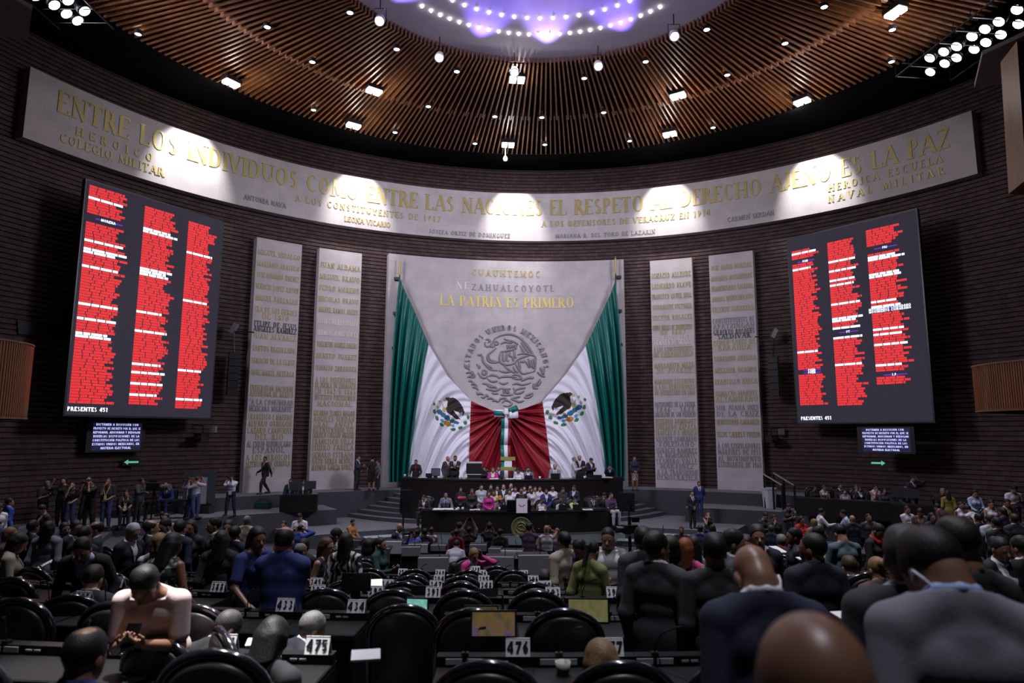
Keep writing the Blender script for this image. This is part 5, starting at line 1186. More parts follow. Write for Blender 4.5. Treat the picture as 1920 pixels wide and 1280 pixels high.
    if acc:
        ak, ac = acc
        if ak == 'bib':
            cutb = lambda loc: np.maximum(np.abs(loc['T'][:, 0]) - .085, loc['T'][:, 1] + .01)
            child('embroidery' if ac == 'red' else 'bib', fig.mesh('bib', fig.torso(thick * .7 + .008), min(h, .012), .03, (hem(.12), neckcut(.36), cutb))[0], fab(ac))
        elif ak == 'scarf': child('scarf', fig.mesh('scarf', [q for sx in (-1, 1) for q in (('c', 'T', (0, .07, .49), (sx * .075, .02, .475), .032, .032, 1.), ('c', 'T', (sx * .075, .02, .475), (sx * .04, -.09, .43), .034, .036, 1.), ('c', 'T', (sx * .04, -.09, .43), (.02, -.12, .32), .036, .03, 1.))], h, .02)[0], fab(ac))
        elif ak == 'lanyard':
            mb = MB(); W_ = lambda q: Vector(fig.world('T', q))
            for sx in (-1, 1): mb.tube([W_((sx * .07, .02, .49)), W_((sx * .085, -.10, .40)), W_((sx * .03, -.15, .22)), W_((0, -.155, .12))], .010, 5)
            mb.box(W_((0, -.16, .08)), (.09, .012, .12)); o = mb.build('lanyard', fab(ac)); o.parent = body
    if ear:
        mb = MB(); W_ = lambda q: Vector(fig.world('H', q)); mb.tube([W_((ear * .082, -.0, .06)), W_((ear * .088, .03, .075)), W_((ear * .08, .045, .04)), W_((ear * .066, .05, .0)), W_((ear * .06, .065, -.05))], .005, 6); o = mb.build('earpiece', mat('clear_earpiece', (.7, .72, .75), .2)); o.parent = body
    if glasses:
        mb = MB(); o_, R_ = fig.fr['H']
        for sx in (-1, 1):
            ring = [tuple(o_ + R_ @ np.array((sx * .032 + .024 * math.cos(2 * PI * q / 12), -.112, .078 + .018 * math.sin(2 * PI * q / 12)), F32)) for q in range(13)]
            mb.tube(ring, .003 if d < 15 else .006, 5, caps=False); mb.tube([tuple(o_ + R_ @ np.array(v, F32)) for v in ((sx * .056, -.108, .082), (sx * .078, .01, .08))], .003, 5)
        mb.tube([tuple(o_ + R_ @ np.array(v, F32)) for v in ((-.01, -.112, .082), (.01, -.112, .082))], .003, 5)
        o = mb.build('glasses', M_PLAST); o.parent = body
    if hat:
        mb = MB(); o_, R_ = fig.fr['H']; Q = Matrix([list(map(float, r)) for r in R_])
        mb.lathe([(.0, .135), (.05, .14), (.085, .12), (.092, .03), (.16, .015), (.165, .0), (.10, .0)], Vector(o_ + R_ @ np.array((0, .012, .125), F32)), 20, axis=Q); o = mb.build('hat', mat('hat_' + hat, COLS[hat], .8), smooth=True); o.parent = body
    PEOPLE.append((loc.x, loc.y, floor, ang, sit is not None, label))
    wr = [Vector(W + fd * .09 + pn * .035) for S_, E_2, W, fd, pn, sx in fig.arms]
    Mw = Matrix.Translation(loc) @ Matrix.Rotation(ang, 4, 'Z') @ Matrix.Scale(s, 4)
    hands = [Mw @ v for v in wr]
    if item: give(item, hands, ang, label, d, mirror)
    if mask:  mask(body, fig, Mw)
    return body
def shortw(s): return ' '.join(s.split()[:11])
PEOPLE = []
def give(item, hands, ang, label, d, mirror):
    who = label; r, l = hands
    if item in ('cam', 'bigcam'):
        p = (r + l) / 2; k = 1.0 if item == 'cam' else 1.25
        t = thing('photo_camera', p, 'black camera held by the ' + shortw(who), 'camera', rz=ang)
        mb = MB(); mb.box((0, 0, 0), (.14 * k, .07 * k, .10 * k)); mb.box((0, 0, .06 * k), (.06 * k, .06 * k, .035 * k)); o = mb.build('body', M_PLAST); o.parent = t
        mb = MB(); mb.lathe([(.035 * k, 0), (.04 * k, .1), (.045 * k, .16 * k), (.038 * k, .165 * k), (0, .14 * k)], (0, -.035, 0), 14, axis=Matrix.Rotation(PI / 2, 3, 'X')); o = mb.build('lens', M_PLAST, smooth=True); o.parent = t
    elif item == 'phone':
        p = l if mirror else r
        if (r - l).length < .25: p = (r + l) / 2
        t = thing('phone', p, 'phone held by the ' + shortw(who), 'phone', rz=ang)
        mb = MB(); mb.box((0, 0, 0), (.075, .009, .15), mat=Matrix.Rotation(-.6, 3, 'X')); o = mb.build('case', M_PLAST); o.parent = t; 
        mb = MB(); mb.box((0, .004, .004), (.066, .004, .138), mat=Matrix.Rotation(-.6, 3, 'X')); o = mb.build('screen', mat('phone_screen', (.02, .03, .05), .2, emit=(.2, .3, .4), es=.4)); o.parent = t
    elif item == 'paper':
        p = (r + l) / 2; mb = MB(); mb.box((0, 0, 0), (.21, .30, .012)); o = mb.build('paper_sheet', mat('white_paper', (.75, .75, .74), .8)); o.location = p; o.rotation_euler = (-.5, 0, ang); tag(o, 'white papers held by the ' + shortw(who), 'paper')
# ------------------------------------------------------------------ people
p = person
ST, MD, LD, LN = dict(fl=Z_ST), dict(fl=Z_MID), dict(fl=Z_LED), dict(fl=Z_LAND)
NV, BK = 'suit navy white', 'tee black'
# upper desk
p(781.6, 863, 32.3, 'lean', 0, 'suit black maroon red', 'black', 'short k', 'man in dark suit and red tie leaning on the left end of the upper desk', lean=10, hp=0, **ST)
p(841, 855.5, 32, 'stand', 40, 'suit dgrey white red', 'same', 'none', 'bald man with red tie standing at the upper desk beside the man with folded arms', **ST)
p(855, 854.6, 31.9, 'cross', 0, 'suit black white black', 'same', 'short k', 'man in dark suit with folded arms at the upper desk', **ST)
p(909.6, 874, 31.8, 'desk', 0, 'open black black', 'black', 'bob k', 'dark-haired person seated left of the magenta jacket at the upper desk', fem=True, fl=Z_ST)
p(926, 875.5, 31., 'desk', 0, 'open magenta cream', 'black', 'long b', 'woman in magenta jacket seated at the upper desk', fl=Z_ST)
p(936, 873, 31.9, 'desk', 10, 'suit navy white', 'same', 'short k', 'man in dark suit seated behind the magenta jacket', fl=Z_ST)
p(968, 873, 32.2, 'desk', -20, 'suit black white', 'same', 'short k', 'dark-suited person half hidden behind the woman in the white blouse', fl=Z_ST)
p(973, 876, 31., 'write', -15, 'shirt white', 'black', 'long k', 'woman in white blouse with head bowed at the upper desk by the ribbon', fl=Z_ST)
p(992, 874.5, 31.1, 'desk', 0, 'suit steel white', 'same', 'short k', 'man in grey-blue jacket and glasses seated right of the ribbon', glasses=True, fl=Z_ST)
p(1042, 868.4, 31.3, 'desk', 0, 'suit grey white black', 'same', 'ring k', 'man in grey suit seated against the white flag band', fl=Z_ST)
p(1077.8, 855.6, 31.9, 'stand', 75, 'suit lgrey lgrey', 'same', 'short g', 'man in pale grey suit with grey hair talking at the upper desk', arms=('gest', 'gest'), **ST)
p(1088, 852, 32.2, 'stand', 0, 'suit dnavy white lime', 'same', 'ring d', 'tall man with yellow-green tie standing at the upper desk', **ST)
p(1110, 857, 32.3, 'phone', 35, 'suit dnavy white', 'same', 'short d', 'man in dark suit looking at his phone at the upper desk', item='phone', **ST)
p(1145, 868.5, 33.3, 'lean', -10, 'suit dnavy sky', 'same', 'short k', 'man in dark suit bent over papers at the right end of the upper desk', lean=38, **ST)
# lower desk: standing group behind the speaker
p(866, 913.5, 28.6, 'clasp', 0, 'shirt black', 'black', 'long k', 'woman in black with a pink cloth over her hands behind the lower desk', **MD)
p(887, 916, 28.4, 'clasp', 0, 'dress black long', 'same', 'long b', 'woman in black dress with hands clasped behind the lower desk', **MD)
p(904, 908.5, 28.6, 'clasp', 20, 'open lgrey lblue', 'grey', 'crew k', 'bearded man in pale shirt and grey jacket left of the magenta dress', **MD)
p(918, 921, 28.0, 'clasp', 15, 'dress magenta', 'same', 'long d', 'woman in magenta dress standing behind the lower desk', **MD)
p(922.3, 908, 29.3, 'clasp', 0, 'suit black black', 'same', 'short k', 'man in black standing behind the magenta dress', **MD)
p(934.5, 910, 29.3, 'clasp', 0, 'suit char white', 'same', 'short k', 'dark-haired man in the back row left of the bald men', **MD)
p(928, 919, 28.7, 'clasp', 0, 'open yellow cream', 'black', 'long k', 'woman in pale yellow behind the man with the hat', **MD)
p(946, 908, 28.8, 'clasp', 0, 'suit char white', 'same', 'crew g', 'bald bearded man in dark jacket and white shirt behind the hat', **MD)
p(960, 906, 29.3, 'clasp', -20, 'suit black white', 'same', 'none', 'tall bald man in the back row left of the speaker', **MD)
p(957.6, 916.5, 28.3, 'cross', 0, 'shirt white', 'black', 'long k', 'woman in white top with long dark hair left of the speaker', **MD)
p(968, 912, 29., 'clasp', 0, 'shirt white', 'black', 'long d', 'brown-haired woman between the white top and the speaker', **MD)
p(939, 931, 27.7, 'desk', 0, 'shirt lav', 'black', 'short k', 'man with orange-brown hat and grey shirt seated at the lower desk', hat='ochre', **MD)
p(979.6, 913.5, 27.7, 'stand', 0, 'dress black', 'same', 'short k', 'woman with glasses and embroidered black dress speaking at the lectern', fem=True, glasses=True, acc=('bib', 'red'), **MD)
p(985, 910.5, 29.3, 'clasp', 0, 'suit black white', 'same', 'short d', 'dark-haired person directly behind the speaker', **MD)
p(996, 910, 29.4, 'clasp', 0, 'suit grey white', 'same', 'crew g', 'grey-haired man in the back row right of the speaker', **MD)
p(998, 914, 28.4, 'clasp', 15, 'shirt white', 'white', 'vlong d', 'woman in white with very long hair right of the speaker', **MD)
p(1005, 911, 29., 'clasp', 10, 'shirt white', 'black', 'short k', 'bearded man in white behind the long-haired woman', **MD)
p(1014, 911, 28.7, 'clasp', 0, 'shirt white', 'black', 'crew k', 'bald bearded man in white shirt right of the speaker', **MD)
p(1026, 915, 28.4, 'gest', 10, 'suit blue white', 'black', 'short k', 'young man in bright blue suit standing right of the lectern', skin=2, **MD)
p(1038, 910, 29., 'clasp', 0, 'shirt white', 'black', 'short d', 'woman with short hair and glasses in a white blouse in the back row', glasses=True, **MD)
p(1057.5, 912.5, 28.5, 'clasp', 20, 'open dgrey dgrey', 'black', 'short k', 'heavy man in dark shirt looking down at the seated women', hp=20, belly=.02, **MD)
p(1078, 908.5, 28.5, 'clasp', -25, 'suit navy white sky', 'same', 'short d', 'man in navy suit and white shirt behind the woman in lime', hp=12, **MD)
p(1017.5, 933.5, 27.8, 'desk', 0, 'shirt white', 'black', 'bob k', 'woman in white blouse with dark fringe seated right of the lectern', **MD)
p(1055.5, 935, 27.9, 'write', 15, 'shirt white', 'black', 'long b', 'long-haired woman in white leaning over the lower desk', **MD)
p(1079, 931, 28., 'dchin', 25, 'shirt lime', 'black', 'short k', 'woman in lime blouse with hand at her cheek at the lower desk', fem=True, **MD)
p(1115, 928, 28.6, 'dchin', 10, 'suit dgrey white', 'same', 'short k', 'man in dark suit with his head in his hand at the lower desk', lean=22, hp=25, **MD)
p(1135, 921.5, 28.7, 'write', 20, 'open char char', 'black', 'short k', 'man in dark jacket seated near the right end of the lower desk', **MD)
p(1147.5, 921.5, 28.2, 'lap', 25, 'tee purple', 'lgrey', 'crew k', 'man in purple shirt and pale jeans on the right end of the lower desk', fl=Z_MID, sit=.5)
p(838, 924.6, 28.5, 'lean', 0, 'suit grey sky navy', 'same', 'crew g', 'man in grey suit leaning over the white sheet at the lower desk', lean=20, **MD)
p(796.5, 928, 28.3, 'sphone', -15, 'suit char white', 'same', 'crew d', 'man in dark grey suit sitting at the left end of the lower desk', fl=Z_MID - .1, sit=.5, shoes='tan')
# stage ledge
p(499, 859, 31.2, 'walk', -40, 'suit black white navy', 'same', 'short k', 'man in black suit walking before the outer left tablet', hy=40, **ST)
p(673, 855, 33.4, 'gest', 80, 'suit char white', 'same', 'short d', 'man in dark grey suit talking beside the inner left tablet', item=None, **ST)
p(700, 856, 33.4, 'stand', 200, 'dress black long', 'same', 'bun k', 'woman in black dress seen from behind between tablet and panel', **ST)
p(711, 863, 33.8, 'stand', -70, 'shirt steel', 'black', 'short k', 'person in grey-blue half hidden behind the woman in black dress', **ST)
p(1191, 853, 33.6, 'clasp', 0, 'sweater navy', 'skirtzebra', 'long d', 'woman in navy top and patterned skirt right of the stone panel', **ST)
p(1312, 899.4, 30.6, 'back', 0, 'suit blue white black', 'same', 'crew k', 'man in bright blue suit standing at the stage wall on the right', fl=.95)
p(1299, 917, 29.4, 'clasp', 10, 'suit black white navy', 'same', 'crew k', 'man in black suit with papers below the man in bright blue', fl=.6, item='phone')
p(1329, 955, 27.6, 'chin', 0, 'vest black', 'black', 'bun d', 'woman in black sleeveless top holding a phone to her mouth', fem=True, fl=0., item=None, arms=('chin', 'down'))
# left ledge press
p(91, 906.5, 24.2, 'phone', 70, BK, 'black', 'crew g', 'man in black T-shirt with camera, leftmost of the photographers', item='cam', **LD)
p(122, 900, 24.5, 'up', 10, BK, 'black', 'vlong k', 'woman with long black hair raising a finger among the photographers', **LD)
p(138, 907.5, 24.0, 'chin', 20, BK, 'jeans', 'pony k', 'woman in black T-shirt and blue jeans holding a long camera', item='cam', **LD)
p(169, 898, 25.0, 'cam', 30, BK, 'black', 'curly k', 'curly-haired photographer half hidden behind another with raised camera', fem=True, **LD)
p(174, 903, 24.2, 'cam', -10, BK, 'black', 'short k', 'photographer in black aiming a camera straight at the hall', item='cam', **LD)
p(205.5, 900, 24.2, 'chin', 10, BK, 'jeans', 'crew k', 'heavy photographer in black T-shirt and jeans with hand at his chin', belly=.03, item=None, acc=('lanyard', 'yellow'), **LD)
p(239, 922.5, 24.6, 'lap', 30, BK, 'black', 'bun k', 'photographer in black sitting low with a yellow lanyard', fem=True, sit=.55, acc=('lanyard', 'yellow'), **LD)
p(268, 900.6, 25.4, 'reach', 75, 'open dgrey dgrey', 'black', 'short d', 'videographer with grey backpack behind a shoulder video camera', **LD)
p(313, 908.5, 27.2, 'write', 0, 'suit blue white dred', 'same', 'ring d', 'man in navy suit reading at the narrow table on the left ledge', fl=Z_LED, sit=.46)
p(363, 899, 26.6, 'cam', -30, 'shirt grey', 'jeans', 'short b', 'photographer in grey shirt aiming left before the grey screen', item='cam', **LD)
p(373, 896, 27., 'cam', 150, 'tee lgrey', 'jeans', 'bun b', 'fair-haired photographer in grey T-shirt before the grey screen', fem=True, **LD)
p(437, 893.5, 27.8, 'cam', 0, 'shirt white', 'navy', 'short k', 'photographer with white sleeves, light blue bib and red belt bag', item='cam', acc=('bib', 'sky'), **LD)
p(547, 900, 29.9, 'desk', 0, 'suit navy white', 'same', 'crew d', 'man in navy behind the left grey monitor by the tablets', fl=Z_LED)
p(571.5, 901.5, 30, 'desk', 0, 'suit char white', 'same', 'short k', 'man in dark suit behind the right grey monitor by the tablets', fl=Z_LED)
p(20, 940, 20.5, 'stand', 150, 'suit royal sky', 'same', 'short k', 'man in bright navy suit seen from behind at the far left', hy=-20)
p(2, 950, 18.6, 'phone1', 60, 'shirt white', 'jeans', 'short k', 'person in white shirt cut off by the left picture edge')
p(81, 952, 20, 'phone1', -30, 'suit black lblue', 'same', 'short k', 'man in dark suit and open pale blue shirt below the photographers')
# left floor
p(65, 981, 14.8, 'stand', 150, 'suit dnavy lblue', 'same', 'short k', 'man in dark suit turned away beside the woman in grey blazer', hy=20)
p(95, 981.5, 13.4, 'stand', 185, 'open grey grey', 'grey', 'vlong k', 'woman in grey blazer with long dark hair seen from behind')
p(40, 1005, 10.6, 'phone', 120, 'open beige black', 'black', 'vlong k', 'woman in beige-grey jacket with long dark hair at the far left', item='paper')
p(22, 994, 12.5, 'stand', 100, 'shirt brown', 'black', 'bob y', 'blond person at the far left behind the beige-grey jacket')
p(124, 985, 16., 'stand', 60, 'suit royal royal', 'same', 'short k', 'man in vivid blue shirt half hidden behind two dark suits')
p(146, 981, 14., 'stand', 65, 'suit dnavy white', 'same', 'short d', 'man in dark suit facing the smiling man on the left floor')
p(162, 992, 12.6, 'stand', 170, 'suit dnavy white', 'same', 'short k', 'man in navy suit seen from behind before the smiling man')
p(184, 982, 13.2, 'stand', -55, 'suit dnavy white', 'same', 'ring k', 'smiling man in dark suit and open white shirt on the left floor', belly=.02)
p(253, 985, 12.6, 'stand', 75, 'suit dnavy white', 'same', 'short w', 'white-haired man in navy suit on the left floor', hp=18)
p(286, 979, 13.2, 'stand', 130, 'suit dnavy white', 'same', 'ring d', 'bald man in navy suit with his back half turned, left floor')
p(313, 976, 14., 'gest', -30, 'suit navy lblue', 'same', 'short k', 'man in navy suit and pale shirt talking to the bald man', hp=12)
p(314, 966, 19., 'stand', 0, 'shirt beige', 'black', 'short d', 'person half hidden behind the man in navy and pale shirt')
p(303, 1003, 11.4, 'desk', 180, 'shirt white', 'black', 'bob y', 'blonde woman in white seated with her back to us on the left', sit=.5)
p(341, 979, 14., 'stand', 170, 'suit navy white', 'same', 'short k', 'man in navy suit seen from behind facing the woman with glasses')
p(361, 978, 14.6, 'stand', 0, 'open char black', 'black', 'long d', 'woman with glasses and dark cardigan facing us on the left floor', glasses=True)
p(406, 973, 14.4, 'stand', -60, 'suit dgrey white', 'same', 'short k', 'man in dark grey suit facing left, left of the grey-haired man')
p(431, 978, 15.5, 'stand', 10, 'open brown tan', 'black', 'short d', 'man with greying beard in brown facing us on the left floor')
p(466, 970, 17.5, 'stand', 165, 'suit beige white', 'same', 'short g', 'grey-haired man in beige suit seen from behind')
p(444, 989, 13., 'stand', 170, 'suit dnavy white', 'same', 'short k', 'man in dark navy seen from behind below the beige suit')
p(535, 979, 19., 'stand', 0, 'shirt dred', 'black', 'short k', 'man whose face shows above the blue suit')
p(564, 964.5, 23., 'phone', 0, 'shirt white', 'navy', 'short k', 'man in white shirt and dark braces looking at his phone', item='phone')
p(567, 986, 19., 'ear', 140, 'suit royal white', 'same', 'short k', 'man in bright blue blazer with phone at his ear')
p(573, 1011, 15., 'desk', 170, 'suit black white', 'same', 'bob k', 'dark-haired seated woman right of the blue suit', sit=.5)
p(567, 1020, 13.4, 'desk', 150, 'suit black white', 'same', 'ring g', 'greying balding man seated right of the blue suit', sit=.5)
p(633, 992, 15., 'reach', -70, 'open grey beige', 'black', 'short k', 'man with glasses holding a white microphone on the left', glasses=True)
p(664, 975, 25.6, 'lap', 65, 'shirt ochre', 'jeans', 'short k', 'man in ochre jacket sitting on the step left of the desks', fl=.45, sit=.42)
p(695, 1011, 16., 'desk', 180, 'suit black black', 'same', 'curly k', 'person with curly black hair seated behind the dark bench console', sit=.5)
p(716, 1008, 14.2, 'gest', 75, 'coat green green', 'black', 'pony d', 'woman in dark green with ponytail gesturing', mirror=False)
# larger figures, left
p(328, 1002, 8.6, 'lean', 165, 'vest leaf', 'black', 'vlong k', 'woman in leaf-print top with very long black hair leaning on a chair', lean=18, arms=('lean', 'lean'))
p(159, 1012, 8.9, 'lean', 15, 'open black lblue', 'black', 'short k', 'man in black jacket and pale blue shirt bending over a desk', lean=38, hp=10)
p(180, 1064, 8.3, 'desk', 185, 'suit dgrey white', 'same', 'short d', 'dark-haired seated head below the bending man in black jacket')
p(419, 997, 10.4, 'stand', 190, 'open black black', 'black', 'vlong k', 'woman in black with long dark hair left of the navy dress', lean=8)
p(486, 989, 8.9, 'lean', 60, 'tee blue', 'navy', 'vlong k', 'woman in navy blue dress with black hair turned to the blue suit', fem=True, lean=6, hy=-15, arms=('lean', 'down'))
p(537, 989.5, 7.8, 'cross', 180, 'suit blue blue', 'same', 'ring k', 'large man in blue suit with balding head seen from behind', belly=.03)
p(615, 1009, 11., 'stand', 70, 'vest black', 'black', 'vlong b', 'woman with blonde hair and glasses in black cold-shoulder top', glasses=True)
p(652, 999, 10.6, 'stand', 175, 'shirt zebra', 'white', 'vlong d', 'woman in black and white zebra blouse seen from behind')
# centre floor
p(752, 982.5, 20.5, 'stand', 60, 'suit navy white', 'same', 'none', 'bald man in navy suit by the steps left of the desks', hp=20)
p(784, 994, 19.5, 'cam', -60, 'suit royal white', 'same', 'short k', 'photographer in blue blazer aiming a camera left', item='cam')
p(799, 991, 20., 'stand', 190, 'suit navy white', 'same', 'short k', 'man in navy seen from behind beside the photographer in blue')
p(812, 988.5, 21., 'stand', 175, 'vest white', 'black', 'bun d', 'woman in white sleeveless top seen from behind by the lower desk')
p(858, 992, 20., 'stand', 180, 'coat dred magenta', 'black', 'bun d', 'woman in dark pink waistcoat with hair tied back')
p(863, 979, 22., 'cam', 175, BK, 'black', 'short k', 'photographer in black with raised camera left of the raised arms', item='cam')
p(882, 987, 21.5, 'over', 180, BK, 'black', 'short k', 'person in black holding a phone overhead with both arms', item='phone')
p(920, 980, 21.5, 'cam', 180, BK, 'black', 'short k', 'photographer in black with raised camera right of the raised arms', item='bigcam')
p(940, 991, 20.5, 'stand', 180, BK, 'black', 'short k', 'man in black T-shirt seen from behind before the lower desk')
p(994, 980, 18., 'cam', 175, 'shirt purple', 'black', 'short k', 'photographer in dark purple shirt before the round seal', item='bigcam', belly=.02)
p(1027, 983.5, 20, 'ear', 180, 'vest white', 'black', 'none', 'bald man in white shirt and dark backpack straps seen from behind', arms=('ear', 'down'))
p(1047, 988.5, 20.5, 'stand', 180, 'shirt lav', 'black', 'none', 'bald man in checked pale shirt seen from behind')
p(859, 1013, 17.2, 'bend', 175, 'shirt lgrey', 'black', 'short k', 'person in pale grey shirt bent over a bench console', lean=35)
p(892, 1027, 16.6, 'dear', 30, 'coat hot white', 'black', 'bob y', 'blonde woman in magenta blazer seated with hand at her head', fem=True, sit=.5, mirror=True)
p(854, 1053, 15.3, 'desk', 180, 'suit maroon white', 'same', 'bob k', 'dark-haired head seated left of the magenta blazer', sit=.5)
p(957, 1029, 18., 'desk', 180, 'suit grey white', 'same', 'curly g', 'grey curly head seated behind the white bench console', sit=.5)
p(1060, 996, 11.6, 'stand', 215, 'suit beige lgrey', 'black', 'short k', 'young man in beige-grey jacket turned left with dark hair')
p(1074, 1010, 12., 'stand', -15, 'sweater navy', 'black', 'short k', 'bearded man behind the man with glasses in navy sweater')
p(1089, 1009, 11., 'phone', -40, 'sweater navy', 'black', 'short k', 'man with glasses in navy striped sweater holding a phone', glasses=True, item='phone')
p(1113, 1012, 9.8, 'phone1', 145, 'coat khaki khaki', 'black', 'pony k', 'woman in khaki green coat with ponytail looking at a phone', item='phone')
p(1142, 986.5, 10.4, 'stand', 10, 'polo white', 'black', 'crew k', 'young man in white polo shirt facing us', hy=-25, hp=12)
p(1025, 1067, 11.6, 'desk', 180, 'suit dgrey white', 'same', 'short s', 'greying dark head seated among the centre desks')
p(1207, 985, 8.3, 'stand', 185, 'suit dgrey white', 'same', 'short k', 'tall man in charcoal suit seen from behind right of the white polo')
p(1231, 993, 6.5, 'stand', 150, 'suit dgrey white', 'same', 'short k', 'young man in dark grey suit half turned right', hy=-30)
p(1257, 1002, 9.6, 'stand', 180, 'shirt purple', 'black', 'curly d', 'woman with curly dark brown hair beside the redhead', fem=True)
p(1287, 1005, 9.4, 'stand', 165, 'vest hot', 'skirthot', 'vlong r', 'woman with long red hair in a pink dress', hy=-20)
p(1301, 1000, 10.2, 'stand', 180, 'shirt lblue', 'black', 'long d', 'woman in pale blue shirt behind the redhead')
p(1280, 984, 20, 'stand', -20, BK, 'black', 'crew k', 'smiling man in dark shirt near the right steps')
# right, larger figures
p(1341, 996, 6.1, 'stand', 178, 'sweater char', 'black', 'short k', 'man in black padded jacket with hood seen from behind', belly=.03)
p(1376, 988, 7.5, 'stand', 75, 'suit dgrey white', 'same', 'short k', 'man in dark suit in profile facing the brown-eyed man', hp=5)
p(1400, 999, 9.5, 'stand', -10, 'suit dgrey white', 'same', 'short d', 'face peering between the two men in dark suits')
p(1422, 979.5, 9., 'stand', -10, 'suit dnavy white', 'same', 'short d', 'man in dark navy suit facing us behind the bald head')
p(1412, 1017, 2.75, 'stand', 180, 'suit navy white', 'same', 'none', 'bald man with earpiece in navy suit seen from behind', hp=44, lean=8, nk=.035, belly=.02, skin=1, ear=-1)
p(1527, 994, 6.6, 'stand', 185, 'suit dnavy navy', 'same', 'crew k', 'man in dark navy suit with cropped hair, head turned left', hy=35, skin=2)
p(1525, 1141, 1.02, 'stand', 180, 'suit black black', 'same', 'none', 'blurred bald head nearest the camera', hp=10, skin=2, fl=2.6)
p(1743, 985, 2.25, 'stand', 172, 'suit grey sky', 'same', 'short k', 'man in grey suit and pale blue collar, largest on the right', lean=10, hp=38, hy=12, nk=.035, skin=1, ear=1)
p(1699, 979.5, 3.5, 'stand', 160, 'suit dgrey white', 'same', 'short s', 'man with greying hair in black suit behind the grey suit')
p(1792, 963.5, 3.1, 'stand', 195, 'suit dgrey dgrey', 'same', 'short d', 'heavy man in dark suit right of the grey suit, head bowed', hp=20, belly=.03)
p(1877, 999, 9.4, 'stand', 0, 'open black white', 'black', 'bun k', 'woman in black blazer and white ruffled blouse at the right', skin=2, hp=10)
p(1915, 997, 9.2, 'stand', 200, 'suit black white', 'same', 'short k', 'dark head at the right picture edge')
# right middle
p(1575, 977.5, 12.6, 'phone', 190, 'polo teal', 'dgrey', 'short k', 'man in teal-grey shirt seen from behind', belly=.02)
p(1649, 975.5, 14.6, 'phone', 30, 'sweater black', 'black', 'bun d', 'woman in black with a red scarf looking down at her hands', acc=('scarf', 'red'))
p(1630, 957.5, 20.5, 'stand', 0, 'shirt dgrey', 'black', 'crew k', 'man in black shirt facing us beside the bald head')
p(1541.6, 948.6, 22.5, 'reach', 80, 'shirt white', 'navy', 'short k', 'man in white shirt reaching out to the right')
p(1583, 951, 22.5, 'reach', -110, 'shirt lblue', 'navy', 'short k', 'man in pale blue shirt leaning left with a drink', lean=18)
p(1600, 961, 19., 'stand', 170, 'suit dnavy white', 'same', 'none', 'bald man in dark suit seen from behind, right floor')
p(1504, 963, 20., 'gest', 20, 'coat red red', 'black', 'long k', 'woman in bright red coat holding a white folder', item='paper')
p(1528, 968, 18.6, 'stand', 180, 'open tan tan', 'black', 'bob y', 'blonde woman seen from behind beside the red coat')
p(1702, 943, 22.5, 'cross', 10, 'shirt white', 'jeans', 'short k', 'man in white shirt with folded arms on the right')
p(1749, 955, 19.8, 'stand', 0, 'suit navy navy', 'same', 'long k', 'dark-haired woman in navy on the right floor')
p(1727, 947, 22., 'phone', -40, 'open brown tan', 'jeans', 'short d', 'man in brown jacket beside the folded arms')
p(1759, 938, 24., 'lean', 200, 'shirt maroon', 'black', 'short k', 'person in maroon bending forward at the right', lean=40)
p(1815, 940.5, 18.6, 'lean', 200, 'shirt white', 'black', 'short k', 'heavy man in white shirt bent over seen from behind', lean=30, belly=.03, hp=20)
p(1817, 961, 15.6, 'stand', -5, 'suit grey lgrey', 'same', 'crew k', 'man in grey suit facing us at the right')
p(1836, 956, 17., 'stand', 180, 'suit navy white', 'same', 'short k', 'man in navy suit seen from behind right of the grey suit')
p(1803, 934, 22.4, 'stand', 0, 'shirt white', 'black', 'bun k', 'woman in white left of the bent man in white shirt')
p(1856, 958, 17.6, 'stand', 180, 'shirt white', 'black', 'crew d', 'man in white shirt between two dark suits at the right')
p(1870, 963, 16.6, 'stand', 185, 'suit char white', 'same', 'short k', 'man in charcoal suit seen from behind at the right')
p(1882, 945, 18., 'stand', 190, 'suit navy white', 'same', 'short d', 'tall man in navy suit at the right before the seated row')
p(1903, 956, 17.6, 'stand', 175, 'suit dgrey white', 'same', 'short b', 'brown-haired man in dark suit near the right edge')
p(1646, 1038, 9., 'desk', 185, 'suit brown tan', 'same', 'bun y', 'blonde head with hair tied up seated at the right')
p(1594, 1037, 9.6, 'desk', 180, 'suit black white', 'same', 'short b', 'brown-haired head seated below the teal-grey shirt')
p(1437, 956.5, 22.5, 'phone1', 20, 'shirt char', 'black', 'short k', 'young man in black shirt looking down on the right floor')
p(1453, 961, 21., 'chin', 0, 'suit black black', 'same', 'short k', 'person in black with hand at the face right of the young man')
p(1481, 940, 24.5, 'phone', 10, 'coat dgrey maroon', 'maroon', 'short k', 'woman in dark coat and maroon dress reading', fem=True)
p(1448, 980, 17., 'stand', 150, 'suit navy white', 'same', 'crew s', 'man in navy suit with cropped hair seen from behind, right floor')
p(1467, 998, 16., 'desk', 160, 'suit dgrey red', 'same', 'short g', 'grey-haired person seated beside a red bag', sit=.5)
p(1491.5, 985, 12.4, 'stand', -100, 'suit char char', 'same', 'short k', 'man in shiny dark jacket facing left')
p(1537, 982, 13.4, 'stand', 80, 'suit black white', 'same', 'short k', 'dark-haired man in profile above the cropped-haired navy suit')
p(1338, 980, 19., 'stand', 180, 'suit dnavy white', 'same', 'long k', 'dark-haired woman seen from behind on the right floor')
p(1315, 982, 19.4, 'ear', 160, 'suit blue white', 'same', 'short k', 'man in blue with hand raised to his head, right floor')
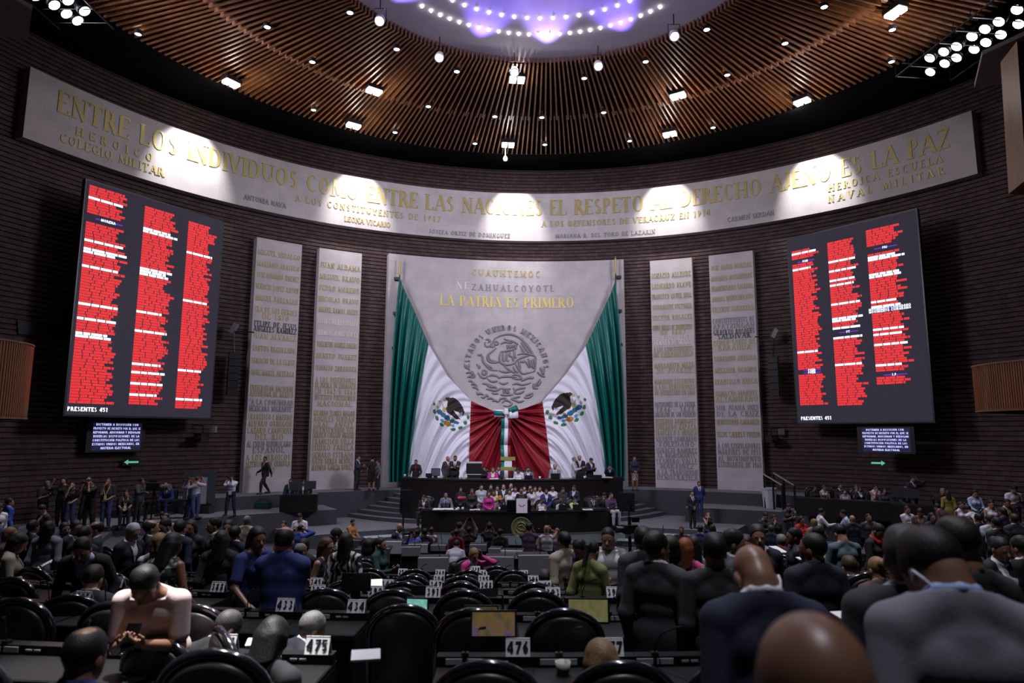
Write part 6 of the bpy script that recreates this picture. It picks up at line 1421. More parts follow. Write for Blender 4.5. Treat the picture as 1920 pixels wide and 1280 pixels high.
# right ledge staff
p(1529.5, 906, 29.6, 'desk', 5, 'sweater black', 'black', 'long k', 'woman in black seated at the left end of the long right table', fl=Z_LED)
p(1546.5, 905, 29.6, 'desk', 10, 'shirt white', 'black', 'bob b', 'brown-haired woman in white second along the long right table', fl=Z_LED)
p(1577, 901, 29.4, 'desk', 5, 'suit dnavy white', 'same', 'crew k', 'bearded man in suit and white shirt at the long right table', fl=Z_LED)
p(1586, 912, 29., 'desk', -20, 'shirt lav', 'black', 'bob d', 'person in pale lilac in the middle of the long right table', fem=True, fl=Z_LED)
p(1607, 903, 29., 'dchin', -15, 'suit grey white', 'same', 'short s', 'man in grey jacket seated at the long right table', fl=Z_LED)
p(1614, 907, 28.6, 'desk', -10, 'suit black white', 'same', 'bob d', 'woman in black jacket beside the man in grey jacket', fl=Z_LED)
p(1643, 902.5, 28.2, 'dchin', 0, 'shirt white', 'black', 'short k', 'man in white shirt with hand at his mouth at the long right table', fl=Z_LED)
p(1660, 910, 28., 'desk', -10, 'sweater dgrey', 'black', 'long d', 'woman in dark top at the right end of the long right table', fl=Z_LED)
p(1699, 906, 27.4, 'desk', 0, 'suit char white', 'same', 'ring k', 'man half hidden behind the grey monitor on the right ledge', fl=Z_LED)
p(1712, 887, 27.8, 'ear', 15, 'suit navy lblue red', 'same', 'short k', 'man in suit and red tie phoning behind the right table', item=None, mirror=True, **LD)
p(1778, 913, 24.2, 'stand', 160, 'open olive olive', 'black', 'long d', 'woman in olive yellow jacket standing at the right ledge', **LD)
p(1769, 909, 25.6, 'desk', -20, 'suit black black', 'same', 'short g', 'grey-haired person seated behind the olive yellow jacket', fl=Z_LED)
p(1829, 911, 23.4, 'lap', -5, 'shirt lblue', 'black', 'long k', 'woman in pale blue shirt sitting by the right wall', fl=Z_LED - .05, sit=.6)
p(1860, 930, 21.6, 'lap', -10, 'vest white', 'black', 'bun k', 'woman in white sleeveless blouse sitting by the right wall', fl=1.15, sit=.5)
p(1889, 928, 21.2, 'lap', -5, 'suit char cream olive', 'same', 'crew k', 'man in dark suit with pale tie sitting by the right wall', fl=1.15, sit=.5)
p(1903, 903, 22.4, 'phone', -5, 'tee white', 'jeans', 'short k', 'man in white T-shirt standing by the right wall', item='phone', fl=Z_LED)
# nearest seated people
p(276, 1064, 5.6, 'phone', 5, 'polo pinkw', 'pinkw', 'short k', 'man in pale pink polo shirt bent over his phone', lean=32, hp=30, nk=.03, item='phone', skin=2, arms=(((.07, -.30, .34), (-.55, -.35, .6), (-.1, .7, .3)), ((.07, -.30, .34), (-.55, -.35, .6), (-.1, .7, .3))))
p(167, 1182, 3.0, 'desk', 175, 'suit black blue', 'same', 'spot k', 'dark head with bald spot at the bottom left', skin=2)
p(518, 1159, 5., 'sphone', 172, 'open char char', 'black', 'long k', 'woman with long dark hair and charcoal blazer at the bottom, back turned')
p(434, 1148, 6.25, 'write', 165, 'suit black white', 'same', 'short s', 'greying dark head behind plate 474', hy=-20, lean=34, dfix=True)
p(591, 1149, 6.25, 'dchin', 130, 'suit dnavy white', 'jeans', 'short g', 'grey-haired man resting his cheek on his hand behind plate 475', lean=34, dfix=True)
p(1130, 1196, 4.4, 'desk', 190, 'shirt brown', 'black', 'long y', 'blonde person seated below plate 477', fem=True)
p(1668, 1128, 2.75, 'desk', 170, 'shirt white', 'navy', 'short k', 'person in white striped shirt mostly hidden behind the grey suit', sit=.5)
for w_ in WARN: print('WARN', w_)
print('people', NP[0], 'meshes', len(MESHES))
# ------------------------------------------------------------------ seats, desks, plates, screens
M_LEATH = mat('black_leather', (.008, .008, .010), .42, noise=.1, nscale=20, bump=.15); M_GLOSS = mat('gloss_black_frame', (.010, .009, .013), .16, coat=.6)
M_REDED = mat('red_edge', (.35, .012, .02), .3); M_CONS = mat('black_console', (.006, .0058, .007), .5, spec=.25); M_LIGHTS = mat('light_grey_strip', (.42, .42, .46), .4)
M_PLATE = mat('plate_white', (.82, .82, .84), .5); M_NUM = mat('plate_digits', (.008, .008, .015), .5); M_MET2 = mat('mic_metal', (.03, .03, .03), .35, .5)
M_GPAN = mat('grey_console_panel', (.20, .195, .215), .6)
def dup(root, loc, rz, label, group=None):
    r = root.copy(); COL.objects.link(r); r.location = loc; r.rotation_euler.z = rz; r['label'] = label
    if group: r['group'] = group
    for ch in root.children:
        c = ch.copy(); COL.objects.link(c); c.parent = r
        for g in ch.children: q = g.copy(); COL.objects.link(q); q.parent = c
    return r
def arch(w, z0, z1, n=14):
    """outline of the chair back: straight sides, round top; returns x,z pairs"""
    r = w / 2; k = .8; pts = [(-r, z0)]
    zs = z1 - r * k
    for i in range(n + 1): a = PI - PI * i / n; pts.append((r * math.cos(a), zs + r * k * math.sin(a)))
    pts.append((r, z0)); return pts
def make_chair():
    t = thing('swivel_chair', (0, 0, 0), 'x', 'chair')
    out = arch(.47, .42, 1.085); cy = lambda x, z: .24 + .10 * (z - .45) - .35 * x * x     # shallow curve, leans back toward -y... back faces the camera
    mb = MB(); n = len(out)
    F = [Vector((x, -cy(x, z) - .05, z)) for x, z in out]; B = [Vector((x * .98, -cy(x, z) + .05, z)) for x, z in out]
    cF = Vector((0, -cy(0, .8) - .085, .8)); cB = Vector((0, -cy(0, .8) + .09, .8))
    vs = F + B + [cF, cB]; fs = []
    for i in range(n):
        j = (i + 1) % n; fs += [(i, j, n + j, n + i), (j, i, 2 * n), (n + i, n + j, 2 * n + 1)]
    mb.add(vs, [f[::-1] for f in fs]); o = mb.build('backrest', M_LEATH, t, smooth=True); m = o.modifiers.new('b', 'BEVEL'); m.width = .03; m.segments = 3; m.limit_method = 'ANGLE'
    mb = MB(); out2 = arch(.515, .46, 1.11, 18); mb.tube([Vector((x, -cy(x, z) - .005, z)) for x, z in out2], .028, 8); mb.build('back_frame', M_GLOSS, t, smooth=True)
    mb = MB(); mb.lathe([(0, .38), (.20, .38), (.24, .41), (.24, .45), (.20, .475), (0, .48)], (0, .05, 0), 20); mb.build('seat', M_LEATH, t, smooth=True)
    for s in (-1, 1):
        mb = MB(); mb.tube([(s * .25, -.22, .55), (s * .27, -.1, .64), (s * .27, .12, .65), (s * .26, .20, .60), (s * .24, .18, .44)], .022, 8); mb.build('armrest', M_GLOSS, t, smooth=True)
    mb = MB(); mb.lathe([(.05, .08), (.035, .12), (.03, .40)], (0, .03, 0), 12)
    for k in range(5): a = 2 * PI * k / 5; mb.tube([(0, .03, .10), (.28 * math.cos(a), .03 + .28 * math.sin(a), .05)], [.035, .022], 6)
    mb.build('pedestal', M_GLOSS, t, smooth=True)
    return t
def make_desk():
    """console: local x right, +y away from the sitter; sitter's edge at y=-.3"""
    t = thing('seat_desk', (0, 0, 0), 'x', 'desk')
    mb = MB(); mb.box((0, 0, .735), (.62, .50, .04)); o = mb.build('desk_top', M_CONS, t); o.modifiers.new('b', 'BEVEL').width = .008
    mb = MB(); mb.box((0, .24, .38), (.62, .03, .74)); mb.build('front_panel', M_CONS, t)
    for s in (-1, 1): mb = MB(); mb.box((s * .30, 0, .36), (.025, .44, .72)); mb.build('side_panel', M_CONS, t)
    mb = MB(); mb.box((0, -.02, .40), (.57, .03, .46)); mb.build('modesty_panel', M_CONS, t)
    mb = MB(); mb.box((0, .20, .785), (.62, .09, .06)); mb.build('upstand', M_CONS, t)
    for s in (-.20, -.07): mb = MB(); mb.box((s, .152, .786), (.105, .01, .034)); mb.build('light_strip', M_LIGHTS, t)
    for s in (.06, .12): mb = MB(); mb.box((s, .152, .785), (.045, .008, .012)); mb.build('slot', M_LIGHTS, t)
    mb = MB(); mb.tube([(-.13, .18, .81), (-.13, .17, .87), (-.10, .12, .96), (-.03, .03, 1.02)], .005, 6); mb.tube([(-.03, .03, 1.02), (.0, -.01, 1.035)], .009, 8); mb.box((-.13, .18, .82), (.045, .045, .03)); mb.build('microphone', M_MET2, t, smooth=False)
    return t
chair0 = make_chair(); desk0 = make_desk(); used = {'c': 0, 'd': 0}
def place(kind, loc, rz, label, group=None):
    base = chair0 if kind == 'c' else desk0
    if not used[kind]:
        used[kind] = 1; base.location = loc; base.rotation_euler.z = rz; base['label'] = label
        if group: base['group'] = group
        return base
    return dup(base, loc, rz, label, group)
def plate(num, loc, rz, lab, k=1.):
    t = thing('number_plate', loc, lab, 'number plate', 'white seat number plates', rz)
    mb = MB(); h_, w_ = .103 * k, .155 * k
    a, b, c, d = (-w_/2, -.038, 0), (w_/2, -.038, 0), (w_/2, 0, h_), (-w_/2, 0, h_); e, f = (w_/2, .038, 0), (-w_/2, .038, 0)
    for q in ((a, b, c, d), (f, d, c, e)):
        mb.quad(*q)
    o = mb.build('folded_plate', M_PLATE, t); o.modifiers.new('t', 'SOLIDIFY').thickness = .003; o.parent = t; o.matrix_parent_inverse.identity()
    if num:
        mb = MB(); n_ = Vector((0, -h_, .038)).normalized()
        def mp(u, v, w): q = (v + h_ * .17) / h_; return Vector((u, -.038 + .038 * q, h_ * q)) + n_ * (.004 + w)
        lettering(mb, num, mp, h_ * .64, ls=.13, tk=.24, th=.21, serif=False, depth=.0005); o = mb.build('digits', M_NUM, t); o.matrix_parent_inverse.identity()
    return t
def monitor(px, py, d, w, h, rz, lab, scr, tilt=-.2, z=None):
    p = at(px, py, d); t = thing('desk_monitor', p, lab, 'monitor', None, rz); Q = Matrix.Rotation(tilt, 3, 'X')
    mb = MB(); mb.box((0, .008, h / 2), (w, .016, h), mat=None); 
    mb.v = [tuple(Q @ Vector(v)) for v in mb.v]; o = mb.build('bezel', M_PLAST); o.parent = t
    mb = MB(); e = .012; mb.quad((-w/2 + e, -.003, e), (w/2 - e, -.003, e), (w/2 - e, -.003, h - e), (-w/2 + e, -.003, h - e)); mb.v = [tuple(Q @ Vector(v)) for v in mb.v]; o = mb.build('screen', scr); o.parent = t
    mb = MB(); mb.box((0, .03, -.02), (.10, .05, .09)); o = mb.build('hinge', M_PLAST); o.parent = t
    return t
def film(nm, c1, c2, c3, e):
    m = mat(nm, (.05, .05, .05), .25)
    nt = m.node_tree; L = nt.links; tc = nt.nodes.new('ShaderNodeTexCoord'); nz = nt.nodes.new('ShaderNodeTexNoise'); nz.inputs['Scale'].default_value = 6; nz.inputs['Distortion'].default_value = 1.8
    rp = nt.nodes.new('ShaderNodeValToRGB'); el = rp.color_ramp.elements; el[0].color = (*c1, 1); el[0].position = .3; el[1].color = (*c3, 1); el[1].position = .72; q = el.new(.5); q.color = (*c2, 1)
    L.new(tc.outputs['Object'], nz.inputs['Vector']); L.new(nz.outputs[0], rp.inputs[0]); b = nt.nodes['Principled BSDF']; L.new(rp.outputs[0], b.inputs['Base Color']); L.new(rp.outputs[0], b.inputs['Emission Color']); b.inputs['Emission Strength'].default_value = e
    return m
TAKEN = set()
ORD = ['first', 'second', 'third', 'fourth', 'fifth', 'sixth', 'seventh']
def seat(row, px, py, num=None, chair=True, desk=True, label=None, cpx=None, off=.205, cd=.92, crz=0., show_plate=True, cside=''):
    d0 = ROWD[row]; p = at(px, py, d0); x = p.x
    r = 29 - d0; y = PY - math.sqrt(max(r * r - (x - PX)**2, 1)); fl = floor_z(x, y)
    # console faces the podium
    rz = math.atan2(x - PX, PY - y) * .9
    R_ = Matrix.Rotation(rz, 3, 'Z'); dl = Vector((x, y, fl)) - R_ @ Vector((off, .18, 0)); dl.z = floor_z(dl.x, dl.y)
    nm = 'seat %s' % num if num else label
    hit = any(not S_ and abs(dl.x - X_) < .34 and abs(dl.y - Y_) < .28 for X_, Y_, Z_, A_, S_, L_ in PEOPLE)
    if not hit or (show_plate and num): place('d', dl, rz, 'black console desk ' + ('carrying number plate %s' % num if num else 'in the ' + label), 'black console desks in rows')
    if show_plate and num:
        pl = dl + R_ @ Vector((off, .19, .816)); plate(num if num[0].isdigit() else None, pl, rz, 'white plate numbered %s on a console desk' % num)
    if chair:
        cl = dl + R_ @ Vector((0, -cd + .32, 0)); 
        if cpx: cl.x = at(cpx, 1200, cl.y).x
        cl.z = floor_z(cl.x, cl.y + .12)
        for X_, Y_, Z_, A_, S_, L_ in PEOPLE:
            q = math.hypot(cl.x - X_, cl.y - Y_)
            if S_ and q < .5 and (X_, Y_) not in TAKEN: TAKEN.add((X_, Y_)); cl = Vector((X_, Y_, Z_ - .04)); rz = A_ + PI; crz = 0; break
            if q < .45 or (S_ and q < .5): return
        place('c', cl, rz + crz + rnd.uniform(-.08, .08), 'black round-backed chair ' + ('at the desk with plate %s' % num if num else 'in the ' + label), 'black round-backed swivel chairs')
for row, L in enumerate([
    [('474', 418, 1203), ('475', 598, 1206), ('476', 975, 1207), ('477', 1150, 1198)],
    [('431', 115, 1150), ('432', 398, 1152), ('433', 533, 1155), ('434', 670, 1155), ('435', 950, 1155), ('436', 1085, 1156), ('437', 1220, 1157)],
    [('386', 178, 1118), ('387', 290, 1120), ('388', 395, 1122), ('389', 595, 1124), ('390', 706, 1126), ('391', 815, 1126), ('392', 925, 1126), ('393', 1040, 1125), ('394', 1155, 1121), ('395', 1590, 1108)],
    [('344', 407, 1103), ('345', 590, 1096), ('346', 728, 1108), ('347', 820, 1108), ('348', 915, 1108), ('349', 1025, 1108), ('350', 1115, 1106)],
    [('303', 690, 1094), ('304', 826, 1094), ('305', 910, 1095), ('306', 1003, 1095), ('307', 1080, 1093)],
    [('259', 757, 1083), ('260', 828, 1083), ('261', 912, 1083), ('262', 984, 1082)],
    [('220', 895, 1074), ('221', 960, 1075)]]):
    for num, px, py in L:
        seat(row, px, py, num, chair=row > 0, off=.205, show_plate=num not in ('435', '436', '392', '387', '432', '303', '307', '221'))
# side sections without readable plates
side = [(0, [(245, ''), (70, '')], 'left'), (1, [(-5, ''), (240, '')], 'left'), (2, [(65, ''), (-40, '')], 'left'), (3, [(60, ''), (160, ''), (255, ''), (318, '')], 'left'), (4, [(25, ''), (105, ''), (190, ''), (270, ''), (345, '')], 'left'),
        (5, [(60, ''), (130, ''), (205, ''), (275, ''), (345, ''), (430, '')], 'left'), (0, [(1330, ''), (1500, ''), (1700, '')], 'right'), (1, [(1360, ''), (1495, ''), (1630, '')], 'right'), (2, [(1270, ''), (1380, ''), (1490, ''), (1700, ''), (1810, ''), (1915, '')], 'right'),
        (3, [(1210, ''), (1300, ''), (1400, ''), (1500, ''), (1600, ''), (1700, ''), (1800, ''), (1895, '')], 'right'), (4, [(1160, ''), (1245, ''), (1330, ''), (1420, ''), (1510, ''), (1600, ''), (1690, ''), (1780, ''), (1870, '')], 'right'), (5, [(1230, ''), (1310, ''), (1400, ''), (1480, ''), (1560, ''), (1640, ''), (1720, ''), (1800, ''), (1880, '')], 'right'),
        (6, [(150, ''), (220, ''), (290, ''), (360, ''), (430, ''), (500, ''), (560, '')], 'left'), (6, [(1180, ''), (1250, ''), (1320, ''), (1400, ''), (1470, ''), (1540, ''), (1610, ''), (1690, ''), (1760, ''), (1830, '')], 'right')]
for row, L, sd in side:
    L = sorted(q[0] for q in L); n = len(L)
    for i, px in enumerate(L):
        pos = '%s row of the dim %s section, %s' % (ORD[row], sd, 'far left' if i == 0 and n > 1 else ('far right' if i == n - 1 and n > 1 else '%s from left' % ORD[i] if i < 7 else '%s from right' % ORD[n - 1 - i]))
        seat(row, px, [1203, 1155, 1122, 1106, 1095, 1083, 1074][row], None, label=pos)
# nearest chairs, seen from behind
def near_chair(px, py, d, lab, rz=0., fl=None):
    p = at(px, py, d); f = floor_z(p.x, p.y) if fl is None else fl
    o = place('c', Vector((p.x, d + .3, p.z - 1.14 if fl is None else f)), rz, lab, 'black round-backed swivel chairs'); return o
near_chair(757, 1131, 5.2, 'tall black round-backed chair standing alone in the central aisle', .05)
# gossip: loose screens and consoles
near = [(929, 1196, 5.75, .385, .215, 'lit desk screen with rainbow sheen beside plate 476', film('sheen_rainbow', (.05, .09, .06), (.20, .12, .04), (.10, .07, .24), .45), -.14, .02),
 (1107, 1167, 7.8, .47, .265, 'desk screen with streaky green sheen right of plate 393', film('sheen_green', (.08, .13, .04), (.17, .14, .06), (.12, .17, .13), .6), -.12, -.04),
 (906, 1162, 7.6, .375, .15, 'desk screen with yellow sheen behind the rainbow screen', film('sheen_yellow', (.08, .06, .02), (.12, .10, .03), (.06, .08, .06), .35), -.1, 0.),
 (1198, 1151, 7.9, .36, .21, 'dull brown desk screen hiding plate 437', film('sheen_brown', (.05, .035, .015), (.055, .04, .018), (.06, .045, .02), .3), -.14, -.1),
 (1018, 1153, 8.4, .37, .20, 'olive brown desk screen left of the streaky green one', film('sheen_olive', (.05, .04, .012), (.055, .045, .015), (.05, .04, .012), .3), -.1, .0),
 (912, 1132, 9.6, .36, .2, 'tilted black desk screen above plate 392', mat('screen_off', (.012, .016, .016), .25), -.3, .2),
 (785, 1148, 7.7, .26, .15, 'turquoise lit desk screen peeking past the aisle chair', film('sheen_aqua', (.10, .36, .30), (.16, .45, .38), (.35, .6, .55), .8), -.1, -.1),
 (670, 1110, 9.6, .41, .24, 'dark desk screen left of the glowing white sheet', mat('screen_off', (.012, .016, .016), .25), -.1, .0),
 (795, 1118, 9.9, .32, .14, 'small black desk screen beside plate 347', mat('screen_off', (.012, .016, .016), .25), -.1, .0),
 (1268, 1180, 6.9, .3, .3, 'black desk screen at the elbow of the navy suit', mat('screen_off', (.012, .016, .016), .25), -.1, -.2)]
for px, py, d, w_, h_, lab, m_, tl, rz in near: monitor(px, py, d * .75, w_ * .75, h_ * .75, rz, lab, m_, tl)
p = at(708, 1112, 7.45); mb = MB(); mb.box((0, 0, .068), (.13, .006, .135)); o = mb.build('glowing_sheet', mat('glow_sheet', (.8, .8, .75), .6, emit=(1, .95, .85), es=.9)); o.location = p; o.rotation_euler = (-.25, 0, .2); tag(o, 'bright white lit sheet propped beside plate 346', 'tablet')
# grey console panels of the front benches
gp = [(815, 1073, 17.4, .78, .36, 'grey bench console left of the woman in the magenta blazer', 0), (938, 1068, 17.6, .78, .33, 'grey bench console right of the woman in the magenta blazer', 0), (1005, 1078, 16.6, .78, .48, 'grey bench console nearest the man in the beige-grey jacket', 0), (772, 1044, 20.5, .60, .28, 'dark grey bench console below the bald man in navy', 0),
      (786, 1038, 21.5, .62, .28, 'pale bench console below the photographer in blue', 1), (824, 1034, 22., .5, .2, 'pale bench console below the woman in white', 0), (899, 1034, 22., .56, .22, 'grey bench console below the raised arms', 0), (930, 1040, 21.5, .40, .20, 'grey bench console below the black-clad photographer', 0), (962, 1047, 20.5, .66, .24, 'white bench console beside the grey curly head', 1),
      (700, 1060, 17.5, .9, .40, 'dark bench console beside the woman in green', 2), (735, 1040, 19.5, .62, .36, 'slanted pale bench console right of the woman in green', 1), (640, 1035, 19, 1.1, .3, 'dark bench console behind the zebra blouse', 2), (1240, 1024, 19., .7, .28, 'pale bench console at the video tripod', 1)]
for px, py, d, w_, h_, lab, kd in gp:
    d *= .78; w_ *= .78; h_ *= .78
    p = at(px, py, d); fl = floor_z(p.x, d); t = thing('bench_console', (p.x, d, fl), lab, 'bench console', 'grey consoles of the front benches', rnd.uniform(-.1, .1)); z = p.z - fl
    m_ = (M_GPAN, mat('pale_console_panel', (.42, .42, .45), .6), mat('dark_console_panel', (.06, .06, .068), .6))[kd]
    mb = MB(); mb.box((0, 0, z + h_ / 2), (w_, .05, h_)); o = mb.build('back_panel', m_); o.parent = t; o.modifiers.new('b', 'BEVEL').width = .012
    mb = MB(); mb.box((0, .3, z + h_ - .06), (w_, .55, .04)); o = mb.build('desk_top', M_CONS); o.parent = t
    mb = MB(); mb.box((0, .12, z / 2), (w_ * .9, .18, z)); o = mb.build('pedestal', M_CONS); o.parent = t
    mb = MB(); mb.tube([(w_ * .2, .1, z + h_ - .1), (w_ * .2, .09, z + h_ + .12), (w_ * .15, .0, z + h_ + .25)], .008, 6); o = mb.build('microphone', M_MET2); o.parent = t
# chairs on the two dais levels
def dchair(px, py, d, fl, lab, rz=PI):
    q = at(px, py, d); near_ = sorted((math.hypot(q.x - X_, d - Y_), X_, Y_, Z_, A_) for X_, Y_, Z_, A_, S_, L_ in PEOPLE if S_ and (X_, Y_) not in TAKEN)
    if near_ and near_[0][0] < .75: _, X_, Y_, Z_, A_ = near_[0]; TAKEN.add((X_, Y_)); return place('c', Vector((X_, Y_, fl)), A_ + PI, lab, 'black round-backed swivel chairs')
    p = at(px, py, d); o = place('c', Vector((p.x, d, p.z - 1.14)) if fl is None else Vector((p.x, d, fl)), rz, lab, 'black round-backed swivel chairs'); return o
for px, py, d, z, lab in [(819.5, 928, 28.4, Z_MID, 'empty black chair behind the lower desk, second from its left end'), (803, 928, 28.8, Z_MID, 'black chair behind the seated man at the left end of the lower desk'), (867, 939, 28.2, Z_MID, 'black chair with a pink cloth under the hands of the woman in black'), (1047, 934, 28.3, Z_MID, 'black chair behind the woman in white, right of the lectern'),
    (1107, 925, 28.6, Z_MID, 'black chair beside the man with his head in his hand'), (1126, 924, 28.7, Z_MID, 'black chair left of the man in dark jacket at the right end'), (1148, 924, 28.9, Z_MID, 'rightmost black chair behind the lower desk'), (1073, 932, 28.2, Z_MID, 'black chair behind the woman in lime'), (909, 876, 31.4, Z_ST, 'black chair of the dark-haired person left of the magenta jacket'), (960, 874, 31.4, Z_ST, 'black chair left of the woman in the white blouse on the upper desk'), (999, 877, 31.5, Z_ST, 'black chair behind the man in grey-blue beside the ribbon')]:
    dchair(px, py, d, z, lab)
# president's large chair
p = at(890, 900, 31.2); t = thing('armchair', (p.x, 31.3, Z_ST), 'large black chair with a pale top rail at the upper desk', 'chair')
mb = MB(); mb.box((0, 0, .95), (.72, .14, 1.0)); o = mb.build('backrest', M_LEATH); o.parent = t; o.modifiers.new('b', 'BEVEL').width = .05
mb = MB(); mb.lathe([(0, -.09), (.26, -.085), (.28, -.05)], (0, -.0, 1.1), 20, axis=Matrix.Rotation(-PI / 2, 3, 'X') @ Matrix.Rotation(PI, 3, 'X')); o = mb.build('pad', M_LEATH); o.parent = t
mb = MB(); mb.box((0, 0, 1.47), (.76, .16, .07)); mb.box((0, -.075, .93), (.7, .02, .03)); o = mb.build('top_rail', mat('pale_rail', (.5, .5, .52), .4)); o.parent = t
mb = MB(); mb.box((0, -.3, .45), (.66, .6, .12)); o = mb.build('seat', M_LEATH); o.parent = t; mb = MB(); mb.lathe([(.3, 0), (.05, .08), (.05, .4)], (0, -.2, 0), 14); o = mb.build('pedestal', M_METAL); o.parent = t
# things on the upper desk
def desk_on(px, d, z): q = at(px, 900, d); return Vector((q.x, d, z))
zU, zL = Z_ST + .79, Z_MID + .75
for px, w_, h_, rz, lab, d in [(806, .3, .18, 0., 'small black laptop at the left of the upper desk', 30.9), (818.5 + 0, 0, 0, 0, '', 0), (993, .36, .15, 0, 'black laptop before the man in grey-blue on the upper desk', 30.25), (1043, .42, .22, 0, 'black laptop before the man in the grey suit on the upper desk', 30.5), (1090, .42, .16, 0, 'black laptop at the standing man with the yellow lanyard', 30.9), (1122, .4, .12, 0, 'flat black laptop left of the writing man', 31.2),
                               (946, .32, .18, 0, 'black tablet before the man with the hat', 27.2), (1057, .34, .18, 0, 'black nameplate screen before the long-haired woman in white', 27.35), (1083, .34, .18, 0, 'black nameplate screen before the woman in lime', 27.45)]:
    if not w_: continue
    z = zU if d > 29 else zL; t = thing('laptop', desk_on(px, d, z), lab, 'laptop', None, rz)
    mb = MB(); mb.box((0, .1, .012), (w_, .26, .02)); o = mb.build('keyboard_base', M_PLAST); o.parent = t
    mb = MB(); mb.box((0, -.04, h_ / 2 + .02), (w_, .015, h_), mat=None); o = mb.build('lid', M_PLAST); o.parent = t
t = thing('desk_monitor', desk_on(818, 31.1, zU), 'grey-faced black monitor on the upper desk left of the two standing men', 'monitor')
t.location.x = at(818.5, 890, 31.1).x; mb = MB(); mb.box((0, 0, .24), (.42, .03, .36)); o = mb.build('bezel', M_PLAST); o.parent = t
mb = MB(); mb.box((0, -.018, .24), (.37, .006, .31)); o = mb.build('screen', mat('monitor_face_grey', (.10, .11, .13), .4)); o.parent = t; mb = MB(); mb.box((0, 0, .03), (.16, .14, .06)); o = mb.build('stand', M_PLAST); o.parent = t
M_GLS = mat('clear_glass', (.7, .75, .78), .1)
for px, d, lab in [(760.5, 31.6, 'clear water glass at the left end of the upper desk'), (868, 30.3, 'covered water jug left of the large chair'), (876, 30.3, 'second covered jug nearest the large chair'), (943, 30.2, 'purple bottle before the person in dark suit'), (1014, 30.3, 'white cup right of the man in grey-blue'), (1098, 30.7, 'white cup at the standing men'), (1135, 31.2, 'water bottle by the writing man'), (855, 27.1, 'dark vase-like microphone base on the lower desk'), (862, 27.1, 'white cup on the lower desk left of centre'), (870, 27.1, 'second white cup on the lower desk left of centre'), (939, 27.1, 'white cup before the man with the hat')]:
    z = zU if d > 29 else zL; mb = MB(); mb.lathe([(0, 0), (.045, 0), (.05, .1), (.03, .15), (.032, .19), (0, .19)] if 'bottle' in lab or 'jug' in lab else [(0, 0), (.04, 0), (.05, .11), (.042, .11), (.035, .02)], (0, 0, 0), 12)
    o = mb.build('bottle' if 'bottle' in lab or 'jug' in lab else 'cup', M_GLS if 'dark' not in lab and 'purple' not in lab else (M_PLAST if 'dark' in lab else mat('purple_bottle', (.10, .06, .3), .3)), smooth=True); o.location = desk_on(px, d, z); tag(o, lab, 'bottle' if 'bottle' in lab or 'jug' in lab else 'cup')
M_PAP = mat('white_paper', (.75, .75, .74), .8)
for px, d, w_, l_, lab in [(795, 31., .4, .3, 'papers under the leaning man at the left of the upper desk'), (928, 30.15, .4, .3, 'papers before the woman in magenta'), (965, 30.15, .7, .3, 'papers before the woman in the white blouse'), (1140, 31.3, .5, .3, 'papers under the writing man'), (838, 27.3, 1.0, .5, 'large white sheet on the lower desk under the man in grey'), (893, 27.1, .4, .25, 'papers on the lower desk before the standing group'), (1103, 27.3, .4, .3, 'crumpled white paper on the lower desk right of the woman in lime'), (1018, 27.05, .3, .22, 'small papers before the woman with the dark bob')]:
    z = zU if d > 29 else zL; mb = MB(); mb.box((0, 0, .012), (w_, l_, .02)); mb.box((w_ * .2, -.03, .03), (w_ * .5, l_ * .8, .012), .15); o = mb.build('paper_stack', M_PAP); o.location = desk_on(px, d, z); tag(o, lab, 'paper')
# side tables: press table left, secretariat table right
def table(cx, d, w_, dep, fl, h_, lab, m_=M_DARKW, rz=0., open_=False):
    p = at(cx, 900, d); t = thing('long_table', (p.x, d, fl), lab, 'table', None, rz)
    mb = MB(); mb.box((0, 0, h_ - .025), (w_, dep, .05)); o = mb.build('table_top', M_DTOP); o.parent = t
    if not open_: mb = MB(); mb.box((0, -dep / 2 + .02, (h_ - .05) / 2), (w_, .03, h_ - .05)); o = mb.build('front_panel', m_); o.parent = t
    for s in (-1, 1):
        mb = MB(); mb.box((s * (w_ / 2 - .03), 0, (h_ - .05) / 2), (.05, dep - .06, h_ - .05)); o = mb.build('leg', m_); o.parent = t
    return t
table(1588, 27.9, 3.9, .6, Z_LED, .74, 'long black table of the seated staff on the right ledge', rz=-.60)
table(1722, 25.9, 1.9, .6, Z_LED, .74, 'short black table with the monitor on the right ledge', rz=-.62)
table(565, 29.6, 1.55, .7, Z_LED, .74, 'black table with gear on the left ledge beside the stone tablets', rz=.2)
table(318, 26.8, 1.5, .6, Z_LED, .74, 'narrow table of the writing man on the left ledge', rz=.35, open_=True)
def wide_mon(px, py, d, w_, h_, lab, rz):
    p = at(px, py, d); t = thing('desktop_monitor', p, lab, 'monitor', None, rz)
    mb = MB(); mb.box((0, 0, h_ / 2 + .06), (w_, .05, h_)); o = mb.build('back_shell', mat('monitor_grey', (.035, .035, .042), .5)); o.parent = t
    mb = MB(); mb.box((0, 0, .03), (.2, .16, .06)); o = mb.build('stand', M_PLAST); o.parent = t
for a in [(556, 924, 29.3, .55, .35, 'left grey monitor on the black table by the stone tablets', .2), (583, 922, 29.4, .5, .35, 'right grey monitor on the black table by the stone tablets', .2), (1692, 930, 26.2, .62, .38, 'grey monitor on the right ledge before the standing man with red tie', -.4), (1712, 931, 25.9, .5, .34, 'second grey monitor on the right ledge', -.5)]: wide_mon(*a)
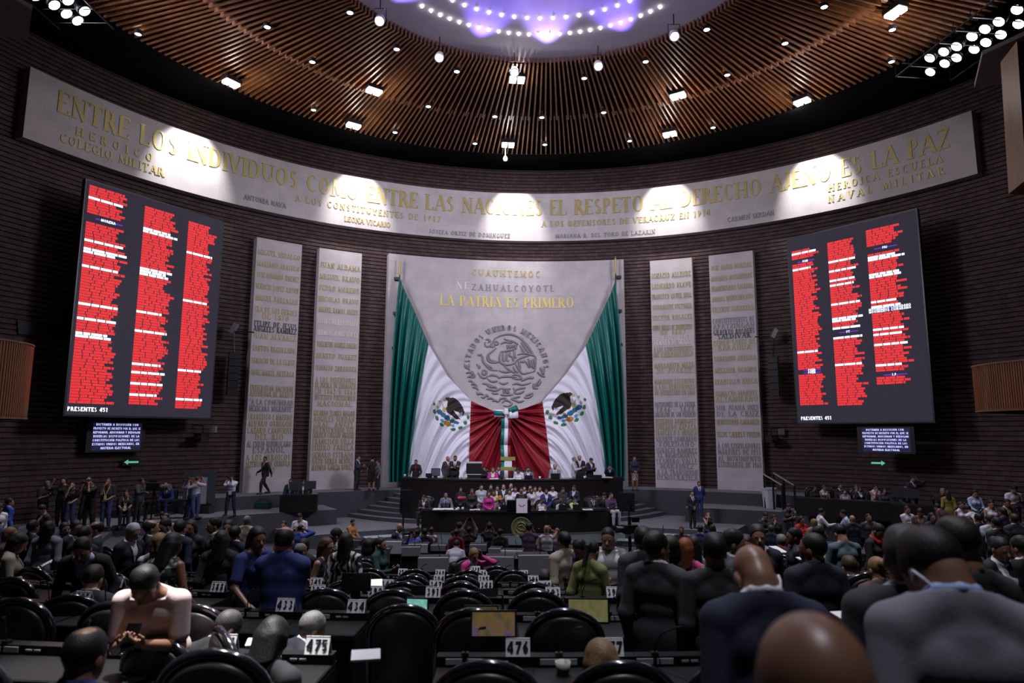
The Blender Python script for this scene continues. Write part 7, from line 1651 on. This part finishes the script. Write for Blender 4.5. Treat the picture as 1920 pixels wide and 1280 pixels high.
# big grey screen on the left ledge behind the photographers
p = at(365, 967, 28.2); t = thing('projection_screen', (p.x, 28.6, Z_LED), 'large grey screen on a stand behind two photographers on the left ledge', 'screen', None, .45)
mb = MB(); mb.box((0, 0, 1.05), (1.25, .08, 1.3)); o = mb.build('frame', mat('slate_frame', (.035, .04, .055), .5)); o.parent = t; mb = MB(); mb.box((-.1, -.05, .75), (.75, .03, 1.5)); o = mb.build('panel', mat('slate_panel', (.22, .23, .26), .6)); o.parent = t
mb = MB(); mb.box((0, .05, .2), (1.0, .4, .4)); o = mb.build('stand', M_METAL); o.parent = t
# stair rails, column speakers, wall lamps
for px0, py0, px1, py1, d0, d1, lab in [(1434, 886, 1468, 906, 31.5, 30.4, 'lower black handrail of the right ledge steps'), (1452, 883, 1491, 906, 31.9, 30.6, 'upper black handrail of the right ledge steps')]:
    a, b = at(px0, py0, d0), at(px1, py1, d1); t = thing('handrail', (b.x, b.y, Z_LED), lab, 'handrail', 'handrails of the right ledge steps'); o0 = t.location.copy()
    mb = MB(); mb.tube([a - o0, b - o0], .04, 8); o = mb.build('rail', M_STEEL); o.parent = t
    for q in (a, b, (a + b) / 2): mb = MB(); mb.tube([q - o0, Vector((q.x, q.y, Z_LED)) - o0], .045, 8); o = mb.build('post', M_METAL); o.parent = t
mb = MB(); mb.lathe([(0, 0), (.27, 0), (.33, .85), (.36, .86), (.36, .92), (0, .92)], (0, 0, 0), 18); p = at(1455, 921, 30.9); o = mb.build('waste_bin', mat('bin_white', (.5, .5, .56), .4), smooth=False); o.location = (p.x, 31.6, Z_LED); tag(o, 'white plastic bin behind the handrails on the right ledge', 'bin')
for px, y0, y1, lab, s in [(435, 663, 745, 'black column loudspeaker on the wall left of the outer left tablet', -1), (1454, 665, 740, 'black column loudspeaker on the wall right of the outer right tablet', 1)]:
    a, b = rayc(px, y1, RW - .35), rayc(px, y0, RW - .35); t = thing('column_loudspeaker', a, lab, 'loudspeaker'); H_ = b.z - a.z
    mb = MB()
    for k in range(6): mb.box((0, 0, H_ * (k + .5) / 6), (.46, .4, H_ / 6 - .03), -s * .55)
    o = mb.build('cabinet', M_PLAST); o.parent = t
    q = rayc(px - s * 3, y0 - 38, RW - .3) - a
    mb = MB(); mb.tube([(0, 0, H_), q], .03, 6); mb.tube([q, q + Vector((-s * .9, .2, 0))], .03, 6); o = mb.build('bracket', M_METAL); o.parent = t
    mb = MB(); mb.box(q + Vector((0, 0, .15)), (.2, .25, .5), mat=Matrix.Rotation(.5, 3, 'Y')); o = mb.build('lamp_head', M_STEEL); o.parent = t
for px, py, lab, s in [(383, 823, 'black camera rig bracketed on the left wall below the voting board', -1), (1446, 819, 'black camera rig bracketed beside the outer right tablet', 1)]:
    p = rayc(px, py, RW + .1); t = thing('wall_camera', p, lab, 'camera'); mb = MB(); mb.box((0, -.2, 0), (.4, .5, .34), .3 * s); mb.lathe([(.09, 0), (.1, .25), (0, .25)], (0, -.45, 0), 12, axis=Matrix.Rotation(PI / 2, 3, 'X')); o = mb.build('body', M_PLAST); o.parent = t
    mb = MB(); mb.tube([(0, .4, .1), (0, -.1, .1), (0, -.1, .5), (.5 * s, -.1, .55)], .03, 6); o = mb.build('bracket', M_METAL); o.parent = t; mb = MB(); mb.box((.5, -.15, .35), (.24, .2, .3)); o = mb.build('spotlight', mat('lamp_grey', (.2, .2, .2), .5)); o.parent = t
# wall opening above the left balcony
p = [rayc(32, 605, RW + .42), rayc(130, 622, RW + .42), rayc(128, 640, RW + .42), rayc(34, 632, RW + .42)]
mb = MB(); mb.quad(*[cyl(RW + .40, cang(v), v.z) for v in (p[3], p[2], p[1], p[0])]); struct(mb.build('window_1', mat('dark_opening', (.003, .003, .004), .6)), label='dark control-room slot in the left wall above the balcony')
# ------------------------------------------------------------------ loose gear
p_ = at(292, 917, 24.6); t = thing('video_camera', p_, 'large shoulder video camera on a tripod before the videographer with backpack', 'video camera', None, -.2)
mb = MB(); mb.box((0, 0, 0), (.55, .22, .26)); mb.box((-.05, 0, .2), (.3, .06, .06)); o = mb.build('body', M_PLAST); o.parent = t
mb = MB(); mb.lathe([(.08, 0), (.10, .1), (.12, .38), (0, .38)], (.25, 0, .0), 14, axis=Matrix.Rotation(PI / 2, 3, 'Y')); o = mb.build('lens', mat('lens_hood_grey', (.10, .11, .10), .5)); o.parent = t
zf = Z_LED - p_.z
mb = MB(); 
for a in (0.3, 2.4, 4.5): mb.tube([(0, 0, -.15), (.4 * math.cos(a), .4 * math.sin(a), zf)], .025, 6)
o = mb.build('tripod', M_METAL); o.parent = t
p_ = at(1183, 990, 8.2); t = thing('video_camera', p_, 'black video rig with arm on a stand right of the white polo', 'video camera', None, .3)
mb = MB(); mb.box((0, 0, 0), (.17, .11, .10)); mb.box((.0, .0, .09), (.03, .03, .11)); mb.box((.07, -.02, .11), (.09, .03, .06)); o = mb.build('body', M_PLAST); o.parent = t
mb = MB(); mb.lathe([(.035, 0), (.042, .11), (0, .11)], (-.07, 0, 0), 12, axis=Matrix.Rotation(-PI / 2, 3, 'Y')); o = mb.build('lens', M_PLAST); o.parent = t
mb = MB(); mb.tube([(0, 0, -.08), (0, 0, -.9)], .02, 6)
for a in (0.3, 2.4, 4.5): mb.tube([(0, 0, -.8), (.3 * math.cos(a), .3 * math.sin(a), -p_.z + floor_z(p_.x, p_.y))], .015, 6)
o = mb.build('tripod', M_METAL); o.parent = t
# equipment bags along the left ledge, blue folding stool
for i, (px, py, d, w_, lab) in enumerate([(215, 975, 25.2, .5, 'black equipment bag at the feet of the heavy photographer'), (255, 972, 26., .6, 'grey equipment bag under the seated photographer'), (290, 968, 26., .5, 'black bag with red straps below the video camera'), (325, 962, 27., .5, 'round black bag under the narrow table'), (388, 966, 27.2, .55, 'dark backpack beside the two photographers'), (496, 957, 29., .6, 'dark green bag lying on the left ledge'), (604, 944, 30, .5, 'black bin bag box at the right end of the left ledge')]):
    q = on(px, py, Z_LED); mb = MB(); mb.box((0, 0, .15), (w_, .35, .3)); mb.tube([(-w_ * .3, 0, .3), (-w_ * .2, 0, .42), (w_ * .2, 0, .42), (w_ * .3, 0, .3)], .02, 6)
    o = mb.build('bag', fab(('black', 'dgrey', 'black', 'char', 'char', 'green', 'black')[i])); o.location = q; o.rotation_euler.z = rnd.uniform(-.5, .5); m = o.modifiers.new('b', 'BEVEL'); m.width = .07; m.segments = 3; tag(o, lab, 'bag', 'bags on the left ledge')
q = on(351, 975, Z_LED); t = thing('folding_stool', q, 'bright blue folding stool beside the photographers', 'stool')
M_BLU = mat('bright_blue_plastic', (.03, .16, .65), .4)
mb = MB(); mb.box((0, 0, .46), (.26, .24, .04)); o = mb.build('seat', M_BLU); o.parent = t
for s in (-1, 1): mb = MB(); mb.tube([(-.12 * s, 0, 0), (.12 * s, 0, .45)], .03, 6); mb.tube([(-.12 * s, .15, 0), (.12 * s, .15, .45)], .03, 6); o = mb.build('leg', M_BLU); o.parent = t
# documents on right-hand desks and small bits
def desk_at(px, py, d, z): return at(px, py, d)
for px, py, d, w_, l_, lab in [(1375 + 73, 1027, 13.5, .5, .4, 'big white sheet held up right of the man facing us'), (1609, 1152, 5.6, .32, .22, 'white printed sheets on a desk right of the cropped-haired navy suit'), (1507, 1043, 11., .16, .12, 'small white sheet left of the cropped-haired navy suit'), (485, 1207, 5.2, .14, .12, 'bright papers beside plate 474'), (690, 1230, 4.9, .2, .15, 'papers on the desk right of plate 475')]:
    if d < 14: d *= .76; w_ *= .76; l_ *= .76
    mb = MB(); mb.box((0, 0, 0), (w_, l_, .012)); o = mb.build('paper_sheet', M_PAP); o.location = at(px, py, d); o.rotation_euler = (.55 if d > 12 else .15, 0, .2); tag(o, lab, 'paper')
q = on(1060, 1262, 2.39 + .757); mb = MB(); mb.lathe([(0, 0), (.036, 0), (.05, .072), (.046, .072), (.032, .01)], (0, 0, 0), 16); o = mb.build('paper_cup', mat('cup_pale_green', (.42, .46, .38), .6), smooth=True); o.location = q; tag(o, 'pale crumpled cup on the desk between plates 476 and 477', 'cup')
near_chair(917, 1233, 3.35, 'black chair at the bottom centre before plate 476'); near_chair(1172, 1232, 3.3, 'black chair at the bottom before plate 477'); near_chair(405, 1215, 3.3, 'large black chair at the bottom left before plate 474')
for X_, Y_, Z_, A_, S_, L_ in PEOPLE:
    if S_ and (X_, Y_) not in TAKEN and not any(k in L_ for k in ('ochre', 'purple', 'lower desk, ')):
        place('c', Vector((X_, Y_, Z_ - .03)), A_ + PI, 'black chair of the ' + shortw(L_), 'black round-backed swivel chairs')
mb = MB(); mb.box((0, 0, 0), (.36, .16, .12)); o = mb.build('cloth', mat('pink_cloth', (.5, .05, .10), .8)); o.location = at(868, 934, 27.95); m = o.modifiers.new('b', 'BEVEL'); m.width = .05; m.segments = 3; tag(o, 'folded pink cloth over the chair before the woman in black', 'cloth')
